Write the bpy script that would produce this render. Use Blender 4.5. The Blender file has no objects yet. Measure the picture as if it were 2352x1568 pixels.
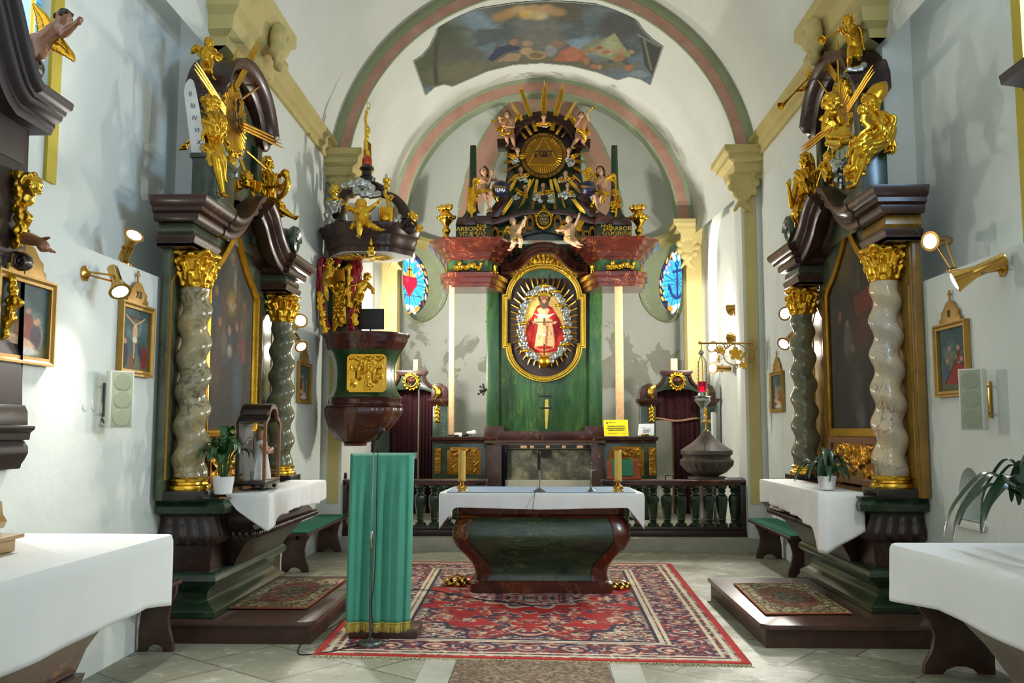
import bpy, bmesh, math, random
import numpy as np
from mathutils import Vector as V, Matrix, noise
PI = math.pi
C = bpy.context.scene.collection
random.seed(7)
FPX, CW, CH, HC = 2100.0, 2352, 1568, 1.58
PITCH = math.atan(201 / FPX)
YAW = math.atan(59 * math.cos(PITCH) / FPX)
CAM = V((0, 0, HC))
FW = V((-math.sin(YAW) * math.cos(PITCH), math.cos(YAW) * math.cos(PITCH), math.sin(PITCH)))
RT = V((math.cos(YAW), math.sin(YAW), 0))
UP = RT.cross(FW)
def ray(px, py): return FW * FPX + RT * (px - CW / 2) + UP * (CH / 2 - py)
def P(px, py, Y):
 d = ray(px, py); return CAM + d * (Y / d.y)
def PX(px, py, X):
 d = ray(px, py); return CAM + d * (X / d.x)
def PZ(px, py, Z=0.0):
 d = ray(px, py); return CAM + d * ((Z - HC) / d.z)
cam = bpy.data.cameras.new('camera'); camo = bpy.data.objects.new('camera', cam); C.objects.link(camo)
camo.location = CAM; camo.rotation_euler = (PI / 2 + PITCH, 0, YAW)
cam.sensor_width = 36; cam.lens = FPX / CW * 36; cam.clip_start = .05; cam.clip_end = 200
bpy.context.scene.camera = camo
WL = {}
def put(o, world, parent):
 C.objects.link(o); WL[o.name] = V(world)
 if parent is not None:
  o.parent = parent; o.location = V(world) - WL[parent.name]
 else: o.location = world
 return o
def tag(o, label=None, cat=None, group=None, kind=None):
 if label: o['label'] = label
 if cat: o['category'] = cat
 if group: o['group'] = group
 if kind: o['kind'] = kind
 return o
def thing(name, label, cat, loc=(0, 0, 0), group=None):
 o = bpy.data.objects.new(name, None); o.empty_display_size = .1
 put(o, loc, None); return tag(o, label, cat, group)
def kids(o): return [c for c in bpy.data.objects if c.parent == o]
def copy_tree(o, loc=None, rz=None, label=None, parent=None):
 c = o.copy(); C.objects.link(c)
 if parent is not None: c.parent = parent
 for ch in list(o.children): copy_tree(ch, parent=c)
 if loc is not None: c.location = loc; WL[c.name] = V(loc)
 if rz is not None: c.rotation_euler = (0, 0, rz)
 if label: c['label'] = label
 return c
def arc(cx, cy, rx, ry, a0, a1, n):
 return [(cx + rx * math.cos(math.radians(a0 + (a1 - a0) * i / n)), cy + ry * math.sin(math.radians(a0 + (a1 - a0) * i / n))) for i in range(n + 1)]
def spl(pts, n=6):
 """Catmull-Rom through points (tuples or vectors)"""
 p = [V(q) for q in pts]; out = []
 if len(p) < 3: return p
 for i in range(len(p) - 1):
  a, b, c, d = p[max(i - 1, 0)], p[i], p[i + 1], p[min(i + 2, len(p) - 1)]
  for k in range(n):
   t = k / n
   out.append(.5 * ((2 * b) + (c - a) * t + (2 * a - 5 * b + 4 * c - d) * t * t + (3 * b - 3 * c + d - a) * t ** 3))
 out.append(p[-1]); return out
def frame(d):
 d = V(d).normalized(); u = V((0, 0, 1)) if abs(d.z) < .9 else V((1, 0, 0))
 a = d.cross(u).normalized(); return a, a.cross(d).normalized()
class MB:
 def __init__(s): s.b = bmesh.new()
 def face(s, pts):
  try: return s.b.faces.new([s.b.verts.new(p) for p in pts])
  except Exception: return None
 def rings(s, rings, closed=True, caps=True, loop=False):
  b = s.b; R = [[b.verts.new(p) for p in r] for r in rings]; n = len(R[0])
  pairs = list(zip(R[:-1], R[1:])) + ([(R[-1], R[0])] if loop else [])
  for A, B in pairs:
   for i in range(n if closed else n - 1):
    j = (i + 1) % n
    try: b.faces.new((A[i], A[j], B[j], B[i]))
    except Exception: pass
  if caps and closed and not loop:
   for r in (R[0][::-1], R[-1]):
    try: b.faces.new(r)
    except Exception: pass
  return s
 def box(s, c, d, bev=0, M=None):
  q = bmesh.new(); bmesh.ops.create_cube(q, size=1)
  bmesh.ops.scale(q, vec=V(d), verts=q.verts)
  if bev: bmesh.ops.bevel(q, geom=q.edges[:], offset=bev, segments=2, affect='EDGES', profile=.6)
  m = Matrix.Translation(V(c)) @ (M.to_4x4() if M else Matrix())
  return s.add(q, m)
 def add(s, q, m=None):
  mp = {}
  for v in q.verts: mp[v] = s.b.verts.new(m @ v.co if m else v.co)
  for f in q.faces:
   try: s.b.faces.new([mp[v] for v in f.verts])
   except Exception: pass
  q.free(); return s
 def prism(s, pts, vec, bev=0):
  q = bmesh.new(); vs = [q.verts.new(V(p)) for p in pts]; f = q.faces.new(vs)
  r = bmesh.ops.extrude_face_region(q, geom=[f]); nv = [g for g in r['geom'] if isinstance(g, bmesh.types.BMVert)]
  bmesh.ops.translate(q, vec=V(vec), verts=nv)
  bmesh.ops.recalc_face_normals(q, faces=q.faces)
  if bev:
   ed = [e for e in q.edges if len(e.link_faces) == 2 and e.calc_face_angle(0) > .5]
   bmesh.ops.bevel(q, geom=ed, offset=bev, segments=2, affect='EDGES', profile=.6)
  return s.add(q)
 def tube(s, pts, r, seg=8, caps=True, flat=1.0):
  pts = [V(p) for p in pts]; n = len(pts); rs = r if isinstance(r, (list, tuple)) else [r] * n
  if len(rs) != n: rs = [rs[0] + (rs[-1] - rs[0]) * i / max(n - 1, 1) for i in range(n)] if len(rs) == 2 else [float(np.interp(i / max(n - 1, 1), np.linspace(0, 1, len(rs)), rs)) for i in range(n)]
  rings = []; u = None
  for i in range(n):
   t = (pts[min(i + 1, n - 1)] - pts[max(i - 1, 0)])
   if t.length < 1e-9: t = V((0, 0, 1))
   t.normalize()
   if u is None: u = frame(t)[0]
   u = (u - t * u.dot(t))
   if u.length < 1e-6: u = frame(t)[0]
   u.normalize(); w = t.cross(u)
   rings.append([pts[i] + (u * math.cos(a) + w * math.sin(a) * flat) * rs[i] for a in [2 * PI * k / seg for k in range(seg)]])
  return s.rings(rings, True, caps)
 def cap(s, a, b, ra, rb, seg=10):
  """closed tapered capsule"""
  a, b = V(a), V(b); d = (b - a); L = d.length
  if L < 1e-6: d = V((0, 0, 1)); L = 1e-6
  d = d.normalized(); pts = []; rs = []
  for i in range(5):
   t = PI / 2 * (1 - i / 4) ; pts.append(a - d * ra * math.sin(t)); rs.append(max(ra * math.cos(t), 1e-4))
  for i in range(5):
   t = PI / 2 * i / 4; pts.append(b + d * rb * math.sin(t)); rs.append(max(rb * math.cos(t), 1e-4))
  u, w = frame(d)
  return s.rings([[p + (u * math.cos(2 * PI * k / seg) + w * math.sin(2 * PI * k / seg)) * r for k in range(seg)] for p, r in zip(pts, rs)])
 def limb(s, pts, rs, seg=10):
  for i in range(len(pts) - 1): s.cap(pts[i], pts[i + 1], rs[i], rs[i + 1], seg)
  return s
 def ball(s, c, r, M=None, seg=12):
  q = bmesh.new(); bmesh.ops.create_uvsphere(q, u_segments=seg, v_segments=max(6, seg * 2 // 3), radius=1)
  r = V((r, r, r)) if not hasattr(r, '__len__') else V(r)
  m = Matrix.Translation(V(c)) @ (M.to_4x4() if M else Matrix()) @ Matrix.Diagonal((*r, 1))
  return s.add(q, m)
 def lathe(s, prof, c, seg=24, fn=None, axis=None):
  c = V(c); A = V(axis).normalized() if axis else V((0, 0, 1)); u, w = (V((1, 0, 0)), V((0, 1, 0))) if not axis else frame(A)
  rings = []
  for r, z in prof:
   rings.append([c + A * z + (u * math.cos(a) + w * math.sin(a)) * max(1e-4, r * (fn(a, z) if fn else 1)) for a in [2 * PI * k / seg for k in range(seg)]])
  return s.rings(rings)
 def sweep(s, path, prof, N, loop=False, caps=True):
  """profile (a along N, b along the in-plane perpendicular) along a planar path, mitred"""
  N = V(N).normalized(); p = [V(q) for q in path]; n = len(p); rings = []
  for i in range(n):
   e1 = (p[i] - p[i - 1]) if (i > 0 or loop) else (p[1] - p[0])
   e2 = (p[(i + 1) % n] - p[i]) if (i < n - 1 or loop) else e1
   k1 = N.cross(e1.normalized()); k2 = N.cross(e2.normalized()); m = k1 + k2
   if m.length < 1e-6: m = k1.copy()
   m.normalize(); m = m / max(.35, m.dot(k1))
   rings.append([p[i] + N * a + m * b for a, b in prof])
  return s.rings(rings, True, caps, loop)
 def grid(s, pts):
  b = s.b; R = [[b.verts.new(p) for p in r] for r in pts]
  for A, B in zip(R[:-1], R[1:]):
   for i in range(len(A) - 1): b.faces.new((A[i], A[i + 1], B[i + 1], B[i]))
  return s
 def build(s, name, m, parent=None, sm=35, org=None, mods=(), recalc=True):
  b = s.b
  if recalc: bmesh.ops.recalc_face_normals(b, faces=b.faces)
  if org is None:
   cs = np.array([v.co[:] for v in b.verts]) if len(b.verts) else np.zeros((1, 3))
   lo, hi = cs.min(0), cs.max(0); org = V(((lo[0] + hi[0]) / 2, (lo[1] + hi[1]) / 2, lo[2]))
  org = V(org); bmesh.ops.translate(b, vec=-org, verts=b.verts)
  me = bpy.data.meshes.new(name); b.to_mesh(me); b.free()
  if m: me.materials.append(m)
  if sm:
   me.polygons.foreach_set('use_smooth', [True] * len(me.polygons))
   if sm < 180: me.set_sharp_from_angle(angle=math.radians(sm))
  o = bpy.data.objects.new(name, me); put(o, org, parent)
  for k in mods: k(o)
  return o
def remesh(vox, it=3, fac=.5):
 def f(o):
  r = o.modifiers.new('remesh', 'REMESH'); r.mode = 'VOXEL'; r.voxel_size = vox; r.use_smooth_shade = True
  if it:
   q = o.modifiers.new('smooth', 'SMOOTH'); q.iterations = it; q.factor = fac
 return f
def subsurf(n=1):
 def f(o): q = o.modifiers.new('sub', 'SUBSURF'); q.levels = n; q.render_levels = n
 return f
def solid(t, off=0):
 def f(o): q = o.modifiers.new('solid', 'SOLIDIFY'); q.thickness = t; q.offset = off
 return f
_tc = {}
def text_bm(txt, ext=.02):
 k = (txt, ext)
 if k not in _tc:
  cu = bpy.data.curves.new('t', 'FONT'); cu.body = txt; cu.size = 1; cu.extrude = ext; cu.align_x = 'CENTER'; cu.resolution_u = 3
  o = bpy.data.objects.new('t', cu); C.objects.link(o); dg = bpy.context.evaluated_depsgraph_get()
  me = bpy.data.meshes.new_from_object(o.evaluated_get(dg)); bpy.data.objects.remove(o); _tc[k] = me
 q = bmesh.new(); q.from_mesh(_tc[k]); return q
def letter(mb, txt, c, ux, uy, size, ext=.02, wide=1.0):
 """text centred at c (vertical middle of capitals), ux right, uy up"""
 ux, uy = V(ux).normalized(), V(uy).normalized(); n = ux.cross(uy)
 M = Matrix((ux, uy, n)).transposed().to_4x4(); M = Matrix.Translation(V(c)) @ M @ Matrix.Diagonal((size * wide, size, size, 1)) @ Matrix.Translation((0, -.36, 0))
 mb.add(text_bm(txt, ext), M)
def lin(c):
 if isinstance(c, str): c = [int(c[i:i + 2], 16) for i in (0, 2, 4)]
 c = [x / 255 for x in c]; return [x / 12.92 if x <= .04045 else ((x + .055) / 1.055) ** 2.4 for x in c]
class NT:
 def __init__(s, name):
  s.m = bpy.data.materials.new(name); s.m.use_nodes = True; s.t = s.m.node_tree; s.n = s.t.nodes
  s.bs = s.n['Principled BSDF']; s.tc = s.n.new('ShaderNodeTexCoord')
  s.co = s.tc.outputs['Object']; s.geo = None
 def pos(s):
  g = s.n.new('ShaderNodeNewGeometry'); return g.outputs['Position']
 def link(s, a, b): s.t.links.new(a, b)
 def set(s, k, v):
  i = s.bs.inputs[k]
  if hasattr(v, 'is_linked') or hasattr(v, 'links'): s.link(v, i)
  else: i.default_value = (*v, 1) if (hasattr(v, '__len__') and len(v) == 3 and i.type == 'RGBA') else v
 def map(s, co, sc=(1, 1, 1), rot=(0, 0, 0)):
  n = s.n.new('ShaderNodeMapping'); n.inputs['Scale'].default_value = sc; n.inputs['Rotation'].default_value = rot; s.link(co, n.inputs['Vector']); return n.outputs[0]
 def noise(s, co, sc, det=4, rough=.55, dist=0):
  n = s.n.new('ShaderNodeTexNoise'); s.link(co, n.inputs['Vector']); n.inputs['Scale'].default_value = sc; n.inputs['Detail'].default_value = det
  n.inputs['Roughness'].default_value = rough; n.inputs['Distortion'].default_value = dist; return n.outputs['Fac']
 def ramp(s, f, stops):
  n = s.n.new('ShaderNodeValToRGB'); s.link(f, n.inputs['Fac']); e = n.color_ramp.elements
  while len(e) < len(stops): e.new(.5)
  for k, (p, c) in zip(e, stops): k.position = p; k.color = (*(lin(c) if not isinstance(c, float) else [c] * 3), 1)
  return n.outputs['Color']
 def mix(s, f, a, b, mode='MIX'):
  n = s.n.new('ShaderNodeMix'); n.data_type = 'RGBA'; n.blend_type = mode
  for k, v in (('Factor', f), ('A', a), ('B', b)):
   i = [x for x in n.inputs if x.name == k and (x.type == 'RGBA' or k == 'Factor' and x.type == 'VALUE')][0]
   if hasattr(v, 'links'): s.link(v, i)
   else: i.default_value = v if k == 'Factor' else (*v, 1)
  return [x for x in n.outputs if x.type == 'RGBA'][0]
 def math(s, op, a, b=0.0):
  n = s.n.new('ShaderNodeMath'); n.operation = op
  for i, v in enumerate((a, b)):
   if hasattr(v, 'links'): s.link(v, n.inputs[i])
   else: n.inputs[i].default_value = v
  return n.outputs[0]
 def bump(s, h, st=.3, d=.01):
  n = s.n.new('ShaderNodeBump'); n.inputs['Strength'].default_value = st; n.inputs['Distance'].default_value = d; s.link(h, n.inputs['Height']); s.link(n.outputs[0], s.bs.inputs['Normal'])
M = {}
def m_plain(k, c, rough=.5, metal=0, var=.12, sc=6, bump=0, bsc=30, coat=0, c2=None, st=.35):
 t = NT(k); c = lin(c); d = lin(c2) if c2 else [x * (1 - var) for x in c]
 co = t.pos(); f = t.noise(co, sc, 5, .6)
 t.set('Base Color', t.mix(t.math('MULTIPLY', t.math('SUBTRACT', f, .3), 2.2), c, d))
 t.set('Roughness', rough); t.set('Metallic', metal)
 if coat: t.set('Coat Weight', coat)
 if bump: t.bump(t.noise(co, bsc, 4, .6), st, bump)
 M[k] = t.m; return t.m
def m_marble(k, base, dark, vein, sc=3, vsc=2.2, rough=.25, vw=.03, coat=.3, streak=(1, 1, 1), vmix=.8):
 t = NT(k); co = t.pos(); cs = t.map(co, streak)
 f = t.noise(cs, sc, 6, .65, .6)
 col = t.mix(t.ramp(f, [(.3, 0.0), (.7, 1.0)]), lin(dark), lin(base))
 v = t.noise(cs, vsc, 5, .6, 1.4)
 a = t.math('ABSOLUTE', t.math('SUBTRACT', v, .5))
 k2 = t.ramp(a, [(0, 1.0), (vw, 0.0)])
 g = t.ramp(t.noise(co, sc * .7, 2), [(.45, 0.0), (.6, 1.0)])
 kk = t.math('MULTIPLY', t.math('MULTIPLY', k2, g), vmix)
 t.set('Base Color', t.mix(kk, col, lin(vein))); t.set('Roughness', rough); t.set('Coat Weight', coat); t.set('Coat Roughness', .15)
 M[k] = t.m; return t.m
def m_attr(k, rough=.5, emit=0, coat=0):
 t = NT(k); a = t.n.new('ShaderNodeVertexColor'); a.layer_name = 'Col'; t.set('Base Color', a.outputs['Color']); t.set('Roughness', rough)
 if coat: t.set('Coat Weight', coat); t.set('Coat Roughness', .1)
 if emit: t.link(a.outputs['Color'], t.bs.inputs['Emission Color']); t.set('Emission Strength', emit)
 M[k] = t.m; return t.m
def m_emit(k, c, st):
 t = NT(k); t.set('Base Color', lin(c)); t.set('Emission Color', (*lin(c), 1)); t.set('Emission Strength', st); M[k] = t.m; return t.m
m_plain('gold', (240, 192, 62), .26, 1, sc=9, c2=(205, 146, 34), bump=.006, bsc=60)
m_plain('gold_bright', (250, 208, 84), .24, 1, sc=9, c2=(226, 174, 52), bump=.004, bsc=50)
m_plain('gold_matte', (168, 122, 40), .42, .75, sc=7, c2=(130, 88, 26), bump=.004, bsc=70)
m_plain('brass', (222, 178, 92), .2, 1, sc=5, c2=(190, 140, 64))
m_plain('silver', (205, 208, 205), .22, 1, sc=8, c2=(165, 170, 165), bump=.005, bsc=40)
m_plain('steel', (170, 170, 165), .28, 1)
m_plain('dull_metal', (110, 112, 105), .4, .9)
m_plain('skin', (208, 160, 122), .42, sc=10, c2=(186, 132, 98), coat=.2)
m_plain('skin_dark', (165, 112, 74), .42, sc=10, c2=(135, 88, 58), coat=.2)
m_plain('hair', (48, 32, 20), .5, sc=30)
m_plain('white_paint', (226, 226, 220), .4, sc=4)
m_plain('plaster_white', (224, 226, 218), .85, sc=.8, c2=(208, 212, 202), bump=.003, bsc=14)
m_plain('ochre', (206, 190, 128), .75, sc=2, c2=(186, 168, 104), bump=.002, bsc=20)
m_plain('ochre_strong', (196, 176, 60), .75, sc=2, c2=(170, 150, 50))
m_plain('pink', (200, 158, 138), .8, sc=4, c2=(178, 130, 112), bump=.002, bsc=20)
m_plain('olive', (156, 164, 128), .8, sc=3, c2=(140, 148, 112))
m_plain('sage', (168, 180, 150), .8, sc=3, c2=(150, 162, 132))
m_plain('black', (18, 18, 18), .45)
m_plain('black_wood', (22, 18, 15), .35, sc=12, c2=(34, 26, 20), coat=.3)
m_plain('fir', (205, 170, 125), .6, sc=14, c2=(180, 140, 98))
m_plain('cloth_white', (232, 233, 228), .85, sc=3, c2=(222, 224, 220), bump=.001, bsc=120)
m_plain('blue_sheen', (158, 182, 210), .4, sc=5, c2=(146, 172, 204))  # altar cover sheet: blue window reflection put into the base colour
m_plain('cloth_green', (78, 160, 134), .75, sc=5, c2=(68, 148, 122), bump=.001, bsc=160)
m_plain('felt_green', (16, 110, 82), .95, sc=8, c2=(12, 98, 72), bump=.001, bsc=200)
m_plain('fringe', (206, 186, 84), .7, sc=40, c2=(160, 140, 60))
m_plain('candle', (214, 178, 86), .45, sc=3, c2=(204, 166, 74))
m_plain('wax_white', (228, 228, 220), .4)
m_plain('paper_yellow', (248, 226, 20), .6, var=.02)
m_plain('paper_white', (222, 226, 230), .6, var=.03)
m_plain('ink', (30, 28, 22), .7)
m_plain('red_print', (150, 40, 36), .7)
m_plain('orange_wood', (186, 88, 30), .4, sc=9, c2=(160, 70, 22), coat=.3)
m_plain('book_green', (62, 142, 112), .6, var=.06)
m_plain('curtain', (58, 8, 20), .95, sc=8, c2=(40, 4, 14))
m_plain('red_drape', (176, 22, 34), .3, .35, sc=6, c2=(130, 10, 26), coat=.5)
m_plain('red_enamel', (196, 60, 28), .25, .3, coat=.6)
m_plain('navy', (22, 36, 78), .35, sc=8, c2=(14, 24, 54), coat=.4)
m_plain('pot_white', (232, 234, 230), .3, coat=.4)
m_plain('leaf', (38, 92, 34), .38, sc=14, c2=(24, 66, 24), coat=.25)
m_plain('leaf_dark', (28, 66, 34), .38, sc=14, c2=(18, 46, 24), coat=.25)
m_plain('soil', (50, 38, 28), .95, sc=50)
m_plain('speaker_cream', (222, 224, 208), .5, sc=3)
m_plain('speaker_grille', (176, 182, 156), .7, sc=200, c2=(150, 158, 130))
m_plain('blue_plastic', (90, 150, 200), .25, coat=.4)
m_plain('stone', (150, 150, 138), .85, sc=5, c2=(112, 112, 100), bump=.006, bsc=16)
m_plain('step_stone', (186, 184, 168), .75, sc=4, c2=(160, 158, 142), bump=.003, bsc=20)
m_plain('font_stone', (92, 82, 74), .45, sc=8, c2=(66, 58, 52), coat=.15, bump=.002)
m_plain('frame_gold', (178, 140, 64), .45, .45, sc=6, c2=(150, 112, 44), bump=.002, bsc=40)
m_plain('relief_gold', (196, 144, 44), .3, .95, sc=8, c2=(150, 100, 26), bump=.004, bsc=50)
m_marble('red_marble', (86, 34, 22), (48, 18, 13), (190, 120, 80), 3.5, 2.6, .22, .012, .5, vmix=.75)
m_marble('brown_marble', (66, 31, 21), (36, 19, 14), (150, 110, 70), 3, 2.2, .36, .012, .12, vmix=.7)
m_marble('dark_marble', (56, 34, 26), (28, 19, 16), (120, 92, 70), 3, 2, .38, .01, .15, vmix=.6)
m_marble('green_marble', (48, 86, 46), (24, 52, 30), (110, 122, 46), 3, 1.5, .28, .03, .35, (2.5, 2.5, .6), .35)
m_marble('green_dark', (42, 66, 44), (20, 34, 24), (120, 136, 84), 5, 3.5, .28, .012, .4, (1, 1, 2.2), .6)
m_marble('green_grey', (88, 96, 70), (56, 62, 46), (130, 126, 84), 4, 3, .35, .02, .3, vmix=.5)
m_marble('altar_green', (56, 78, 52), (20, 30, 24), (110, 122, 72), 3.2, 5, .34, .03, .2, (.8, .8, 3), .7)
m_marble('column_pale', (216, 192, 150), (184, 176, 158), (96, 78, 60), 3.6, 4.6, .2, .03, .4, vmix=.75)
m_marble('column_grey', (186, 164, 116), (132, 130, 104), (56, 50, 42), 3.6, 5.5, .2, .05, .5, vmix=.75)
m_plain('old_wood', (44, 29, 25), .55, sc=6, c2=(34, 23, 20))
m_marble('column_dark', (132, 128, 94), (86, 90, 68), (52, 48, 40), 3.2, 4, .25, .03, .4, vmix=.7)
m_marble('ochre_marble', (170, 126, 44), (122, 92, 36), (80, 52, 22), 3, 3, .35, .02, .3, vmix=.5)
m_marble('orange_marble', (188, 104, 56), (150, 70, 40), (226, 180, 120), 5, 4, .25, .02, .4)
m_marble('wing_marble', (96, 40, 22), (46, 24, 16), (170, 112, 50), 3.5, 3, .3, .03, .35, vmix=.55)
def m_wood(k, a, b, rough=.4, coat=.2, sc=2):
 t = NT(k); co = t.pos(); f = t.noise(t.map(co, (sc, sc * 7, sc * 1.2)), 3, 6, .6, .5)
 t.set('Base Color', t.ramp(f, [(.3, a), (.7, b)])); t.set('Roughness', rough); t.set('Coat Weight', coat); t.bump(f, .15, .004); M[k] = t.m
m_wood('dark_wood', (48, 30, 22), (76, 48, 34))
m_wood('bench_wood', (58, 36, 28), (84, 54, 42), .45)
m_wood('platform_wood', (66, 46, 38), (96, 70, 58), .35, .35)
m_wood('frame_wood', (104, 62, 30), (140, 88, 44), .4)
m_attr('paint', .55); M['paint'].node_tree.nodes['Principled BSDF'].inputs['Specular IOR Level'].default_value = .2; m_attr('rug', .95); m_attr('fresco', .85); m_attr('glass_lit', .3, 1.0)
t = NT('clear_glass'); mx = t.n.new('ShaderNodeMixShader'); tr = t.n.new('ShaderNodeBsdfTransparent'); gl = t.n.new('ShaderNodeBsdfGlossy'); gl.inputs['Roughness'].default_value = .03; mx.inputs[0].default_value = .07
t.link(tr.outputs[0], mx.inputs[1]); t.link(gl.outputs[0], mx.inputs[2]); t.link(mx.outputs[0], t.n['Material Output'].inputs['Surface']); M['clear_glass'] = t.m
t = NT('red_glass'); t.set('Base Color', lin((170, 20, 50))); t.set('Roughness', .08); t.set('Transmission Weight', .6); t.set('Emission Color', (*lin((255, 20, 90)), 1)); t.set('Emission Strength', .06); M['red_glass'] = t.m
m_emit('lamp_glow', (255, 248, 230), 30)
m_emit('flame_glow', (255, 30, 110), 6)
class Canvas:
 """colours per grid vertex, painted in normalised u (right), v (down)"""
 def __init__(s, w, h, col):
  s.w, s.h = w, h; s.u, s.v = np.meshgrid((np.arange(w)) / (w - 1), (np.arange(h)) / (h - 1))
  s.c = np.tile(np.array(col, float), (h, w, 1)); s.asp = 1.0; s.rng = np.random.default_rng(3)
 def over(s, m, col): m = np.clip(m, 0, 1)[..., None]; s.c = s.c * (1 - m) + np.array(col, float) * m; return s
 def ell(s, cx, cy, rx, ry, col, soft=.15, rot=0, a=1):
  x, y = s.u - cx, s.v - cy; c, d = math.cos(rot), math.sin(rot); xx, yy = x * c + y * d, -x * d + y * c
  q = np.sqrt((xx / rx) ** 2 + (yy / ry) ** 2); return s.over(a * np.clip((1 - q) / max(soft, 1e-3) + .5, 0, 1), col)
 def poly(s, pts, col, a=1):
  ins = np.zeros(s.u.shape, bool); n = len(pts)
  for i in range(n):
   x1, y1 = pts[i]; x2, y2 = pts[(i + 1) % n]
   if y1 == y2: continue
   k = ((s.v < y1) != (s.v < y2)) & (s.u < (x2 - x1) * (s.v - y1) / (y2 - y1) + x1); ins ^= k
  return s.over(a * ins, col)
 def line(s, pts, w, col, a=1):
  for (x1, y1), (x2, y2) in zip(pts[:-1], pts[1:]):
   dx, dy = x2 - x1, y2 - y1; L = dx * dx + dy * dy + 1e-12; t = np.clip(((s.u - x1) * dx + (s.v - y1) * dy) / L, 0, 1)
   d = np.hypot(s.u - x1 - t * dx, (s.v - y1 - t * dy) * s.asp); s.over(a * np.clip((w - d) / (w * .5) , 0, 1), col)
  return s
 def fbm(s, fu, fv, seed=0, oct=4):
  r = np.random.default_rng(seed); out = np.zeros(s.u.shape); amp = 1; tot = 0
  for o in range(oct):
   nu, nv = max(2, int(fu * 2 ** o) + 2), max(2, int(fv * 2 ** o) + 2); g = r.random((nv + 1, nu + 1))
   x, y = s.u * (nu - 1), s.v * (nv - 1); i, j = x.astype(int), y.astype(int); a, b = x - i, y - j; a = a * a * (3 - 2 * a); b = b * b * (3 - 2 * b)
   out += amp * ((g[j, i] * (1 - a) + g[j, i + 1] * a) * (1 - b) + (g[j + 1, i] * (1 - a) + g[j + 1, i + 1] * a) * b); tot += amp; amp *= .55
  return out / tot
 def blotch(s, col, thr, fu=4, fv=4, seed=0, soft=.1, a=1): return s.over(a * np.clip((s.fbm(fu, fv, seed) - thr) / soft, 0, 1), col)
 def grain(s, amt, seed=1):
  s.c = s.c * (1 + amt * (s.fbm(40, 40, seed, 2)[..., None] - .5) * 2); return s
def paint_mesh(name, cv, pos, m, parent=None, mask=None, thick=None):
 """pos: (h,w,3) array of vertex positions"""
 h, w = cv.h, cv.w; co = np.asarray(pos, float).reshape(-1, 3)
 idx = np.arange(h * w).reshape(h, w); q = np.stack([idx[:-1, :-1], idx[1:, :-1], idx[1:, 1:], idx[:-1, 1:]], -1).reshape(-1, 4)
 if mask is not None:
  mk = (mask[:-1, :-1] & mask[1:, :-1] & mask[1:, 1:] & mask[:-1, 1:]).reshape(-1); q = q[mk]
 col = np.clip(cv.c.reshape(-1, 3), 0, 255) / 255; col = np.where(col <= .04045, col / 12.92, ((col + .055) / 1.055) ** 2.4)
 if mask is not None:
  used = np.zeros(h * w, bool); used[q.ravel()] = True; re = np.cumsum(used) - 1; co = co[used]; col = col[used]; q = re[q]
 org = co.mean(0); me = bpy.data.meshes.new(name); n = len(co); f = len(q)
 me.vertices.add(n); me.vertices.foreach_set('co', (co - org).ravel()); me.loops.add(f * 4); me.loops.foreach_set('vertex_index', q.ravel().astype(np.int32))
 me.polygons.add(f); me.polygons.foreach_set('loop_start', np.arange(f, dtype=np.int32) * 4)
 me.update(calc_edges=True); me.validate()
 a = me.color_attributes.new('Col', 'FLOAT_COLOR', 'POINT'); a.data.foreach_set('color', np.concatenate([col, np.ones((n, 1))], 1).ravel().astype(np.float32))
 me.polygons.foreach_set('use_smooth', [True] * f); me.materials.append(m)
 o = bpy.data.objects.new(name, me); put(o, org, parent)
 if thick: solid(thick)(o)
 return o
def quad_pos(cv, tl, tr, bl, br):
 u, v = cv.u[..., None], cv.v[..., None]; a = [np.array(x, float) for x in (tl, tr, bl, br)]
 return (a[0] * (1 - u) + a[1] * u) * (1 - v) + (a[2] * (1 - u) + a[3] * u) * v
X0 = .07; XL, XR = -2.88, 3.02; YA, YB = 12.3, 16.4
R1o, R1i, Z1 = 2.905, 2.69, 4.98
R2o, R2i, Z2 = 2.77, 2.47, 5.28
XN = .12                                            # axis of the high altar
def st(o): return tag(o, kind='structure')
def cloudy_wall(k, a, b, stain=None):
 t = NT(k); co = t.pos(); f = t.noise(co, .7, 5, .6); col = t.mix(t.ramp(f, [(.35, 0.0), (.7, 1.0)]), lin(a), lin(b))
 g = t.ramp(t.noise(t.map(co, (1, 1, .45)), 2.2, 6, .65), [(.56, 0.0), (.72, 1.0)])
 col = t.mix(t.math('MULTIPLY', g, .35), col, lin((178, 184, 172)))
 if stain:
  sx = t.n.new('ShaderNodeSeparateXYZ'); t.link(co, sx.inputs[0]); zz = t.math('ABSOLUTE', t.math('SUBTRACT', sx.outputs['Z'], 2.75)); sh = t.math('SUBTRACT', t.noise(t.map(co, (1, 1, 1)), 1.3, 6, .6, .5), t.math('MULTIPLY', zz, .16))
  col = t.mix(t.ramp(sh, [(.475, 0.0), (.5, 1.0)]), col, t.mix(t.noise(co, 7, 5), lin(stain), lin((182, 182, 168))))
 t.set('Base Color', col); t.set('Roughness', .9); t.bump(t.noise(co, 9, 5, .6), .25, .012); M[k] = t.m
cloudy_wall('wall_paint', (224, 229, 222), (210, 216, 208)); cloudy_wall('apse_paint', (212, 216, 206), (196, 200, 190), (150, 152, 140))
t = NT('floor_stone'); co = t.pos(); c2 = t.map(co, (1, 1, 1), (0, 0, math.radians(38)))
br = t.n.new('ShaderNodeTexBrick'); t.link(c2, br.inputs['Vector']); br.offset = .35
for k, v in (('Scale', 1.0), ('Mortar Size', .008), ('Mortar Smooth', .3), ('Brick Width', .78), ('Row Height', .6), ('Bias', -.1)): br.inputs[k].default_value = v
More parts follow.
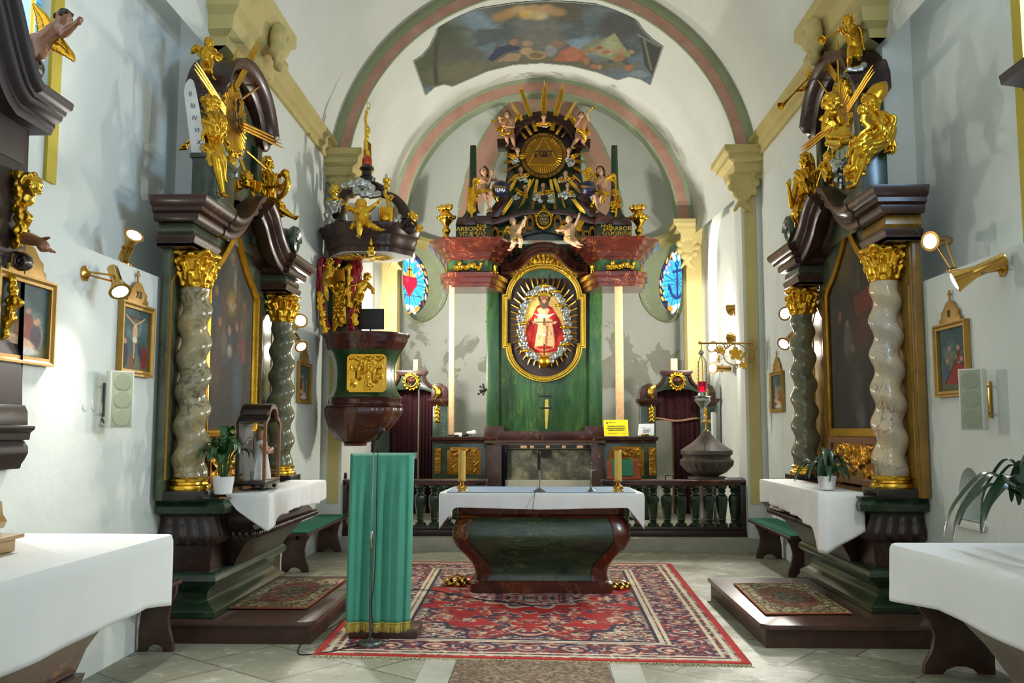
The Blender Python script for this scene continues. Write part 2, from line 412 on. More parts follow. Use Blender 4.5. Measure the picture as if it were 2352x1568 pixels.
br.inputs['Color1'].default_value = (*lin((166, 166, 146)), 1); br.inputs['Color2'].default_value = (*lin((138, 138, 118)), 1); br.inputs['Mortar'].default_value = (*lin((86, 84, 68)), 1)
n1 = t.ramp(t.noise(co, 2.3, 7, .7), [(.36, 0.0), (.68, 1.0)]); col = t.mix(t.math('MULTIPLY', n1, .55), br.outputs['Color'], lin((120, 118, 96)))
n2 = t.ramp(t.noise(co, 5.2, 6, .7), [(.55, 0.0), (.66, 1.0)]); col = t.mix(t.math('MULTIPLY', n2, .5), col, lin((212, 212, 196)))
t.set('Base Color', col); t.set('Roughness', t.ramp(n1, [(0, .42), (1, .7)]))
t.bump(t.mix(.5, br.outputs['Color'], t.noise(co, 14, 4)), .25, .006); M['floor_stone'] = t.m
st(MB().box((X0, 4.6, -.1), (7.6, 15.2, .2)).build('floor', M['floor_stone'], sm=0))
s = MB().box((X0, 15.9, .0), (5.9, 7.2, .15)); s.box((X0, 15.9, .07), (5.9, 7.3, .12), .02)
st(s.build('floor_chancel', M['step_stone']))
s = MB().box((X0, 12.27, .03), (5.7, .2, .06), .015)
s = MB().sweep([(XL, 12.2, 0), (XR, 12.2, 0)], [(0, -.1), (0, .12), (.04, .12), (.05, .06), (.1, .05), (.14, .09), (.165, .08), (.165, -.1)], (0, 0, 1))
st(s.build('trim_step', M['step_stone']))
def wallbox(name, x, sgn, y0, y1, z0, z1, th=.4): return st(MB().box((x + sgn * th / 2, (y0 + y1) / 2, (z0 + z1) / 2), (th, y1 - y0, z1 - z0)).build(name, M['wall_paint'], sm=0))
YP = 7.66; YPr = 7.8; ZL = 2.73
for sg, x, nm, yp in ((-1, XL, 'left', YP), (1, XR, 'right', YPr)):
 wallbox(f'wall_{nm}_pier', x, sg, yp, 12.4, 0, 5.6, .6)
 up = x + sg * .25; wy0, wy1, wz0, wz1 = (4.3, 5.62, 3.45, 5.35) if sg < 0 else (4.9, 6.03, 3.0, 5.35)
 s = MB()
 for (a, b, c, d) in ((-3, wy0, ZL - .1, 5.7), (wy1, yp + .05, ZL - .1, 5.7), (wy0, wy1, ZL - .1, wz0), (wy0, wy1, wz1, 5.7)): s.box((up + sg * .2, (a + b) / 2, (c + d) / 2), (.4, b - a, d - c))
 st(s.build(f'wall_{nm}_upper', M['wall_paint'], sm=0))
 s = MB(); s.sweep([(up - sg * .012, wy1 + .02, wz0 - .3), (up - sg * .012, wy1 + .02, wz1)], [(-.012, -.06), (-.012, .06), (.012, .06), (.012, -.06)], (1, 0, 0))
 st(s.build('trim_window_border_' + nm, M['ochre_strong'], sm=0))
wallbox('wall_left_lower', XL, -1, -3, YP + .05, 0, ZL, .65)
nc, nw, nz0, nz1 = 6.55, .17, .94, 1.31
s = MB(); x = XR; ar = [(nc + nw * math.cos(a), nz1 - nw * 1.2 + nw * 1.2 * math.sin(a)) for a in np.linspace(0, PI, 17)]
ri = [(nc, nz0), (nc + nw, nz0)] + ar[:9]; le = ar[8:] + [(nc - nw, nz0), (nc, nz0)]
s.face([(x, y, z) for y, z in [(nc, 0), (YPr + .05, 0), (YPr + .05, ZL), (nc, ZL)] + ri[::-1]])
s.face([(x, y, z) for y, z in [(nc, ZL), (-3, ZL), (-3, 0), (nc, 0)] + le[::-1]])
hole = [(nc + nw, nz0)] + ar + [(nc - nw, nz0)]
s.rings([[(x, y, z) for y, z in hole], [(x + .2, y, z) for y, z in hole]], True, False); s.face([(x + .2, y, z) for y, z in hole])
s.face([(x, -3, ZL), (x + .65, -3, ZL), (x + .65, YPr, ZL), (x, YPr, ZL)])
st(s.build('wall_right_lower', M['wall_paint'], sm=0, recalc=False))
st(MB().box((XR - .01, nc, nz0 - .025), (.07, .42, .05), .01).build('trim_niche_sill', M['plaster_white']))
def ringpts(R, zc, Y, a0=0, a1=180, n=64, x0=X0): return [V((x0 + R * math.cos(math.radians(a0 + (a1 - a0) * i / n)), Y, zc + R * math.sin(math.radians(a0 + (a1 - a0) * i / n)))) for i in range(n + 1)]
s = MB(); s.grid([ringpts(2.95, 5.0, y, -2, 182) for y in np.linspace(-3, 12.35, 12)]); st(s.build('ceiling_nave', M['plaster_white'], sm=60, recalc=False))
s = MB(); s.grid([ringpts(2.72 + .05 * k, 4.98 + .3 * k, 12.5 + 4 * k, -4, 184) for k in np.linspace(-.03, 1, 9)]); st(s.build('ceiling_chancel', M['plaster_white'], sm=60, recalc=False))
def annulus(name, Ra, Rb, zc, Y, mt, d=.02, a0=-1, a1=181):
 s = MB(); A = ringpts(Ra, zc, Y, a0, a1, 80); B = ringpts(Rb, zc, Y, a0, a1, 80)
 for i in range(80):
  pass
 s.rings([[a, b, b + V((0, d, 0)), a + V((0, d, 0))] for a, b in zip(A, B)]); return st(s.build(name, M[mt], sm=40))
ph = 4.98; a_s = 7
annulus('trim_arch_olive', R1o + .06, R1o - .065, Z1, YA - .03, 'olive', .12, a_s, 180 - a_s); annulus('trim_arch_pink', R1o - .065, R1o - .2, Z1, YA - .025, 'pink', .12, a_s, 180 - a_s); annulus('trim_arch_edge', R1o - .2, R1i, Z1, YA - .03, 'olive', .04, a_s, 180 - a_s)
annulus('trim_arch_soffit', R1o - .2, R1i, Z1, YA, 'plaster_white', .12, a_s, 180 - a_s)
annulus('trim_arch_sage', R2o + .04, R2o - .085, Z2, YB - .03, 'sage', .3, -3, 183); annulus('trim_arch_apse_pink', R2o - .085, R2i + .035, Z2, YB - .025, 'pink', .3, -3, 183); annulus('trim_arch_apse_edge', R2i + .035, R2i, Z2, YB - .03, 'sage', .3, -3, 183)
HW = 2.88
for sg, nm in ((-1, 'left'), (1, 'right')):
 x = X0 + sg * HW
 if sg < 0: st(MB().box((x - .3, 14.5, 2.8), (.6, 4.4, 5.5)).build('wall_left_chancel', M['wall_paint'], sm=0))
 else:
  wy0, wy1, wz0, wz1 = 13.62, 15.7, .8, 5.25; s = MB()
  ars = [((wy0 + wy1) / 2 + (wy1 - wy0) / 2 * math.cos(a), wz1 - .9 + .9 * math.sin(a)) for a in np.linspace(0, PI, 21)]; cy = (wy0 + wy1) / 2
  s.face([(x, y, z) for y, z in [(cy, 0), (16.8, 0), (16.8, 5.6), (cy, 5.6)] + ([(cy, wz0), (wy1, wz0)] + ars[:11])[::-1]])
  s.face([(x, y, z) for y, z in [(cy, 5.6), (12.2, 5.6), (12.2, 0), (cy, 0)] + (ars[10:] + [(wy0, wz0), (cy, wz0)])[::-1]])
  hole = [(wy1, wz0)] + ars + [(wy0, wz0)]; inn = [(cy + (y - cy) * .94, z if z > wz0 + .01 else z + .1) for y, z in hole]
  s.rings([[(x, y, z) for y, z in hole], [(x + .14, y, z) for y, z in inn]], True, False); s.face([(x + .14, y, z) for y, z in inn])
  st(s.build('wall_right_chancel', M['wall_paint'], sm=0, recalc=False))
 st(MB().box((X0 + sg * 2.83, YA + .12, 2.65), (.3, .42, 5.3), .02).build('trim_pilaster_' + nm, M['plaster_white']))
 s = MB(); xa, xb = sorted((X0 + sg * 2.72, X0 + sg * 2.87)); s.box(((xa + xb) / 2, YA - .095, 2.95), (xb - xa, .02, 4.7)); st(s.build('trim_pilaster_strip_' + nm, M['ochre'], sm=0))
 st(MB().box((X0 + sg * 2.78, YB + .1, 2.6), (.36, .4, 5.2), .02).build('trim_apse_pilaster_' + nm, M['ochre']))
 prof = [(0, 0), (.0, .05), (.06, .05), (.09, .1), (.2, .12), (.24, .2), (.30, .2), (.34, .26), (.42, .26), (.42, 0)]
 for (yy, hw, z, nmm, dx) in ((YA + .12, 2.69, 4.93, 'arch', .23), (YB + .1, 2.61, 4.88, 'apse', .2)):
  xi = X0 + sg * hw; xo = X0 + sg * 3.0
  path = [(xo, yy - dx, z), (xi, yy - dx, z), (xi, yy + dx, z), (xo, yy + dx, z)]
  if sg < 0: path = path[::-1]
  pr = prof
  s = MB(); s.sweep(path, pr, (0, 0, 1)); s.box(((xi + xo) / 2, yy, z + .21), (abs(xo - xi), 2 * dx, .42))
  o = st(s.build(f'trim_capital_{nmm}_{nm}', M['ochre']))
  k = MB(); random.seed(3)                      # stucco cartouche on the capital
  cx = xi + sg * .02; k.ball((cx, yy - dx - .03, z - .05), (.16, .05, .17))
  for j in range(9):
   a = j * 2 * PI / 9; k.ball((cx + .17 * math.cos(a), yy - dx - .05, z - .05 + .19 * math.sin(a)), (.06, .05, .06))
  for j in range(4): k.cap((cx + random.uniform(-.1, .1), yy - dx - .04, z - .2), (cx + random.uniform(-.14, .14), yy - dx - .02, z - .42), .05, .025)
  st(k.build(f'trim_cartouche_{nmm}_{nm}', M['ochre'], mods=[remesh(.014, 2)]))
 x = XL if sg < 0 else XR
 s = MB(); pr = [(-.13, -.05), (-.13, .05), (-.05, .05), (-.02, .09), (.06, .09), (.1, .13), (.16, .13), (.16, -.05)]
 s.sweep([(x, 7.7, 5.36), (x, 12.25, 5.36)], pr if sg > 0 else [(a, -b) for a, b in pr], (0, 0, 1))
 o = st(s.build('trim_cornice_' + nm, M['ochre']))
 s = MB(); y0, y1 = 7.75, 8.75; pr = [(0, -.3), (0, .04), (.08, .05), (.12, .12), (.24, .14), (.3, .2), (.46, .22), (.54, .3), (.66, .3), (.66, -.3)]
 path = [(x, y0, 4.95), (x - sg * .1, y0, 4.95), (x - sg * .1, y1, 4.95), (x, y1, 4.95)]
 s.sweep(path if sg > 0 else path, [(a, b * (-1 if sg < 0 else 1)) for a, b in pr], (0, 0, 1))
 st(s.build('trim_great_capital_' + nm, M['ochre']))
 k = MB(); xx = x - sg * .42
 for j in range(26):
  a = random.random() * 6.28; k.ball((xx + sg * random.uniform(0, .05), 8.5 + .2 * math.cos(a) * random.random(), 5.3 + .26 * math.sin(a) * random.random()), random.uniform(.03, .07))
 k.ball((xx + sg * .06, 8.5, 5.3), (.06, .17, .22))
 st(k.build('trim_stucco_' + nm, M['ochre'], mods=[remesh(.02, 2)]))
AD = 1.9
def apse(t, z=0, r=2.62): return V((X0 + r * math.sin(t), YB + .2 + AD * (r / 2.62) * math.cos(t), z))
s = MB(); s.sweep([apse(t, Z2 - .14, 2.6) for t in np.linspace(-PI / 2, PI / 2, 41)], [(-.09, 0), (-.09, -.03), (0, -.05), (.06, -.1), (.13, -.1), (.13, 0)], (0, 0, 1))
st(s.build('trim_apse_cornice', M['ochre']))
cv = Canvas(241, 161, (204, 210, 200)); th = cv.u * PI - PI / 2; el = cv.v * PI / 2; R = 2.62
px_ = np.stack([X0 + R * np.sin(th) * np.cos(el), YB + .2 + AD * np.cos(th) * np.cos(el), Z2 - .05 + R * np.sin(el)], -1)
rad = R * np.cos(el)
cv.blotch((188, 194, 184), .5, 6, 4, 2, .3, .6)
for a in (0, .6, -.6):
 for w, c in ((.30, (156, 170, 138)), (.25, (194, 152, 132))):
  d = np.abs(np.sin(th - a)) * rad * np.where(np.abs(th - a) < PI / 2, 1, 9); cv.over((d < w * (1 if a else .8)) * 1.0, c)
cv.over(np.clip((cv.fbm(9, 9, 4) - .45) * 2, 0, .35), (170, 126, 112)) if False else None
st(paint_mesh('ceiling_apse', cv, px_, M['fresco']))
def oval_window(name, t0, zc, motif, sg):
 c = apse(t0, zc, 2.6); tan = (apse(t0 + .01) - apse(t0 - .01)).normalized(); nin = V((X0, YB, zc)) - c; nin.z = 0; nn = V((-tan.y, tan.x, 0)); nn = nn if nn.dot(nin) > 0 else -nn
 cv = Canvas(161, 161, (40, 170, 224)); cv.asp = 1
 rr = np.hypot((cv.u - .5) * 2, (cv.v - .5) * 2); an = np.arctan2(cv.v - .5, cv.u - .5)
 cv.over(np.clip((cv.fbm(8, 8, 2) - .35) * 2, 0, 1) * .4, (120, 214, 240)); cv.over((np.abs(np.sin(an * 14)) > .9) * .35, (180, 230, 245))
 for k in range(12): cv.line([(.5, .52), (.5 + math.cos(k * PI / 6) * .6, .52 + math.sin(k * PI / 6) * .6)], .006, (12, 40, 70))
 cv.line([(0, .45), (1, .45)], .006, (12, 40, 70)); cv.line([(0, .7), (1, .68)], .006, (12, 40, 70))
 sc = .80 + .06 * np.cos(an * 12); cv.over((rr > sc) * 1.0, (30, 40, 60))
 for k in range(22):                              # scrolls round the rim
  a = k * 2 * PI / 22 + .1; col = [(226, 160, 60), (236, 230, 214), (120, 66, 40), (40, 50, 120), (236, 190, 90)][k % 5]
  cv.ell(.5 + .45 * math.cos(a), .5 + .45 * math.sin(a), .066, .032, (20, 20, 30), .2, a + 1.2); cv.ell(.5 + .45 * math.cos(a), .5 + .45 * math.sin(a), .055, .024, col, .3, a + 1.2)
  cv.ell(.5 + .39 * math.cos(a + .14), .5 + .39 * math.sin(a + .14), .022, .022, [(236, 230, 214), (226, 160, 60), (220, 150, 190)][k % 3], .3)
 for (x, y) in ((.22, .24), (.3, .2), (.26, .32), (.78, .24), (.7, .2), (.74, .32)): cv.ell(x, y, .035, .035, (196, 150, 210), .3); cv.ell(x, y, .014, .014, (240, 220, 240), .3)
 for sx in (-1, 1):
  cv.ell(.5 + sx * .09, .9, .1, .05, (236, 232, 220), .3, sx * .6); cv.ell(.5 + sx * .2, .88, .08, .04, (210, 150, 60), .3, -sx * .5); cv.ell(.5 + sx * .08, .1, .04, .09, (236, 232, 220), .3, sx * .5)
 if motif == 'heart':
  for sx in (-1, 1): cv.ell(.5 + sx * .085, .47, .11, .105, (206, 16, 60), .08)
  cv.poly([(.315, .5), (.685, .5), (.5, .73)], (206, 16, 60)); cv.ell(.44, .46, .04, .04, (236, 70, 100), .8)
  for sx in (-1, 1): cv.poly([(.5, .4), (.5 + sx * .2, .31), (.5 + sx * .13, .4)], (236, 200, 120)); cv.poly([(.5 - sx * .06, .39), (.5 + sx * .09, .39), (.5 + sx * .02, .22)], (240, 170, 60))
  cv.line([(.5, .24), (.5, .38)], .012, (60, 30, 20)); cv.line([(.45, .29), (.55, .29)], .012, (60, 30, 20))
 else:
  nv = (24, 60, 130); cv.line([(.5, .26), (.5, .72)], .03, nv); cv.line([(.4, .33), (.6, .33)], .028, nv)
  cv.line([(.5 + .19 * math.cos(a), .54 + .2 * math.sin(a)) for a in np.linspace(.1, PI - .1, 16)], .032, nv)
  for sx in (-1, 1): cv.poly([(.5 + sx * .14, .6), (.5 + sx * .25, .6), (.5 + sx * .24, .47)], nv)
  an2 = np.hypot(cv.u - .5, (cv.v - .22)); cv.over((np.abs(an2 - .035) < .014) * 1.0, nv)
 ctr = c + nn * -.2; u, v = (cv.u - .5)[..., None] * 1.2, (cv.v - .5)[..., None] * 1.26; tt = np.array(tan if tan.x > 0 else -tan)
 st(paint_mesh(name, cv, np.array(ctr)[None, None] + u * tt + v * np.array((0, 0, -1.0)), M['glass_lit'], mask=rr <= .99))
 s = MB(); n = 48; rings = []
 sp_ = (apse(t0 + .01) - apse(t0 - .01)).length / .02 * (1 if tan.x > 0 else -1)
 for f, off in ((.98, -.02), (1.0, .0), (1.16, 1), (1.2, 2), (1.26, 3)):
  a_ = [(f * .6 * math.cos(2 * PI * k / n), f * .63 * math.sin(2 * PI * k / n)) for k in range(n)]
  rings.append([ctr + nn * off + V(tt) * p + V((0, 0, q)) if off < 1 else apse(t0 + p / sp_, zc + q, (2.61, 2.57, 2.615)[off - 1]) for p, q in a_])
 s.rings(rings, True, False); st(s.build('trim_' + name, M['olive'], sm=50))
def solve_t(px, py, sg):
 best = None
 for t in np.linspace(.3, 1.5, 600):
  q = apse(sg * t, 0); d = ray(px, py); Y = q.y; x = (d * (Y / d.y)).x
  if best is None or abs(x - q.x) < best[0]: best = (abs(x - q.x), sg * t, Y)
 return best[1], P(px, py, best[2]).z
holes = [solve_t(957, 648, -1), solve_t(1538, 646, 1)]
s = MB(); s.grid([[apse(t, z) for t in np.linspace(-PI / 2, PI / 2, 181)] for z in np.linspace(0, Z2, 151)])
kill = [f for f in s.b.faces if any(((f.calc_center_median() - apse(t, z)).xy.length / .7) ** 2 + ((f.calc_center_median().z - z) / .735) ** 2 < 1 for t, z in holes)]
bmesh.ops.delete(s.b, geom=kill, context='FACES'); st(s.build('wall_back', M['apse_paint'], sm=60, recalc=False))
t_, z_ = solve_t(957, 648, -1); oval_window('window_1', t_, z_, 'heart', -1)
t_, z_ = solve_t(1538, 646, 1); oval_window('window_2', t_, z_, 'anchor', 1)
cv = Canvas(120, 170, (70, 150, 190)); cv.asp = 1.45
cv.over((np.abs(np.sin(cv.u * 60)) < .12) * .6, (20, 50, 60)); cv.over((np.abs(np.sin(cv.v * 75)) < .1) * .6, (20, 50, 60))
cv.ell(.62, .62, .34, .5, (226, 206, 130), .05); cv.ell(.62, .66, .3, .46, (150, 196, 216), .05); cv.poly([(.3, 1), (.42, .62), (.8, .62), (.95, 1)], (90, 40, 110)); cv.ell(.66, .55, .13, .13, (214, 150, 150), .1); cv.ell(.6, .66, .1, .1, (110, 60, 60), .3); cv.poly([(.0, .4), (.35, .5), (.4, .9), (.1, 1), (0, 1)], (236, 236, 230)); cv.line([(.93, 0), (.93, 1)], .02, (190, 160, 60))
x = XL - .34; st(paint_mesh('window_3', cv, quad_pos(cv, (x, 4.3, 5.35), (x, 5.62, 5.35), (x, 4.3, 3.45), (x, 5.62, 3.45)), M['glass_lit']))
st(MB().box((XR + .5, 5.46, 4.2), (.03, 1.2, 2.4)).build('window_4', m_plain('dim_glass', (52, 60, 60), .2), sm=0))
fx0, fx1, fy0, fy1 = 948, 1526, 0, 224
out = [(948, 140), (968, 128), (985, 108), (1000, 78), (1007, 48), (1100, 18), (1180, 6), (1252, 1), (1320, 4), (1400, 12), (1453, 22), (1462, 45), (1478, 68), (1500, 90), (1524, 107), (1510, 150), (1494, 198), (1470, 184), (1445, 178), (1418, 186), (1370, 168), (1310, 153), (1245, 147), (1180, 151), (1120, 166), (1060, 192), (1040, 201), (1020, 196), (1000, 202), (977, 222)]
cv = Canvas(385, 150, (96, 122, 140)); nx = lambda q: [((x - fx0) / (fx1 - fx0), (y - fy0) / (fy1 - fy0)) for x, y in q]
cv.asp = .39
cv.blotch((128, 160, 186), .45, 5, 4, 5, .2); cv.blotch((70, 80, 88), .55, 7, 5, 9, .12); cv.blotch((160, 176, 184), .6, 9, 7, 11, .1, .6)
def fe(x, y, rx, ry, col, soft=.4, rot=0, a=1): cv.ell((x - fx0) / (fx1 - fx0), (y - fy0) / (fy1 - fy0), rx / (fx1 - fx0), ry / (fy1 - fy0), col, soft, rot, a)
def fp(q, col, a=1): cv.poly(nx(q), col, a)
fe(1020, 110, 60, 70, (76, 84, 62), .8); fe(1420, 60, 60, 40, (66, 70, 70), .8); fe(1235, 25, 110, 36, (84, 80, 62), .6); fe(1230, 55, 50, 30, (108, 110, 112), .6)
for x, y, c in ((1170, 30, (206, 150, 90)), (1195, 22, (220, 180, 130)), (1225, 20, (212, 170, 110)), (1255, 20, (216, 160, 110)), (1280, 28, (196, 150, 90)), (1210, 34, (236, 190, 90)), (1240, 36, (230, 200, 140)), (1150, 38, (190, 140, 80))): fe(x, y, 20, 10, c, .7)
fp([(1130, 140), (1165, 95), (1205, 72), (1240, 68), (1275, 78), (1310, 105), (1340, 140)], (92, 92, 88)); fe(1245, 90, 50, 30, (108, 104, 96), .9)
fe(1060, 130, 60, 22, (86, 82, 74), .4); fe(1010, 170, 90, 30, (86, 92, 58), .5); fe(1100, 165, 110, 26, (104, 102, 72), .6); fe(1300, 150, 160, 20, (100, 92, 66), .7)
cv.line(nx([(1002, 190), (998, 140), (1006, 80)]), .012, (58, 48, 34)); fe(1000, 70, 30, 26, (60, 74, 44), .8); fe(975, 140, 22, 22, (72, 84, 50), .8)
fp([(1120, 135), (1140, 110), (1180, 100), (1200, 112), (1160, 122), (1130, 142)], (32, 40, 70)); fp([(1140, 142), (1170, 122), (1200, 122), (1190, 140)], (176, 140, 100)); fe(1180, 97, 9, 8, (170, 110, 80)); fe(1212, 100, 12, 6, (190, 140, 110)); fe(1210, 118, 16, 9, (190, 150, 104)); fe(1232, 127, 22, 10, (186, 160, 100), .3); fe(1232, 127, 17, 7, (120, 96, 60), .3); fe(1265, 115, 14, 14, (150, 150, 150)); fe(1282, 102, 16, 8, (150, 110, 80))
fp([(1272, 140), (1290, 115), (1315, 106), (1345, 122), (1352, 140)], (176, 88, 60)); fe(1315, 125, 20, 14, (200, 110, 76), .7)
fp([(1335, 118), (1412, 76), (1450, 130), (1420, 140)], (150, 156, 110)); fp([(1412, 76), (1430, 110), (1400, 128), (1380, 100)], (176, 180, 130)); fp([(1330, 112), (1374, 84), (1376, 100), (1340, 120)], (120, 130, 100))
rng = random.Random(4)
for k in range(26): fe(rng.uniform(1345, 1450), rng.uniform(108, 165), rng.uniform(5, 11), rng.uniform(4, 9), rng.choice([(176, 110, 70), (96, 112, 130), (150, 84, 56), (196, 160, 130), (70, 70, 76), (190, 150, 90)]), .5)
fp([(1470, 80), (1520, 108), (1500, 175), (1480, 150)], (46, 50, 46)); cv.line(nx([(1466, 80), (1512, 106)]), .006, (150, 150, 130)); cv.line(nx([(1478, 86), (1496, 160)]), .006, (130, 130, 110))
for k in range(40): fe(rng.uniform(1110, 1420), rng.uniform(141, 147) + abs(1250 - 1110) * 0, 3, .8, (70, 60, 44), .5)
cv.grain(.12); cv.c = cv.c * .62 + np.array((104, 108, 102)) * .34
ed = Canvas(385, 150, (0, 0, 0)); ed.poly(nx(out), (255, 255, 255)); mask = ed.c[..., 0] > 128
dd = np.full(cv.u.shape, 9.0); q = np.array(out, float)
gx, gy = fx0 + cv.u * (fx1 - fx0), fy0 + cv.v * (fy1 - fy0)
for i in range(len(q)):
 a, b = q[i], q[(i + 1) % len(q)]; e = b - a; tt = np.clip(((gx - a[0]) * e[0] + (gy - a[1]) * e[1]) / (e @ e), 0, 1); dd = np.minimum(dd, np.hypot(gx - a[0] - tt * e[0], gy - a[1] - tt * e[1]))
cv.over((dd < 3.4) * 1.0, (146, 156, 150)); cv.over((np.abs(dd - 4.0) < .8) * .7, (70, 70, 60))
pos = np.zeros((150, 385, 3))
for j in range(150):
 for i in range(385):
  d = ray(gx[j, i], gy[j, i]); lo, hi = 11.0, 17.5
  for _ in range(22):
   y = (lo + hi) / 2; p = d * (y / d.y); k = (y - 12.5) / 4
   if math.hypot(p.x - X0, p.z + HC - (4.98 + .3 * k)) < 2.72 + .05 * k - .012: lo = y
   else: hi = y
  p = CAM + d * (lo / d.y); pos[j, i] = p
f = tag(paint_mesh('ceiling_fresco', cv, pos, M['fresco'], mask=mask), 'faded ceiling fresco of a smoking mountain, blue sky and resting people', 'fresco')
def cloth(name, perim, z, top, m, label, cat, amp=.012, freq=9, thick=.004, seed=1, rz=.008):
 """perim: [(x,y,drop)] along the hanging edge; top: polygon under it"""
 rnd = random.Random(seed); pts = [V((x, y, 0)) for x, y, d in perim]; S = [0]
 for a, b in zip(pts[:-1], pts[1:]): S.append(S[-1] + (b - a).length)
 n = max(30, int(S[-1] / .025)); cen = sum((V((*q, 0)) for q in top), V()) / len(top)
 base = [];
 for i in range(n + 1):
  s = S[-1] * i / n; k = max(j for j in range(len(S)) if S[j] <= s + 1e-9); k = min(k, len(S) - 2); t = (s - S[k]) / (S[k + 1] - S[k])
  p = pts[k].lerp(pts[k + 1], t); d = perim[k][2] * (1 - t) + perim[k + 1][2] * t
  e = (pts[k + 1] - pts[k]).normalized(); nn = V((e.y, -e.x, 0))
  if nn.dot(p - cen) < 0: nn = -nn
  base.append([p, d, nn, s])
 for i in range(n + 1):
  a = V();
  for j in range(max(0, i - 3), min(n, i + 3) + 1): a += base[j][2]
  base[i].append(a.normalized())
 ph = rnd.random() * 6; M_ = 14; rows = []
 for j in range(M_ + 1):
  t = j / M_; row = []
  for p, d, nn, s, ns in base:
   w = amp * (.25 + .75 * t) * (math.sin(s * freq * 2 + ph) + .6 * math.sin(s * freq * 3.7 + 1 + ph * 2)) * t
   o = (.006 if j else 0) + rz * (1 - math.exp(-t * 5)) * .6 + w * .9
   row.append(p + ns * o + V((0, 0, z - d * t)))
  rows.append(row)
 mb = MB(); mb.grid(rows)
 q = bmesh.new(); f = q.faces.new([q.verts.new(p) for p in rows[0]]); bmesh.ops.triangulate(q, faces=[f]); mb.add(q)
 bmesh.ops.remove_doubles(mb.b, verts=mb.b.verts, dist=.002)
 o = mb.build(name, M[m], sm=38, mods=[solid(thick, 0)])
 return tag(o, label, cat)
def spiral(c, u, w, r0, r1, turns, n=28, a0=0):
 return [V(c) + (V(u) * math.cos(a0 + t * turns * 2 * PI) + V(w) * math.sin(a0 + t * turns * 2 * PI)) * (r0 + (r1 - r0) * t) for t in [i / n for i in range(n + 1)]]
def capital_mb(c, r, h):
 """corinthian capital, c = centre of its foot"""
 c = V(c); s = MB(); s.lathe([(r, 0), (r * 1.06, h * .05), (r * .98, h * .1), (r * 1.02, h * .4), (r * 1.25, h * .75), (r * 1.5, h * .85), (r * 1.2, h * .87)], c, 20)
 for row, (z0, z1, out, k, rot) in enumerate(((.06, .42, .22, 8, 0), (.2, .66, .32, 8, .39))):
  for i in range(k):
   a = i * 2 * PI / k + rot; d = V((math.cos(a), math.sin(a), 0)); t = V((-d.y, d.x, 0))
   p = [c + d * r * 1.02 + V((0, 0, h * z0)), c + d * r * 1.1 + V((0, 0, h * (z0 + z1) / 2)), c + d * r * (1.12 + out) + V((0, 0, h * z1)), c + d * r * (1.2 + out) + V((0, 0, h * (z1 - .1)))]
   s.tube(spl(p, 4), [r * .2, r * .24, r * .2, r * .1], 6)
 for i in range(4):
  a = PI / 4 + i * PI / 2; d = V((math.cos(a), math.sin(a), 0))
  vc = c + d * r * 1.42 + V((0, 0, h * .72)); s.tube(spiral(vc, d, V((0, 0, 1)), r * .36, r * .06, 1.6, 24, PI / 2), [r * .12, r * .06], 6); s.ball(vc, r * .16, seg=8)
  d2 = V((math.cos(a + PI / 4), math.sin(a + PI / 4), 0)); s.ball(c + d2 * r * 1.32 + V((0, 0, h * .88)), (r * .28, r * .28, h * .1), seg=8)
 pl = []
 for i in range(4):
  a = PI / 4 + i * PI / 2; d = V((math.cos(a), math.sin(a), 0)); d2 = V((math.cos(a + PI / 4), math.sin(a + PI / 4), 0)); t = V((-d.y, d.x, 0))
  pl += [c + d * r * 1.85 - t * r * .1, c + d * r * 1.85 + t * r * .1, c + d2 * r * 1.25]
 s.prism([p + V((0, 0, h * .88)) for p in pl], (0, 0, h * .12)); return s
def twist_mb(c, r0, r1, H, turns, amp, hand=1, ph=0, seg=28):
 s = MB(); c = V(c); n = int(turns * 26); R = []
 for i in range(n + 1):
  t = i / n; a = hand * turns * 2 * PI * t + ph; e = min(1, t * 12, (1 - t) * 12); r = r0 + (r1 - r0) * t
  o = V((math.cos(a), math.sin(a), 0)) * amp * e
  rr = r * (1 + .05 * math.cos(2 * a) * 0)
  R.append([c + o + V((math.cos(k * 2 * PI / seg) * rr, math.sin(k * 2 * PI / seg) * rr, H * t)) for k in range(seg)])
 return s.rings(R)
def relief_mb(o, ux, uy, w, h, depth, seed, n=26, kind='scroll', margin=.08, plate=True):
 """carved relief on a plate centred at o; ux, uy unit vectors"""
 rn = random.Random(seed); o, ux, uy = V(o), V(ux), V(uy); N = ux.cross(uy); s = MB()
 Mx = Matrix((ux, uy, N)).transposed()
 if plate: s.box(o + N * depth * .15, (w, h, depth * .3), 0, Mx)
 L = min(w, h)
 for k in range(n):
  a, b = rn.uniform(-.5 + margin, .5 - margin) * w, rn.uniform(-.5 + margin, .5 - margin) * h; p = o + ux * a + uy * b + N * depth * .3
  if kind == 'scroll' or rn.random() < .5:
   r = L * rn.uniform(.08, .16); s.tube(spiral(p, ux, uy, r, r * .25, rn.choice((-1, 1)) * rn.uniform(.8, 1.3), 16, rn.random() * 6), [depth * .28, depth * .16], 6)
   s.ball(p + ux * r * .3, (depth * .5,) * 3, seg=7)
  else:
   q = p + (ux * rn.uniform(-.14, .14) + uy * rn.uniform(-.1, .14)) * L * 1.6
   s.cap(p, q, depth * rn.uniform(.3, .5), depth * .22, 7); s.ball(q + uy * L * .03, L * rn.uniform(.035, .06), seg=8)
 return s
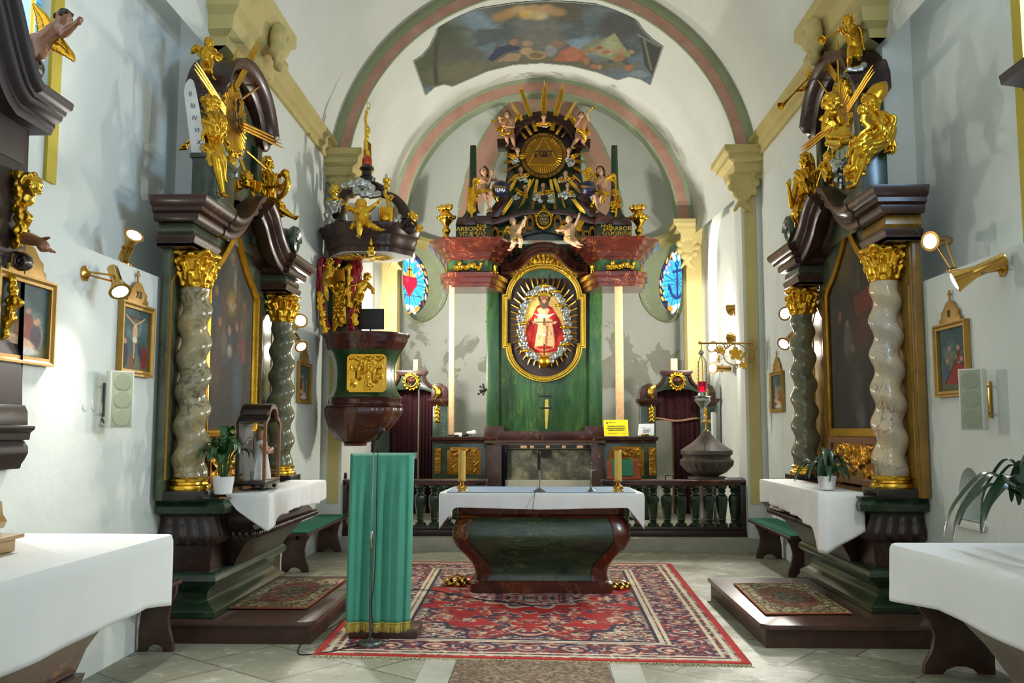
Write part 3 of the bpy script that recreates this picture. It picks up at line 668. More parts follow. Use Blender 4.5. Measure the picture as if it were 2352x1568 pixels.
def leaf_blade(s, pts, w, u):
 """a tapering leaf along pts, w half width"""
 pts = spl(pts, 5); n = len(pts); L, Mi, R = [], [], []
 for i, p in enumerate(pts):
  t = i / (n - 1); tan = (pts[min(i + 1, n - 1)] - pts[max(i - 1, 0)]).normalized(); sd = tan.cross(V((0, 0, 1)))
  if sd.length < .1: sd = V(u)
  sd.normalize(); ww = w * (math.sin(PI * min(1, t * .92 + .06)) ** .8) ; up = sd.cross(tan)
  L.append(p - sd * ww + up * ww * .3); Mi.append(p); R.append(p + sd * ww + up * ww * .3)
 s.grid([L, Mi, R])
def plant(name, label, base, pr, ph, spread, height, nleaf, seed, mt='leaf', droop=.3, wl=.075):
 t = thing(name, label, 'plant', base); rn = random.Random(seed); b = V(base)
 s = MB(); s.lathe([(pr * .74, 0), (pr * .8, ph * .04), (pr, ph), (pr * .93, ph), (pr * .9, ph * .85), (.001, ph * .84)], b, 28); s.build('pot', M['pot_white'], t)
 MB().lathe([(pr * .9, ph * .8), (pr * .5, ph * .88), (.001, ph * .9)], b, 16).build('soil', M['soil'], t)
 top = b + V((0, 0, ph * .85))
 for k in range(nleaf):
  a = k * 2.4 + rn.random() * .6; f = rn.uniform(.25, 1); d = V((math.cos(a), math.sin(a), 0)); hh = height * rn.uniform(.55, 1) * (1.15 - f * .45); sp = spread * f
  p1 = top + d * sp * .3 + V((0, 0, hh * .55)); p2 = top + d * sp * .68 + V((0, 0, hh * (.95 if f < .7 else .85))); p3 = top + d * sp * 1.0 + V((0, 0, hh * (.95 - droop * f * 1.4))); p4 = top + d * sp * 1.12 + V((0, 0, hh * (.8 - droop * f * 2.2)))
  s = MB(); s.tube(spl([top + d * pr * .2, p1, p1.lerp(p2, .3)], 3), [.004, .003], 5); leaf_blade(s, [p1, p1.lerp(p2, .5) + V((0, 0, .01)), p2, p3, p4], height * wl * rn.uniform(.8, 1.15), (1, 0, 0))
  s.build('leaf', M[mt], t, sm=60)
 return t
def figure(name, label, cat, J, Y, s, mat='gold', hairm=None, chub=1.0, face=(0, -1, 0), robe=None, wings=None, group=None, robem='gold', wingm='gold', hair='curly', loin=False, vox=None, clothes=None, torso=True, arms=True, legs=True, root=None):
 """J: joints (px, py, dy) seen in the photo at depth Y; s: head height in metres. One continuous remeshed body with hair, wings, drapery as parts."""
 g = {k: P(v[0], v[1], Y + (v[2] if len(v) > 2 else 0)) for k, v in J.items()}
 lo = min(g.values(), key=lambda p: p.z); t = thing(name, label, cat, root or (lo.x, lo.y, lo.z), group)
 vox = vox or max(.0062, s * .04); B = MB(); h = g['head']; f = V(face).normalized(); c = chub
 nk = g.get('neck') or h + V((0, 0, -s * .6)); up = (h - nk).normalized(); f = (f - up * f.dot(up)).normalized(); sd = f.cross(up)
 B.ball(h, (s * .40, s * .46, s * .5), Matrix((sd, f, up)).transposed(), 14)
 B.ball(h - up * s * .2 + f * s * .1, (s * .3, s * .34, s * .32), Matrix((sd, f, up)).transposed(), 12)
 B.cap(h + f * s * .42 + up * s * .04, h + f * s * .53 - up * s * .12, s * .05, s * .075, 8)               # nose
 for k in (-1, 1):
  B.ball(h + f * s * .35 + sd * s * .2 * k - up * s * .14, s * .13, seg=8); B.cap(h + f * s * .42 + sd * s * .08 * k + up * s * .1, h + f * s * .36 + sd * s * .26 * k + up * s * .1, s * .05, s * .05, 7)
  B.ball(h + sd * s * .41 * k - up * s * .05 - f * s * .02, (s * .05, s * .09, s * .13), Matrix((sd, f, up)).transposed(), 8)
  B.ball(h + f * s * .4 + sd * s * .15 * k, s * .055, seg=7)
 B.cap(h + f * s * .41 + sd * s * .1 - up * s * .24, h + f * s * .41 - sd * s * .1 - up * s * .24, s * .045, s * .045, 6); B.ball(h + f * s * .34 - up * s * .38, s * .11, seg=8)
 B.cap(h - up * s * .3, nk - up * s * .12, s * .2 * c, s * .24 * c)
 if 'shL' in g:
  a, b = g['shL'], g['shR']; mid = (a + b) / 2; pv = g.get('pelvis') or mid - up * s * 2.1
  B.cap(nk - up * s * .1, mid, s * .26, s * .3)
  B.cap(a, b, s * .26 * c, s * .26 * c); ch = mid.lerp(pv, .3); wa = mid.lerp(pv, .65)
  lat = (b - a).normalized() * min(.36 * s, (b - a).length * .3)
  for k in (-1, 1): B.limb([mid + lat * k, ch + lat * .9 * k, wa + lat * .62 * k, pv + lat * .7 * k], [s * .34 * c, s * .38 * c, s * .36 * c, s * .4 * c])
  B.cap(ch, wa.lerp(pv, .4) + f * s * .1 * c, s * .42 * c, s * .42 * c)
  for k, q in (('L', -1), ('R', 1)):
   if 'el' + k in g:
    S_, E, H = g['sh' + k], g['el' + k], g['ha' + k]; B.limb([S_, S_.lerp(E, .45), E], [s * .25 * c, s * .22 * c, s * .17 * c]); B.limb([E, E.lerp(H, .3), H], [s * .17 * c, s * .175 * c, s * .11 * c])
    d = (H - E).normalized(); w_, n_ = frame(d); pm = H + d * s * .22; B.cap(H, pm, s * .12, s * .17)
    for j in range(4):
     o = w_ * (j - 1.5) * s * .095; L = s * (.3, .36, .34, .26)[j]; k1 = pm + o + d * L * .55 + n_ * s * .03; B.limb([pm + o * .8, k1, k1 + (d * .7 + n_ * .7) * L * .5], [s * .055, s * .05, s * .04], 6)
    B.limb([H + d * s * .06 - w_ * s * .1, H + d * s * .2 - w_ * s * .24 + n_ * s * .06, H + d * s * .36 - w_ * s * .2 + n_ * s * .14], [s * .065, s * .06, s * .045], 6)
  for k in 'LR':
   if 'kn' + k in g:
    K, F = g['kn' + k], g['ft' + k]; hp = pv + ((b - a).normalized() * s * .26 * (1 if k == 'R' else -1)) * min(1, c)
    B.limb([hp, hp.lerp(K, .45), K], [s * .4 * c, s * .36 * c, s * .24 * c]); B.limb([K, K.lerp(F, .35), F], [s * .23 * c, s * .25 * c, s * .13 * c])
    d = (F - K).normalized(); tdir = f - d * f.dot(d); tdir = tdir.normalized() if tdir.length > .15 else d
    toe = F + tdir * s * .5 + d * s * .12; B.cap(F + d * s * .06, toe, s * .15, s * .11)
    for j in range(5): o = sd * (j - 2) * s * .06; B.cap(toe + o * .8, toe + o + tdir * s * .12, s * .05, s * .04, 6)
 B.build('body', M[mat], t, sm=180, mods=[remesh(vox, 2, .4)])
 if hair:
  Hm = MB(); rn = random.Random(hash(name) % 97 + int(J['head'][0]));
  for k in range(46 if hair != 'long' else 60):
   u = rn.uniform(-1, 1); a = rn.uniform(0, 2 * PI); q = math.sqrt(1 - u * u); v = sd * math.cos(a) * q + f * math.sin(a) * q + up * u
   if v.dot(f) > .42 or v.dot(up) < -.5 or (v.dot(f) > .1 and v.dot(up) < .1): continue
   p = h + (sd * v.dot(sd) * .42 + f * v.dot(f) * .45 + up * v.dot(up) * .5) * s; Hm.ball(p, s * rn.uniform(.1, .16), seg=7)
   if hair == 'long' and v.dot(up) < .3: Hm.cap(p, p - up * s * .45 - f * s * .05, s * .12, s * .08, 6)
  if hair == 'beard':
   for k in range(16): p = h + f * s * rn.uniform(.2, .4) - up * s * rn.uniform(.3, .45) + sd * s * rn.uniform(-.25, .25); Hm.cap(p, p - up * s * rn.uniform(.15, .45), s * .1, s * .06, 6)
  Hm.ball(h + up * s * .18 - f * s * .12, (s * .42, s * .42, s * .38), Matrix((sd, f, up)).transposed())
  Hm.build('hair', M[hairm or mat], t, sm=180, mods=[remesh(max(.006, s * .045), 1)])
 for wpts in (wings or []):
  add_wing(t, [P(x, y, Y + dy) for x, y, dy in wpts], s, wingm)
 for strand in (robe or []):
  drape(t, [P(x, y, Y + dy) for x, y, dy in strand[0]], strand[1] * s, robem, vox)
 return t, g
def add_wing(t, pts, s, m='gold'):
 """pts: root, bend, tip"""
 r, b, tip = pts; W = MB(); path = spl([r, b, tip], 7); n = len(path); down = None
 ax = (tip - r); side = ax.cross(V((0, 1, 0))).normalized()
 if side.z > 0: side = -side
 for i, p in enumerate(path):
  k = i / (n - 1); L = s * (1.0 - .35 * k) * .9; d = (side * (1 - k * .55) + ax.normalized() * (.25 + .8 * k)).normalized()
  W.ball(p + d * L * .45 + V((0, .004 * i, 0)), (s * .12, s * .055, L * .62), Matrix((d.cross(V((0, 1, 0))).normalized(), V((0, 1, 0)), d)).transposed() if True else None, 8)
  W.ball(p + d * L * .15 - V((0, s * .05, 0)), (s * .12, s * .06, L * .32), Matrix((d.cross(V((0, 1, 0))).normalized(), V((0, 1, 0)), d)).transposed(), 8)
 W.tube(path, [s * .14, s * .13, s * .06], 7)
 W.build('wing', M[m], t, sm=180, mods=[remesh(max(.006, s * .035), 1)])
def drape(t, pts, w, m, vox, name='drapery', n=8):
 """folded cloth: a bundle of wavering strands fused together"""
 rn = random.Random(int(abs(pts[0].x) * 1000) + len(pts)); pts = spl(pts, 6); D = MB()
 for k in range(n):
  a = 2 * PI * (k + rn.uniform(-.25, .25)) / n; ph = rn.random() * 6; q = []
  for i, p in enumerate(pts):
   tt = (pts[min(i + 1, len(pts) - 1)] - pts[max(i - 1, 0)]); u, v = frame(tt) if tt.length > 1e-6 else (V((1, 0, 0)), V((0, 0, 1)))
   q.append(p + (u * math.cos(a + i * .12) + v * math.sin(a + i * .12)) * w * (.78 + .2 * math.sin(i * .9 + ph)))
  D.tube(q, [w * .2, w * .27, w * .16], 6)
 D.tube(pts, [w * .66, w * .78, w * .5], 8)
 D.build(name, M[m], t, sm=180, mods=[remesh(vox * .9, 1, .4)])
def cloud(name, label, blobs, Y, group=None, m='silver', cat='cloud', parent=None):
 s = MB(); rn = random.Random(int(blobs[0][0]))
 for x, y, r in blobs:
  c = P(x, y, Y); R = r * Y / FPX; s.ball(c, (R, R * .7, R * .9), seg=12)
  if R > .055: s.tube(spiral(c - V((0, R * .66, 0)), V((1, 0, 0)), V((0, 0, 1)), R * .62, R * .1, rn.choice((-1.4, 1.4)), 22, rn.random() * 6), [R * .16, R * .1], 6)
  for k in range(5): a = k * 1.3 + rn.random() * .5; s.ball(c + V((math.cos(a) * R * .62, -R * .35, math.sin(a) * R * .55)), R * rn.uniform(.5, .7), seg=9)
 o = s.build(name, M[m], parent, sm=180, mods=[remesh(.009, 2)])
 if parent is None: tag(o, label, cat, group)
 return o
def rod(t, a, b, r, name='ray', m='gold_bright'):
 s = MB(); s.tube([a, V(a).lerp(V(b), .8), b], [r, r * .9, r * .25], 6); return s.build(name, M[m], t, sm=30)
def pg(pts, x): return [V((x, y, z)) for y, z in pts]
def side_altar(sg):
 nm = 'left' if sg < 0 else 'right'; xw = XL + .012 if sg < 0 else XR - .012; Yc = 8.12 if sg < 0 else 8.46; dz = 0 if sg < 0 else .06; yo = .0 if sg < 0 else .02
 X = lambda d: xw - sg * d                                    # d: distance out from the wall
 flip = lambda pr: pr if sg > 0 else [(a, -b) for a, b in pr]
 A = thing('altar_table', f'dark marbled sarcophagus-shaped side altar base with flared front against the {nm} wall', 'altar', (X(.4), Yc, .16))
 y0, y1 = Yc - 1.13, Yc + 1.3; px0 = .4
 def sk(path, prof, name, m, inner=True):
  s = MB(); s.sweep(path if 1 else path, flip([(z, o) for z, o in prof]), (0, 0, 1)); return s.build(name, M[m], A)
 y2 = Yc + .72; mk = lambda y: [(xw, y0, 0), (X(px0), y0, 0), (X(px0), y, 0), (xw, y, 0)]; path = mk(y2)
 sk(path, [(.17, -.3), (.17, .04), (.21, .04), (.23, .02), (.25, -.02), (.29, -.05), (.34, -.05), (.38, -.02), (.41, .03), (.44, .05), (.47, .04), (.5, .0), (.5, -.3)], 'plinth', 'green_dark')
 MB().box(((xw + X(.24)) / 2, (y2 + y1) / 2, .47), (.24, y1 - y2, .94)).build('far_pedestal', M['dark_marble'], A); path2 = mk(y1)
 sk(path, [(.5, -.3), (.5, -.03), (.72, .0), (.74, -.3)], 'pedestal_body', 'dark_marble')
 sk(path2, [(.92, -.3), (.92, .03), (.95, .12), (1.0, .13), (1.03, .1), (1.06, .12), (1.06, -.3)], 'pedestal_top', 'green_dark')
 for (ya, yb) in ((y0, Yc - .75),):           # gadrooned neck
  s = MB(); pth = [V((xw, ya, 0)), V((X(px0), ya, 0)), V((X(px0), yb, 0)), V((xw, yb, 0))]
  R = []
  tot = sum((b - a).length for a, b in zip(pth[:-1], pth[1:])); n = 84
  cen = (V((xw, (ya + yb) / 2, 0)))
  cols = []
  for i in range(n + 1):
   d = tot * i / n
   for a, b in zip(pth[:-1], pth[1:]):
    L = (b - a).length
    if d <= L + 1e-6: p = a.lerp(b, d / L); break
    d -= L
   out = (p - cen).normalized(); lob = .016 * abs(math.sin(i * PI / 6))
   cols.append([p + out * (o + lob * k) + V((0, 0, z)) for z, o, k in ((.7, .0, 1), (.73, .05, 1), (.78, .06, 1), (.85, .03, 1), (.9, .01, .6), (.94, .03, 0))])
  s.rings(cols, False, False); s.build('gadroon', M['dark_marble'], A, sm=50)
 f0, f1 = Yc - .72, Yc + .68; fx = .43
 def ring(o, z, e=1.0): return [V((xw, f0 - o * e, z)), V((X(fx + o), f0 - o * e, z)), V((X(fx + o), f1 + o * e, z)), V((xw, f1 + o * e, z))]
 def body(lst, name, m):
  s = MB(); s.rings([ring(o, z) for z, o in lst]); return s.build(name, M[m], A, sm=40)
 body([(.49, .0), (.53, .02), (.6, .07), (.68, .13), (.74, .22), (.76, .25)], 'sarcophagus', 'dark_marble')
 s = MB(); R = ring(.26, .77);
 for a, b in zip(R[:-1], R[1:]):
  n = int((b - a).length / .05)
  for i in range(n): p = a.lerp(b, (i + .5) / n); s.ball(p, (.024, .024, .03), seg=8)
 s.rings([ring(.235, .75), ring(.26, .8)]); s.build('gadroon_edge', M['dark_marble'], A, sm=60)
 body([(.79, .24), (.84, .2), (.9, .19), (.98, .22), (1.0, .26), (1.07, .27)], 'tabletop', 'dark_marble')
 CO, ks, ye = (1.15, .76, Yc - .13) if sg < 0 else (1.09, .86, Yc - .02)
 Rt = thing('altar_retable', f'tall side altar retable with two twisted columns and dark painting on the {nm} wall', 'altar retable', (X(.2), Yc, 1.06))
 pm = 'green_grey' if sg < 0 else 'ochre_marble'
 s = MB(); s.prism(pg([(Yc - 1.3, 1.05), (Yc + 1.3, 1.05), (Yc + 1.3, 3.0 + dz), (Yc - 1.3, 3.0 + dz)], xw), (X(.07) - xw, 0, 0), .012); s.build('back_panel', M[pm], Rt)
 for ya in (Yc - CO, Yc + CO):
  s = MB(); s.box((X(.06), ya, 2.0 + dz / 2), (.05, .38, 1.9 + dz), .012); s.box((X(.088), ya, 2.0), (.012, .28, 1.6), .005); s.build('pilaster', M[pm], Rt)
  s = MB(); s.sweep([(X(.092), ya - .17, 1.2), (X(.092), ya - .17, 2.7), (X(.092), ya, 2.86), (X(.092), ya + .17, 2.7), (X(.092), ya + .17, 1.2)], [(-.008, -.008), (-.008, .008), (.008, .008), (.008, -.008)], (1, 0, 0)); s.build('pilaster_moulding', M['frame_gold'], Rt)
  dn = ya < Yc; bd = .27 if dn else .33; cx, cy = X(.215 if dn else .25), ya; zt = 2.95 + dz * 1.6
  mt = ('column_grey' if ya < Yc else 'column_dark') if sg < 0 else ('column_pale' if ya < Yc else 'column_dark')
  col = twist_mb((cx, cy, 1.2), .128, .108, zt - .28 - 1.2, 5.7, .021, -sg, 0).build('column', M[mt], Rt, sm=180)
  s = MB(); s.box((cx, cy, 1.085), (.35, .36, .07), .008); s.build('plinth_block', M['black_wood'], col)
  s = MB(); s.lathe([(.16, 1.12), (.165, 1.135), (.16, 1.155), (.14, 1.165), (.135, 1.18), (.15, 1.19), (.152, 1.205), (.14, 1.215), (.128, 1.22), (.1, 1.22)], (cx, cy, 0), 32); s.build('column_base', M['gold_bright'], col)
  capital_mb((cx, cy, zt - .29), .108, .29).build('capital', M['gold'], col, sm=40, mods=[remesh(.0085, 1)])
  b0, b1 = ya - .25, ya + .25; kz = lambda l: [(zt + z * ks, o) for z, o in l]
  pth = [(xw, b0, 0), (X(bd), b0, 0), (X(bd), b1, 0), (xw, b1, 0)]
  en = MB(); en.sweep(pth, flip(kz([(0, -.1), (0, .0), (.03, .0), (.03, .02), (.06, .02), (.08, .03), (.11, .03), (.11, -.1)])), (0, 0, 1)); en.box(((xw + X(bd)) / 2, ya, zt + .055 * ks), (bd, .5, .1 * ks)); en.build('architrave', M['brown_marble'], Rt)
  en = MB(); en.sweep(pth, flip(kz([(.11, -.1), (.11, -.01), (.15, .015), (.2, .01), (.24, -.01), (.24, -.1)])), (0, 0, 1)); en.build('frieze', M['ochre_marble' if (sg > 0 and ya < Yc) else 'green_grey'], Rt)
 zc = zt + .24 * ks; ztop = zc + .23 * ks; prof = [(o * .75, z * ks) for o, z in [(0, 0), (.06, 0), (.08, .03), (.08, .07), (.13, .09), (.13, .13), (.17, .15), (.2, .2), (.2, .23), (0, .23)]]
 for ya in (Yc - CO, Yc + CO):
  bd = .28 if ya < Yc else .34; pth = [(xw, ya - .27, 0), (X(bd), ya - .27, 0), (X(bd), ya + .27, 0), (xw, ya + .27, 0)]
  s = MB(); s.sweep(pth, flip([(zc + z, o) for o, z in prof]), (0, 0, 1)); s.box(((xw + X(bd)) / 2, ya, zc + .11 * ks), (bd, .54, .21 * ks)); s.build('cornice', M['brown_marble'], Rt)
 half = [(-.92, 0), (-.78, .0), (-.58, .05), (-.36, .17), (-.2, .31), (-.06, .37)]
 def sp2(h): return [V((X(.1), Yc + q.x, zc + q.y)) for q in spl([V((a, b, 0)) for a, b in h], 6)]
 for h in (half, [(-a, b) for a, b in half][::-1]):
  s = MB(); s.sweep(sp2(h), [((o + .19) * (-sg), z) for o, z in prof[::-1]] + [((-.05) * -sg, .23 * ks), ((-.05) * -sg, 0)], (1, 0, 0)); s.build('pediment_scroll', M['brown_marble'], Rt, sm=50)
 tp = [(Yc - .95, 2.9)] + [(Yc + q.x, zc + q.y + .02) for q in spl([V((a, b, 0)) for a, b in half], 4)] + [(Yc + q.x, zc + q.y + .02) for q in spl([V((-a, b, 0)) for a, b in half[::-1]], 4)] + [(Yc + .95, 2.9)]
 s = MB(); s.prism(pg(tp, xw), (X(.1) - xw, 0, 0)); s.build('tympanum', M['green_grey'], Rt)
 hw, zb, zs, za = .66, 1.55, 2.83 + dz, 3.36 + dz * 1.5; yq = Yc - .02
 half_o = [(hw, zb), (hw, zs), (hw - .05, zs + .05), (hw - .12, zs + .1)] + [(q.x, q.y) for q in spl([V((hw - .12, zs + .1, 0)), V((hw - .25, zs + .17, 0)), V((.18, zs + .36, 0)), V((.0, za, 0))], 5)][1:]
 outl = [(yq + a, z) for a, z in half_o] + [(yq - a, z) for a, z in half_o[::-1][1:]]
 s = MB(); s.sweep(pg(outl, X(.12)), [(-.02, -.035), (.03, -.035), (.045, -.01), (.045, .015), (.02, .035), (-.02, .035)] , (1, 0, 0), True); fr = s.build('picture_frame', M['gold'], Rt, sm=40)
 cv = Canvas(110, 190, (46, 44, 36)); cv.asp = 1.7
 cv.blotch((66, 60, 46), .5, 4, 6, 3 + sg, .3); cv.blotch((30, 30, 28), .52, 5, 5, 8 + sg, .2)
 rn = random.Random(5 + sg)
 if sg < 0:
  cv.ell(.5, .36, .2, .12, (120, 92, 44), 1.2, 0, .8); cv.ell(.5, .36, .07, .045, (178, 138, 66), 1.2); cv.poly([(.4, .35), (.5, .38), (.62, .345), (.53, .4), (.5, .395)], (150, 150, 138)); cv.ell(.5, .15, .12, .1, (84, 80, 62), 1); cv.ell(.5, .14, .04, .03, (140, 110, 84), .6); cv.ell(.56, .24, .03, .07, (130, 128, 116), 1)
  for (x, y, c) in ((.2, .33, (140, 100, 76)), (.28, .47, (160, 110, 84)), (.47, .5, (168, 124, 96)), (.62, .47, (168, 120, 92)), (.77, .35, (130, 86, 60)), (.73, .46, (120, 84, 62)), (.38, .55, (140, 100, 80))):
   cv.ell(x, y + .07, .09, .08, rn.choice([(58, 66, 74), (84, 70, 50), (50, 54, 50)]), .8); cv.ell(x, y, .035, .025, c, .5)
  cv.poly([(.62, .55), (.8, .52), (.82, .64), (.7, .66)], (124, 62, 48)); cv.ell(.66, .76, .1, .16, (62, 82, 92), .8); cv.ell(.24, .7, .1, .12, (84, 56, 40), .9); cv.ell(.48, .6, .05, .03, (170, 150, 120), .8); cv.ell(.36, .56, .05, .06, (104, 100, 84), .9)
 else:
  cv.ell(.35, .14, .25, .12, (104, 82, 44), 1); cv.poly([(.55, .36), (.95, .31), (1, .42), (.6, .46)], (120, 44, 30)); cv.ell(.72, .52, .22, .08, (84, 46, 34), .7); cv.ell(.4, .48, .035, .028, (160, 116, 88), .5); cv.ell(.4, .56, .09, .08, (96, 92, 74), .8); cv.ell(.55, .8, .12, .12, (64, 68, 66), .8); cv.ell(.25, .42, .035, .026, (130, 92, 70), .5); cv.ell(.65, .25, .02, .07, (84, 80, 66), .8); cv.ell(.62, .93, .09, .06, (92, 98, 96), .8); cv.ell(.5, .6, .04, .02, (120, 110, 80), .8)
 cv.grain(.2); cv.c *= .8
 bw = hw; zz = za - (za - zb) * cv.v; yy = yq + (cv.u - .5) * 2 * bw * (1 if sg < 0 else -1)
 lim = np.interp(zz.ravel(), [z for a, z in half_o], [a for a, z in half_o]).reshape(zz.shape) if True else None
 paint_mesh('painting', cv, np.stack([np.full(zz.shape, X(.115)), yq + np.clip(yy - yq, -lim, lim), zz], -1), M['paint'], Rt)
 s = MB(); zr0, zr1 = 1.1, 1.5; s.sweep(pg([(yq - .6, zr0 + .02), (yq + .6, zr0 + .02), (yq + .6, zr1 - .02), (yq - .6, zr1 - .02)], X(.14)), [(-.03, -.03), (.02, -.03), (.04, .0), (.02, .03), (-.03, .03)], (1, 0, 0), True); s.build('relief_frame', M['frame_wood'], Rt)
 relief_mb((X(.13), yq, (zr0 + zr1) / 2), (0, 1 if sg < 0 else -1, 0), (0, 0, 1), 1.14, .36, .07, 11 + sg, 44, 'mix').build('relief', M['relief_gold'], Rt, sm=60, mods=[remesh(.009, 1)])
 za0 = zc + .2; zh = 4.28 if sg < 0 else 4.48
 s = MB(); s.prism(pg([(ye - .62, za0 - .1), (ye + .62, za0 - .1), (ye + .62, zh)] + [(y, z) for y, z in arc(ye, zh, .62, .36, 0, 180, 20)][1:], xw), (X(.14) - xw, 0, 0), .01); s.build('attic_panel', M['green_grey'], Rt)
 for d in (-1, 1):
  s = MB(); s.box((X(.17), ye + d * .55, (za0 + zh) / 2), (.06, .14, zh - za0), .01); s.build('attic_pilaster', M['green_dark'], Rt)
 hood = [(ye - .74, zh + .02), (ye - .64, zh + .01)] + [(y, z) for y, z in arc(ye, zh + .04, .57, .38, 172, 8, 24)] + [(ye + .64, zh + .01), (ye + .74, zh + .02)]
 s = MB(); s.sweep([V((X(.05), y, z)) for y, z in hood], [((o + .06) * -sg, z * .6) for o, z in ((-.15, 0), (.1, 0), (.13, .06), (.13, .1), (.18, .14), (.22, .24), (.22, .28), (-.15, .28))], (1, 0, 0)); s.build('attic_hood', M['brown_marble'], Rt, sm=45)
 for d in (-1, 1):                                           # carved pedestals for the seated figures
  yp = Yc + d * (CO - .02); s = MB()
  if d < 0: s.box((X(.3), yp + .05, ztop + .2), (.2, .42, .4), .02); s.box((X(.3), yp + .05, ztop + .03), (.24, .46, .06), .015); s.box((X(.3), yp + .05, ztop + .38), (.23, .45, .04), .012)
  else: s.box((X(.2), yp - .02, ztop + .1), (.3, .26, .2), .03); s.tube(spiral((X(.36), yp - .02, ztop + .2), V((0, 1, 0)), V((0, 0, 1)), .13, .02, 2, 40), [.05, .03], 8); s.ball((X(.26), yp - .02, ztop + .2), (.12, .13, .14))
  s.build('figure_pedestal', M['green_dark'], Rt)
 return A, Rt, Yc, X
for sg in (-1, 1):
 A_, R_, YC_, X_ = side_altar(sg)
 if sg < 0: XLd = X_
 else: XRd = X_
def platform(label, x0, x1, y0, y1):
 s = MB(); r = .06; c = []
 sx = 1 if x1 > x0 else -1
 pts = [(x0, y0), (x1 - sx * r, y0), (x1, y0 + r), (x1, y1), (x0, y1)]
 t = thing('platform', label, 'platform', ((x0 + x1) / 2, (y0 + y1) / 2, 0))
 s = MB(); s.prism([V((x, y, 0)) for x, y in [(x0, y0 + .02), (x1 - sx * .03, y0 + .02), (x1 - sx * .03, y1), (x0, y1)]], (0, 0, .13)); s.build('riser', M['dark_wood'], t)
 s = MB(); s.prism([V((x, y, .13)) for x, y in pts], (0, 0, .036), .008); s.build('tread', M['platform_wood'], t)
platform('low brown wooden step platform before the left side altar', XL + .01, -1.65, 6.86, 8.95)
platform('low brown wooden step platform before the right side altar', XR - .01, 1.62, 6.84, 8.97)
def small_rug(label, q):
 cv = Canvas(130, 190, (150, 140, 100)); e = np.minimum(np.minimum(cv.u, 1 - cv.u), np.minimum(cv.v, 1 - cv.v) * 1.7)
 f1 = cv.fbm(34, 50, 3, 2); f2 = cv.fbm(26, 40, 8, 2)
 cv.over((f1 > .56) * .8, (70, 62, 44)); cv.over((f2 > .6) * .7, (206, 194, 150)); cv.over((f2 < .36) * .6, (104, 52, 40))
 inn = (e > .2) * 1.0; k = np.clip((1 - np.hypot((cv.u - .5) / .36, (cv.v - .5) / .37)) * 10, 0, 1) * inn
 cv.over(k * .8, (112, 50, 38)); cv.over(k * (f1 > .6) * .7, (176, 140, 96)); cv.over(k * (f2 > .6) * .6, (80, 40, 32))
 k2 = np.clip((1 - np.hypot((cv.u - .5) / .2, (cv.v - .5) / .2)) * 8, 0, 1) * inn; cv.over(k2, (112, 104, 74)); cv.over(k2 * (f1 > .55) * .8, (56, 44, 34))
 for a in (.06, .19): cv.over((np.abs(e - a) < .008) * .7, (60, 40, 32))
 cv.over((e < .022) * 1.0, (166, 92, 58)); cv.grain(.1)
 return tag(paint_mesh('rug', cv, quad_pos(cv, *q) + np.array((0, 0, .008)), M['rug'], thick=.012), label, 'rug')
z = .17
small_rug('small cream and dark red patterned rug on the left wooden platform', [(-2.44, 8.74, z), (-1.8, 8.7, z), (-2.46, 7.3, z), (-1.82, 7.3, z)])
small_rug('small cream and dark red patterned rug on the right wooden platform', [(1.78, 8.56, z), (2.43, 8.58, z), (1.73, 7.18, z), (2.4, 7.22, z)])
xb, xf = XLd(.4), -2.07
cloth('altar_cloth', [(XLd(.46), 7.06, .0), (-2.3, 7.05, .13), (xf, 7.05, .29), (xf, 7.1, .27), (xf, 7.3, .2), (xf, 7.9, .17), (xf, 8.72, .2), (xf, 8.95, .16), (XLd(.46), 8.95, .02)], 1.085, [(XLd(.42), 7.06), (xf, 7.06), (xf, 8.95), (XLd(.42), 8.95)], 'cloth_white', 'white altar cloth with hanging corner on the left twisted-column altar', 'tablecloth', seed=2)
xf = 2.2
cloth('altar_cloth', [(XRd(.46), 7.32, .3), (2.4, 7.3, .38), (xf + .05, 7.3, .47), (xf, 7.33, .46), (xf, 7.45, .3), (xf, 7.9, .24), (xf, 8.9, .2), (xf, 9.2, .22), (xf + .06, 9.22, .3), (2.4, 9.22, .1), (XRd(.46), 9.22, .02)], 1.085, [(XRd(.42), 7.31), (xf, 7.31), (xf, 9.22), (XRd(.42), 9.22)], 'cloth_white', 'white altar cloth with a long pointed corner on the right twisted-column altar', 'tablecloth', seed=3)
plant('potted_plant', 'leafy green plant in a white pot on the left altar cloth beside the glass case', PZ(512, 1134, 1.093), .082, .13, .2, .43, 26, 3, 'leaf', .1)
plant('potted_plant', 'small dark leafy plant in a white pot on the right altar cloth', PZ(1900, 1124, 1.093), .075, .11, .24, .27, 34, 5, 'leaf_dark', .5)
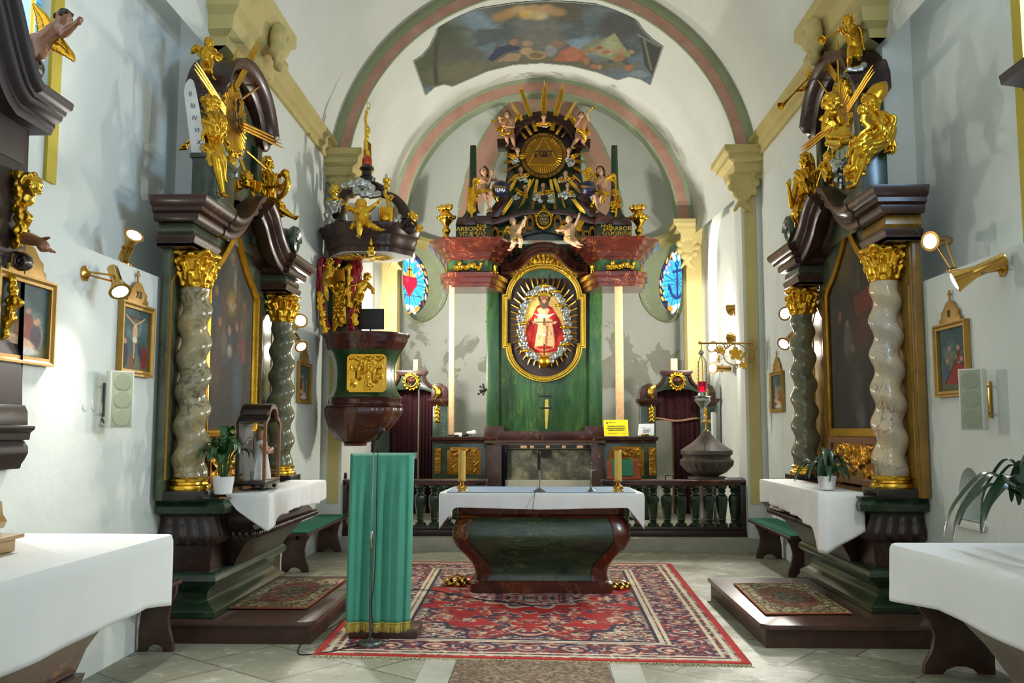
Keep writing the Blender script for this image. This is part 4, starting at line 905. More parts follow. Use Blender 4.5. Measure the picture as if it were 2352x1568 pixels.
def glass_case():
 x1, x0, ya, yb, z0 = -2.2, -2.42, 7.36, 7.76, 1.093
 t = thing('glass_case', 'black arched glass case with a white-robed figurine on the left altar cloth', 'display case', ((x0 + x1) / 2, (ya + yb) / 2, z0))
 for x in (x0 + .02, x1 - .02):
  for y in (ya + .03, yb - .03): MB().lathe([(.012, 0), (.02, .01), (.018, .03), (.01, .035)], (x, y, z0), 10).build('foot', M['black_wood'], t)
 MB().box(((x0 + x1) / 2, (ya + yb) / 2, z0 + .055), (x1 - x0 + .03, yb - ya + .03, .04), .008).build('base', M['black_wood'], t)
 zt = z0 + .53; fr = [(ya, z0 + .07), (ya, zt), (ya + .02, zt + .02), (ya + .08, zt + .05)] + arc((ya + yb) / 2, zt + .06, .12, .08, 180, 0, 10)[0:] + [(yb - .08, zt + .05), (yb - .02, zt + .02), (yb, zt), (yb, z0 + .07)]
 for x, nm in ((x1, 'front_frame'), (x0, 'back_frame')):
  s = MB(); s.sweep([V((x, y, z)) for y, z in fr] , [(-.012, -.014), (-.012, .014), (.012, .014), (.012, -.014)], (1, 0, 0), True); f = s.build(nm, M['frame_wood'] if nm[0] == 'f' else M['black_wood'], t)
 arch = fr[1:-1]; s = MB(); s.rings([[V((x0 - .01, y, z + .012)) for y, z in arch] + [V((x0 - .01, y, z + .026)) for y, z in arch[::-1]], [V((x1 + .012, y, z + .012)) for y, z in arch] + [V((x1 + .012, y, z + .026)) for y, z in arch[::-1]]]); s.build('roof', M['black_wood'], t)
 for y in (ya, yb):
  for x in (x0, x1): MB().box((x, y, z0 + .3), (.022, .022, .47)).build('post', M['black_wood'], t)
 MB().box(((x0 + x1) / 2, ya, z0 + .3), (x1 - x0 - .03, .003, .45)).build('side_pane', M['clear_glass'], t)
 MB().box((x1, (ya + yb) / 2, z0 + .32), (.003, yb - ya - .03, .49)).build('front_pane', M['clear_glass'], t)
 MB().box((x0 + .005, (ya + yb) / 2, z0 + .3), (.005, yb - ya, .48)).build('back_board', M['black_wood'], t)
 c = V(((x0 + x1) / 2 + .02, (ya + yb) / 2, z0 + .076)); g = thing('figurine', 'small white-robed figurine with a rayed halo inside the black glass case', 'figurine', c)
 s = MB(); s.lathe([(.085, 0), (.08, .05), (.055, .2), (.045, .27), (.05, .3), (.02, .32)], c, 20, lambda a, z: 1 + .1 * math.sin(a * 9) * (1 - z / .35)); s.build('robe', M['cloth_white'], g, sm=60)
 s = MB(); s.ball(c + V((0, 0, .36)), (.035, .035, .045)); s.cap(c + V((0, 0, .3)), c + V((0, 0, .35)), .018, .02); s.limb([c + V((.02, -.05, .27)), c + V((.07, -.05, .22)), c + V((.09, .0, .25))], [.02, .018, .012]); s.limb([c + V((.02, .05, .27)), c + V((.07, .05, .22)), c + V((.09, .02, .25))], [.02, .018, .012]); s.build('body', M['skin'], g, sm=180, mods=[remesh(.006, 2)])
 for k in range(11):
  a = math.radians(20 + 14 * k); d = V((-.0, math.cos(a), math.sin(a))); s = MB(); s.tube([c + V((-.05, 0, .36)) + d * .05, c + V((-.05, 0, .36)) + d * .12], [.006, .003], 5); s.build('halo_ray', M['gold'], g)
glass_case()
def Zof(py, Y, px=1240): return P(px, py, Y).z
ax, ay = .03, 9.22
def altar_table():
 t = thing('freestanding_altar', 'bombe-fronted dark green and brown marbled altar standing on the big red carpet', 'altar', (ax, ay, 0.012))
 def rr(hx, hy, z, r=.1, n=5):
  pts = []
  for cx, cy, a in ((hx - r, hy - r, 0), (-hx + r, hy - r, 90), (-hx + r, -hy + r, 180), (hx - r, -hy + r, 270)):
   pts += [V((ax + cx + r * math.cos(math.radians(a + 90 * i / n)), ay + cy + r * math.sin(math.radians(a + 90 * i / n)), z)) for i in range(n + 1)]
  return pts
 def loft(prof, r=.1): s = MB(); s.rings([rr(h, h - .43, z, r) for z, h in prof]); return s
 loft([(.012, .69), (.1, .695), (.115, .68), (.125, .655)], .08).build('base', M['wing_marble'], t)
 pr = [(.12, .645), (.16, .64), (.2, .64), (.26, .655), (.33, .70), (.40, .76), (.46, .81), (.52, .84), (.57, .848), (.62, .842), (.68, .825), (.72, .805), (.74, .79)]
 sp = spl([V((z, h, 0)) for z, h in pr], 3); loft([(q.x, q.y) for q in sp], .12).build('body', M['altar_green'], t, sm=60)
 for sx in (-1, 1):                                       # corner strips wrapping the front and back corners
  for sy in (-1, 1):
   s = MB(); R = []
   for q in sp:
    h, z = q.y + .006, q.x; hy = h - .43; w = .10
    R.append([V((ax + sx * (h - .0), ay + sy * (hy - .11), z)), V((ax + sx * (h - .012), ay + sy * (hy - .03), z)), V((ax + sx * (h - .05), ay + sy * (hy + .008), z)), V((ax + sx * (h - .16), ay + sy * (hy + .012), z)), V((ax + sx * (h - .16), ay + sy * (hy - .04), z)), V((ax + sx * (h - .06), ay + sy * (hy - .11), z))])
   s.rings(R); s.build('corner_strip', M['wing_marble'], t, sm=50)
 loft([(.735, .80), (.75, .81), (.765, .80), (.77, .79), (.85, .80), (.865, .82), (.88, .835), (.895, .84), (.9, .84)], .06).build('frieze', M['wing_marble'], t)
 loft([(.9, .83), (.915, .86), (.93, .87), (.965, .87), (.965, .5)], .04).build('tabletop', M['brown_marble'], t)
altar_table()
hx, y0, y1 = .915, ay - .5, ay + .45
cloth('altar_cloth', [(ax - hx, y1, .3), (ax - hx - .05, y0 + .1, .34), (ax - hx - .04, y0, .33), (ax - hx + .1, y0 - .0, .13), (ax, y0, .15), (ax + hx - .1, y0, .13), (ax + hx + .05, y0, .33), (ax + hx + .05, y0 + .1, .34), (ax + hx, y1, .3)], .975, [(ax - hx, y0), (ax + hx, y0), (ax + hx, y1), (ax - hx, y1)], 'cloth_white', 'white altar cloth hanging over both ends of the freestanding altar', 'tablecloth', amp=.008, freq=6, seed=8)
tag(MB().box((ax, ay - .02, .9825), (1.8, .86, .003), .001).build('blue_sheen_cover', M['blue_sheen'], sm=0), 'protective sheet over the top of the freestanding altar, reflected window blue put into its colour', 'table cover')
def candlestick(px, lab):
 p = P(px, 1126, 8.86); p.z = .985; t = thing('candlestick', f'low round brass candlestick on {lab} of the freestanding altar', 'candlestick', p)
 s = MB(); s.lathe([(.052, 0), (.052, .008), (.046, .014), (.05, .03), (.046, .05), (.022, .062), (.014, .075), (.02, .085), (.014, .092), (.04, .1), (.044, .104), (.03, .106), (.001, .104)], p, 28); s.build('stand', M['brass'], t, sm=50)
 c = MB(); c.lathe([(.0335, .106), (.0335, .385), (.03, .388), (.001, .384)], p, 4 if False else 20); o = c.build('candle', M['candle']); tag(o, f'thick yellow candle in the brass candlestick on {lab} of the freestanding altar', 'candle')
 MB().tube([p + V((0, 0, .38)), p + V((0, 0, .398))], .002, 5).build('wick', M['ink'], o)
candlestick(1061, 'the left end'); candlestick(1420, 'the right end')
def table_mic():
 p = P(1239, 1126, 8.84); p.z = .985; t = thing('table_microphone', 'slim gooseneck microphone on a round base in the middle of the freestanding altar', 'microphone', p)
 MB().lathe([(.062, 0), (.062, .006), (.04, .016), (.012, .03), (.01, .04)], p, 28).build('base', M['dull_metal'], t, sm=50)
 tp = P(1238, 1078, p.y); MB().tube(spl([p + V((0, 0, .03)), p + V((.004, 0, .15)), tp], 6), .006, 8).build('gooseneck', M['steel'], t)
 t2 = P(1238, 1040, p.y - .02); MB().limb([tp, tp.lerp(t2, .5), t2], [.011, .016, .018]).build('capsule', M['black'], t)
 MB().tube(spl([p + V((-.02, -.01, .05)), V((p.x - .04, 8.73, .99)), P(1227, 1142, 8.68), P(1224, 1160, 8.655), P(1225, 1185, 8.68)], 8), .0025, 5).build('cable', M['black'], t)
table_mic()
def crucifix():
 p = P(1358, 1126, 8.84); p.z = .985; t = thing('crucifix', 'small grey metal standing crucifix beside the right candle on the freestanding altar', 'crucifix', p);
 hgt = Zof(1064, p.y) - .985
 MB().lathe([(.042, 0), (.04, .01), (.02, .022), (.011, .05), (.009, .07)], p, 16).build('foot', M['dull_metal'], t, sm=50)
 s = MB(); s.box(p + V((0, 0, hgt * .58)), (.012, .01, hgt * .85), .002); s.box(p + V((0, 0, hgt * .78)), (.1, .01, .012), .002)
 for q in ((-.05, hgt * .78), (.05, hgt * .78), (0, hgt)): s.ball(p + V((q[0], 0, q[1])), .011, seg=8)
 s.build('cross', M['dull_metal'], t, mods=[remesh(.0035, 0)])
 s = MB(); c = p + V((0, -.01, hgt * .74)); s.ball(c + V((0, -.003, .02)), .007); s.limb([c, c - V((0, 0, .035)), c - V((0, 0, .075))], [.007, .006, .004], 6); s.limb([c - V((.036, 0, -.01)), c, c + V((.036, 0, .01))], [.003, .005, .003], 6); s.build('corpus', M['silver'], t, mods=[remesh(.003, 1)])
crucifix()
def lectern():
 x0, x1, y0, y1 = -1.445, -.945, 7.03, 7.26; h = 1.385
 t = thing('lectern', 'wooden lectern hidden under a long green cloth on the carpet', 'lectern', ((x0 + x1) / 2, (y0 + y1) / 2, .012))
 s = MB(); s.box((-1.17, 7.2, .045), (.52, .36, .06), .006); s.build('foot', M['dark_wood'], t)
 s = MB(); s.box((-1.205, 7.15, .7), (.42, .16, 1.27), .006); s.build('cabinet', M['dark_wood'], t)
 s = MB(); s.prism([V((x0 + .01, 7.05, h - .03)), V((x0 + .01, 7.05, h)), V((x0 + .01, 7.25, h + .0)), V((x0 + .01, 7.25, h - .04))], (x1 - x0 - .02, 0, 0)); s.build('desk', M['dark_wood'], t)
 n, mrow = 90, 40; rows = []
 rn = random.Random(2); ph = [rn.random() * 6 for _ in range(4)]
 zb = .135
 for j in range(mrow + 1):
  row = []; d = j / mrow
  for i in range(n + 1):
   u = i / n; x = x0 + .004 + (x1 - x0 - .008) * u
   if j < 6: y, z = y1 - (y1 - y0 + .02) * j / 6, h + .006
   else:
    k = (j - 6) / (mrow - 6); z = h - .008 - (h - zb) * k; k2 = min(1, k * 3)
    y = y0 - .028 - k2 * (.016 * math.sin(u * 19 + ph[0]) + .012 * math.sin(u * 41 + ph[1]) + .006 * math.sin(u * 9 + k * 3)); x -= .02 * k
    if u < .06 or u > .94: y += (.06 - min(u, 1 - u)) * .9
   row.append(V((x, y, z)))
  rows.append(row)
 s = MB(); s.grid(rows); c = s.build('lectern_cloth', M['cloth_green'], sm=70, mods=[solid(.004)]); tag(c, 'green cloth with yellow fringe draped down the front of the lectern', 'cloth')
 f = MB(); b = rows[-1]
 for i in range(n):
  for q in range(2):
   p = b[i].lerp(b[i + 1], q / 2 + .25); dx = rn.uniform(-.008, .008); f.tube([p + V((0, 0, .004)), p + V((dx * .5, -.004, -.03)), p + V((dx, -.002, -.055 - rn.random() * .012))], [.0028, .0034, .0028], 4)
 f.tube([p + V((0, -.003, .004)) for p in b], .006, 6)
 tag(f.build('fringe', M['fringe'], c), kind='stuff')
lectern()
def mic_stand():
 p = PZ(850, 1481, .012); t = thing('microphone_stand', 'grey microphone stand on a round base in front of the green lectern cloth', 'microphone stand', p)
 MB().lathe([(.092, 0), (.093, .018), (.085, .03), (.03, .036), (.018, .05), (.012, .055)], p, 36).build('base', M['dull_metal'], t, sm=50)
 a = V((p.x, p.y, Zof(1240, p.y))); b = V((p.x + .008, p.y, Zof(1040, p.y)))
 MB().tube([p + V((0, 0, .04)), a], .0105, 12).build('lower_tube', M['dull_metal'], t); MB().tube([a, b], .0065, 10).build('upper_tube', M['steel'], t)
 MB().lathe([(.011, -.06), (.015, -.05), (.015, .04), (.008, .06)], a, 16).build('clutch', M['steel'], t)
 c = P(866, 1008, p.y - .04); MB().tube(spl([b, b.lerp(c, .5) + V((.004, 0, 0)), c], 6), .005, 8).build('gooseneck', M['dull_metal'], t)
 d = P(877, 988, p.y - .1); MB().limb([c, c.lerp(d, .6), d], [.012, .016, .022]).build('microphone', M['black'], t)
 cb = MB(); cb.tube(spl([c, P(868, 1030, p.y - .03), P(866, 1100, p.y - .02), P(864, 1230, p.y - .02), P(860, 1330, p.y - .02), P(853, 1390, p.y - .02), P(857, 1440, p.y - .02), PZ(848, 1471, .05)], 8), .0035, 6)
 tag(cb.build('cable', M['black']), 'thin black cable hanging down beside the microphone stand pole', 'cable')
 cb = MB(); cb.tube(spl([PZ(838, 1476, .05), PZ(822, 1480, .022), PZ(760, 1496, .016), PZ(700, 1503, .006), PZ(684, 1496, .005), PZ(700, 1470, .005), PZ(745, 1450, .005), PZ(796, 1418, .005)], 8), .004, 6)
 tag(cb.build('floor_cable', M['black']), 'black cable looping over the stone floor left of the carpet', 'cable')
 cb = MB(); cb.tube(spl([PZ(950, 1354, .02), PZ(1000, 1356, .018), PZ(1060, 1368, .018), PZ(1120, 1378, .018), PZ(1200, 1386, .018), PZ(1225, 1392, .018), PZ(1170, 1380, .018)], 8), .004, 6)
 tag(cb.build('floor_cable', M['black']), 'black cable lying on the red carpet before the altar foot', 'cable')
mic_stand()
def big_carpet():
 W_, H_ = 430, 640; cv = Canvas(W_, H_, (172, 154, 130)); A_ = 4.5 / 3.05; cv.asp = A_; u, v = cv.u, cv.v
 xm, ym = np.abs(u - .5) * 2, np.abs(v - .5) * 2; e = np.minimum(np.minimum(u, 1 - u), np.minimum(v, 1 - v) * A_)
 def mir(f): g = (f + f[:, ::-1]) / 2; return (g + g[::-1]) / 2 * 1.0
 f1, f2, f3 = [mir(cv.fbm(a, b, s, 2)) for a, b, s in ((84, 126, 1), (62, 94, 5), (110, 160, 9))]
 navy, red, cream, rose = (42, 34, 58), (164, 28, 26), (206, 196, 166), (150, 60, 56)
 cv.over((f1 > .51) * .9, navy); cv.over((f2 > .56) * .75, rose); cv.over((f3 > .58) * .8, (216, 206, 176)); cv.over((f3 < .42) * .6, (120, 54, 56))
 ang = np.arctan2((v - .5) * A_, u - .5)                       # scalloped red field
 sup = (xm ** 2.6 / .60 ** 2.6 + ym ** 2.6 / .72 ** 2.6) ** (1 / 2.6); sc = 1 + .075 * np.cos(ang * 14) + .05 * np.cos(ang * 28)
 k = np.clip((sc - sup) * 40, 0, 1); cv.over(np.clip((sc + .04 - sup) * 40, 0, 1), navy); cv.over(k, red)
 fl = np.zeros_like(u)
 rn = random.Random(9)
 for _ in range(46):
  x, y = rn.uniform(.2, .5), rn.uniform(.14, .5); r = rn.uniform(.03, .06)
  for xx in (x, 1 - x):
   for yy in (y, 1 - y):
    d = np.hypot(u - xx, (v - yy) * A_) / r; fl = np.maximum(fl, np.clip((1 - d) * 3, 0, 1))
 fl *= k
 cv.over(fl * (f1 > .5) * .95, (190, 170, 140)); cv.over(fl * (f2 > .54) * .9, navy); cv.over(fl * (f3 > .57) * .9, (150, 70, 60))
 md = np.hypot((u - .5) / .15, (v - .47) / .13); sc2 = 1 + .1 * np.cos(ang * 10); kk = np.clip((sc2 - md) * 12, 0, 1)
 cv.over(np.clip((sc2 + .08 - md) * 12, 0, 1), (206, 196, 166)); cv.over(kk, navy); cv.over(kk * (f1 > .5) * .9, (186, 160, 136)); cv.over(kk * (f3 > .55), (150, 40, 40))
 b0, b1 = .035, .175                                          # border bands
 bd = ((e > b0) & (e < b1)) * 1.0; cv.over(bd, (96, 36, 46)); cv.over(bd * (f2 > .52) * .9, navy); cv.over(bd * (f1 > .55) * .85, (206, 190, 160)); cv.over(bd * (f3 > .56) * .8, (176, 70, 60)); cv.over(bd * (f3 < .4) * .6, (110, 130, 150))
 s_ = np.where(np.minimum(u, 1 - u) < np.minimum(v, 1 - v) * A_, v * A_, u)  # rosettes along the border
 q = (s_ * 9.0) % 1 - .5; rr_ = np.hypot(q / 9.0, e - (b0 + b1) / 2); cv.over((rr_ < .04) * .8, navy); cv.over((rr_ < .034) * (f1 > .5) * .9, (176, 96, 84)); cv.over((np.abs(rr_ - .026) < .004) * (f2 > .44) * .7, cream); cv.over((rr_ < .01) * .9, cream)
 for a, w, c in ((.03, .006, cream), (.052, .004, cream), (.16, .004, cream), (.175, .006, cream), (.185, .005, navy)): cv.over((np.abs(e - a) < w) * .95, c)
 cv.over((e < .018) * 1.0, (172, 34, 28)); cv.grain(.1)
 C4 = [PZ(907, 1291, .0), PZ(1541, 1296, .0), PZ(718, 1506, .0), PZ(1727, 1528, .0)]
 o = tag(paint_mesh('carpet', cv, quad_pos(cv, *C4) + np.array((0, 0, .007)), M['rug'], thick=.01), 'large red oriental carpet with floral border under the altar and lectern', 'carpet')
 f = MB(); rn = random.Random(1); a, b = C4[2], C4[3]; n = 330
 for i in range(n):
  p = a.lerp(b, i / n) + V((0, 0, .006)); f.tube([p, p + V((rn.uniform(-.008, .008), -.025, -.001)), p + V((rn.uniform(-.016, .016), -.05 - rn.random() * .015, -.003))], [.004, .003, .002], 4)
 tag(f.build('fringe', m_plain('wool', (186, 178, 140), .9, sc=20), o), kind='stuff')
big_carpet()
cv = Canvas(150, 150, (112, 92, 72)); f = cv.fbm(44, 60, 2, 2); cv.over((f > .53) * .7, (160, 142, 112)); cv.over((cv.fbm(60, 60, 7, 2) > .57) * .6, (84, 66, 54)); cv.grain(.15)
a, b, c, d = PZ(1052, 1516, 0), PZ(1392, 1522, 0), PZ(1000, 1640, 0), PZ(1440, 1640, 0)
tag(paint_mesh('runner', cv, quad_pos(cv, a, b, c, d) + np.array((0, 0, .004)), M['rug'], thick=.006), 'brown patterned runner leading up to the front of the red carpet', 'rug')
for (p, q) in (((975, 1522), (1045, 1522)), ((1400, 1525), (1468, 1525))):
 s = MB(); e0, e1 = PZ(*p, 0), PZ(*q, 0); k = .0; s.prism([e0 + V((0, .8, 0)), e1 + V((0, .8, 0)), V((e1.x, 3.2, 0)), V((e0.x, 3.2, 0))], (0, 0, .003)); st(s.build('trim_floor_border', M['step_stone'], sm=0))
def bells(px, py, lab, n, r, yaw, sit=True):
 p = PZ(px, py, .016); t = thing('altar_bells', lab, 'bells', p); d = V((math.cos(yaw), math.sin(yaw), 0)); e = V((-d.y, d.x, 0))
 for i, (a, b) in enumerate([(-1.15, 0), (1.15, .1), (0, -1.15), (.1, 1.2)][:n]):
  c = p + d * a * r + e * b * r * .9; ax_ = (d * a * .25 + e * b * .2 + V((0, 0, 1))).normalized()
  MB().lathe([(r, 0), (r * 1.04, r * .12), (r * .96, r * .5), (r * .7, r * .95), (r * .25, r * 1.15), (.001, r * 1.18)], c, 20, None, ax_).build('bell', M['brass'], t, sm=60)
 s = MB(); s.tube([p + d * -1.1 * r + V((0, 0, r * 1.15)), p + V((0, 0, r * 1.55)), p + d * 1.1 * r + V((0, 0, r * 1.15))], r * .12, 8); s.tube([p + V((0, 0, r * 1.45)), p + V((0, 0, r * 1.9))], r * .1, 6); s.build('handle', M['brass'], t)
 for k in range(n):
  a = k * 1.7; q = p + V((math.cos(a), math.sin(a), 0)) * r * 1.2 + V((0, -r * 1.2, r * .22)); MB().ball(q, r * .2, seg=8).build('clapper', M['brass'], t)
bells(1050, 1342, 'cluster of brass altar bells on the carpet left of the altar foot', 4, .062, .2); bells(1425, 1350, 'brass altar bells on the carpet right of the altar foot', 3, .052, .1)
def bench(name, lab, xw, sg, ya, yb, legs, cushion, depth=.38, h=.45, overh=.16):
 t = thing('bench', lab, 'bench', (xw - sg * depth / 2, (ya + yb) / 2, 0)); Xf = lambda d: xw - sg * d
 q_ = depth / .38; prof = [(a * q_, b) for a, b in [(.03, 0), (.1, 0), (.12, .03), (.16, .05), (.2, .05), (.24, .03), (.26, 0), (.34, 0), (.335, .06), (.30, .15), (.285, .24), (.305, .33), (.35, .41), (.35, h - .03), (.03, h - .03), (.05, .3), (.03, .15)]]
 for y in legs: s = MB(); s.prism([V((Xf(a), y, z)) for a, z in prof], (0, .045, 0), .004); s.build('leg', M['bench_wood'], t)
 s = MB(); s.box(((Xf(.01) + Xf(depth)) / 2, (ya + yb) / 2, h - .015), (depth - .01, yb - ya, .03), .005); s.build('seat', M['bench_wood'], t)
 for y, k in zip(legs, (1, -1)): s = MB(); s.tube([V((Xf(.2), y + .02, h - .2)), V((Xf(.2), y + k * .28, h - .03))], .018, 4); s.build('brace', M['bench_wood'], t)
 s = MB(); s.box((Xf(.2), (legs[0] + legs[-1]) / 2, h - .07), (.03, abs(legs[-1] - legs[0]), .05)); s.build('stretcher', M['bench_wood'], t)
 if cushion: s = MB(); s.box(((Xf(.02) + Xf(depth - .01)) / 2, (ya + yb) / 2, h + .008), (depth - .03, yb - ya - .03, .016), .006); s.build('cushion', M['felt_green'], t)
bench('b', 'dark wooden bench with green felt cushion against the left wall before the pulpit', XL + .0, -1, 10.02, 12.1, (10.26, 11.92), True)
bench('b', 'dark wooden bench with green felt cushion against the right wall by the rail', XR - .0, 1, 9.82, 11.75, (10.06, 11.5), True)
bench('b', 'dark wooden bench half hidden under the near left altar cloth', XL, -1, 5.0, 6.68, (5.2, 6.62), False, .31, .5)
bench('b', 'dark wooden bench beneath the near right altar cloth', XR - .02, 1, 4.7, 6.45, (4.9, 6.17), False, .56, .55)
RY, RZ = 12.42, .165
def rail(lab, x0, x1, endx, bal):
 t = thing('communion_rail', lab, 'balustrade', ((x0 + x1) / 2, RY, RZ)); zt = .905
 xm, L = (x0 + x1) / 2, abs(x1 - x0)
 s = MB(); s.box((xm, RY, RZ + .04), (L, .26, .08), .008); s.box((xm, RY, RZ + .1), (L, .2, .05), .01); s.build('plinth', M['dark_marble'], t)
 s = MB(); s.box((xm, RY, zt - .05), (L, .2, .05), .012); s.box((xm, RY, zt - .016), (L + .02, .28, .034), .01); s.build('handrail', M['wing_marble'], t)
 for (a, b) in endx: s = MB(); s.box(((a + b) / 2, RY, (RZ + .1 + zt - .06) / 2 + .02), (abs(b - a), .2, zt - RZ - .16), .006); s.build('end_post', M['dark_marble'], t)
 z0, H = RZ + .125, zt - .075 - RZ - .125; pr = [(.062, 0), (.062, .06), (.045, .09), (.034, .12), (.05, .16), (.04, .19), (.044, .22), (.06, .5), (.068, .66), (.06, .74), (.04, .78), (.034, .82), (.05, .86), (.036, .9), (.06, .94), (.06, 1)]
 for px in bal:
  x = P(px, 1160, RY).x; s = MB(); s.lathe([(r * 1.22, z * H) for r, z in pr], (x, RY, z0), 8, lambda a, z: 1.0, (0, 0, 1)); o = s.build('baluster', M['green_dark'], t, sm=25)
X_ = lambda px, Y=RY: P(px, 1100, Y).x
rail('left half of the dark communion rail with green balusters', XL + .0 + .12, X_(1118), ((XL + .12, X_(800)), (X_(1095), X_(1118))), [p for p in range(838, 1090, 32)])
rail('right half of the dark communion rail with green balusters', X_(1382), X_(1740), ((X_(1382), X_(1400)), (X_(1696), X_(1740))), [1436, 1468, 1500, 1532, 1564, 1597, 1629, 1658, 1687])
def font():
 Y = 13.1; x = P(1622, 1000, Y).x; k = Y / FPX; t = thing('baptismal_font', 'dark stone baptismal font with domed lid and lobed bowl behind the right rail', 'font', (x, Y, .15)); zz = lambda py: P(1622, py, Y).z
 prof = [(.30, .0), (.30, .06), (.2, .12), (.13, .2), (.11, .4), (.15, zz(1108) - .17), (.27, zz(1098) - .15), (.27, zz(1094) - .15)]
 MB().lathe([(r, z) for r, z in prof], (x, Y, .15), 24).build('stem', M['font_stone'], t, sm=45)
 r = 58 * k; z0 = zz(1098)
 s = MB(); s.lathe([(r * .42, z0), (r * .44, z0 + .04), (r * .72, zz(1084)), (r * .97, zz(1068)), (r * 1.0, zz(1058)), (r * .9, zz(1050)), (r * .93, zz(1045)), (r, zz(1042)), (r, zz(1038)), (r * .6, zz(1038))], (x, Y, 0), 96, lambda a, z: 1 + (.045 * abs(math.sin(a * 12)) if zz(1098) + .03 < z < zz(1052) else 0)); s.build('bowl', M['font_stone'], t, sm=50)
 s = MB(); s.lathe([(r * 1.0, zz(1038)), (r * 1.0, zz(1034)), (r * .86, zz(1028)), (r * .55, zz(1016)), (r * .32, zz(1004)), (r * .2, zz(996)), (r * .19, zz(992)), (r * .1, zz(988)), (.001, zz(987))], (x, Y, 0), 40); lid = s.build('lid', M['font_stone'], t, sm=50)
 s = MB(); a, b = zz(988), zz(963); s.prism([V((x + p, Y - .012, a + q)) for p, q in [(-.028, 0), (.028, 0), (.012, .03), (.012, .11), (.07, .1), (.07, .15), (.012, .14), (.022, b - a + .05), (-.022, b - a + .05), (-.012, .14), (-.07, .15), (-.07, .1), (-.012, .11), (-.012, .03)]], (0, .024, 0), .004); s.build('cross', M['brass'], lid)
font()
def paschal():
 Y = 13.9; b = P(1640, 1030, Y); x = b.x; t = thing('paschal_candle', 'tall white paschal candle with red symbols behind the font', 'candle', (x, Y, .15)); k = Y / FPX; zt = P(1638, 947, Y).z
 MB().lathe([(.14, 0), (.14, .03), (.05, .06), (.025, .1), (.025, .9), (.06, .95), (.05, 1.0)], (x, Y, .15), 20).build('candle_stand', M['dull_metal'], t, sm=50)
 MB().lathe([(.036, 1.15), (.036, zt), (.001, zt + .005)], (x, Y, 0), 20).build('candle', M['wax_white'], t, sm=50)
 s = MB(); z1 = P(1640, 1008, Y).z; z2 = P(1640, 1020, Y).z
 s.tube([V((x - .02, Y - .038, z1 - .03)), V((x, Y - .038, z1 + .03)), V((x + .02, Y - .038, z1 - .03))], .005, 5); s.tube([V((x - .012, Y - .038, z1 - .015)), V((x + .012, Y - .038, z1 - .015))], .004, 5)
 for d in (-.018, 0, .018): s.tube([V((x + d, Y - .038, z2 - .05)), V((x + d, Y - .038, z2 + .03))], .005, 5)
 for d in (-.03, 0, .02): s.tube([V((x - .03, Y - .036, z2 + d)), V((x + .03, Y - .036, z2 + d))], .005, 5)
 s.build('red_symbols', M['red_print'], t)
paschal()
def book(px0, px1, z, Y, lab, cover, th=.03, dp=.15):
 a, b = X_(px0, Y), X_(px1, Y); t = thing('book', lab, 'book', ((a + b) / 2, Y, z)); w = b - a
 for k in (0, th - .004): MB().box(((a + b) / 2, Y, z + k + .002), (w, dp, .004), .001).build('cover', cover, t)
 MB().box(((a + b) / 2, Y, z + th / 2), (w - .006, dp - .006, th - .009)).build('pages', M['paper_white'], t)
book(1667, 1702, .907, RY - .02, 'closed dark book lying on the right rail, nearest the font', M['black']); book(1704, 1727, .907, RY + .0, 'closed dark book lying at the wall end of the right rail', m_plain('book_brown', (58, 40, 36), .6), .026, .13)
s = MB(); c = V((X_(1536), RY - .05, .907)); s.tube(spl([c + V((-.05, 0, 0)), c + V((-.048, 0, .045)), c + V((0, 0, .06)), c + V((.06, 0, .055)), c + V((.066, 0, .0))], 5), .007, 8); tag(s.build('door_latch', M['black']), 'small black bent iron handle on top of the right rail', 'handle')
b = V((X_(785), RY, .907)); t = thing('spray_bottle', 'light blue plastic bottle on the left rail beside the lectern', 'bottle', b)
MB().lathe([(.028, 0), (.03, .01), (.03, .12), (.02, .16), (.012, .18)], b, 20).build('body', M['blue_plastic'], t, sm=60); MB().lathe([(.013, .18), (.013, .215), (.004, .22)], b, 14).build('cap', M['blue_plastic'], t)
s = MB(); c = V((X_(767), RY, .907)); s.box(c + V((0, 0, .075)), (.05, .02, .15), .004, Matrix.Rotation(.12, 3, 'Y')); tag(s.build('phone_handset', M['black']), 'small black upright device on the left rail near the blue bottle', 'device')
s = MB(); c = V((X_(792), RY - .03, .907)); s.box(c + V((.0, 0, .03)), (.07, .05, .05), .008); s.ball(c + V((.015, 0, .07)), .02); tag(s.build('camera_case', M['black'], mods=[remesh(.004, 1)]), 'small dark bag on the left rail beside the blue bottle', 'bag')
HY = 15.7
def H(px, py, Y=HY): return P(px, py, Y)
def poly3(q, Y): return [P(x, y, Y) for x, y in q]
EX, EZ = V((1, 0, 0)), V((0, 0, 1))
def slab(name, q, Y, th, m, parent, bev=.008, mods=(), sm=35): s = MB(); s.prism(poly3(q, Y), (0, th, 0), bev); return s.build(name, M[m] if isinstance(m, str) else m, parent, sm=sm, mods=mods)
def mould(name, path, prof, m, parent, N=(0, 0, 1), loop=False, sm=35): s = MB(); s.sweep(path, prof, N, loop); return s.build(name, M[m], parent, sm=sm)
MS = thing('mensa_block', 'grey weathered stone altar block standing behind the communion rail', 'altar', (H(1262, 1118, 14.8).x, 14.8, .15))
def blk(px0, px1, z0, py1, Y, d, m, name, par): a, b = P(px0, 1050, Y).x, P(px1, 1050, Y).x; z1 = P(1240, py1, Y).z; MB().box(((a + b) / 2, Y + d / 2, (z0 + z1) / 2), (b - a, d, z1 - z0), .012).build(name, M[m], par); return z1
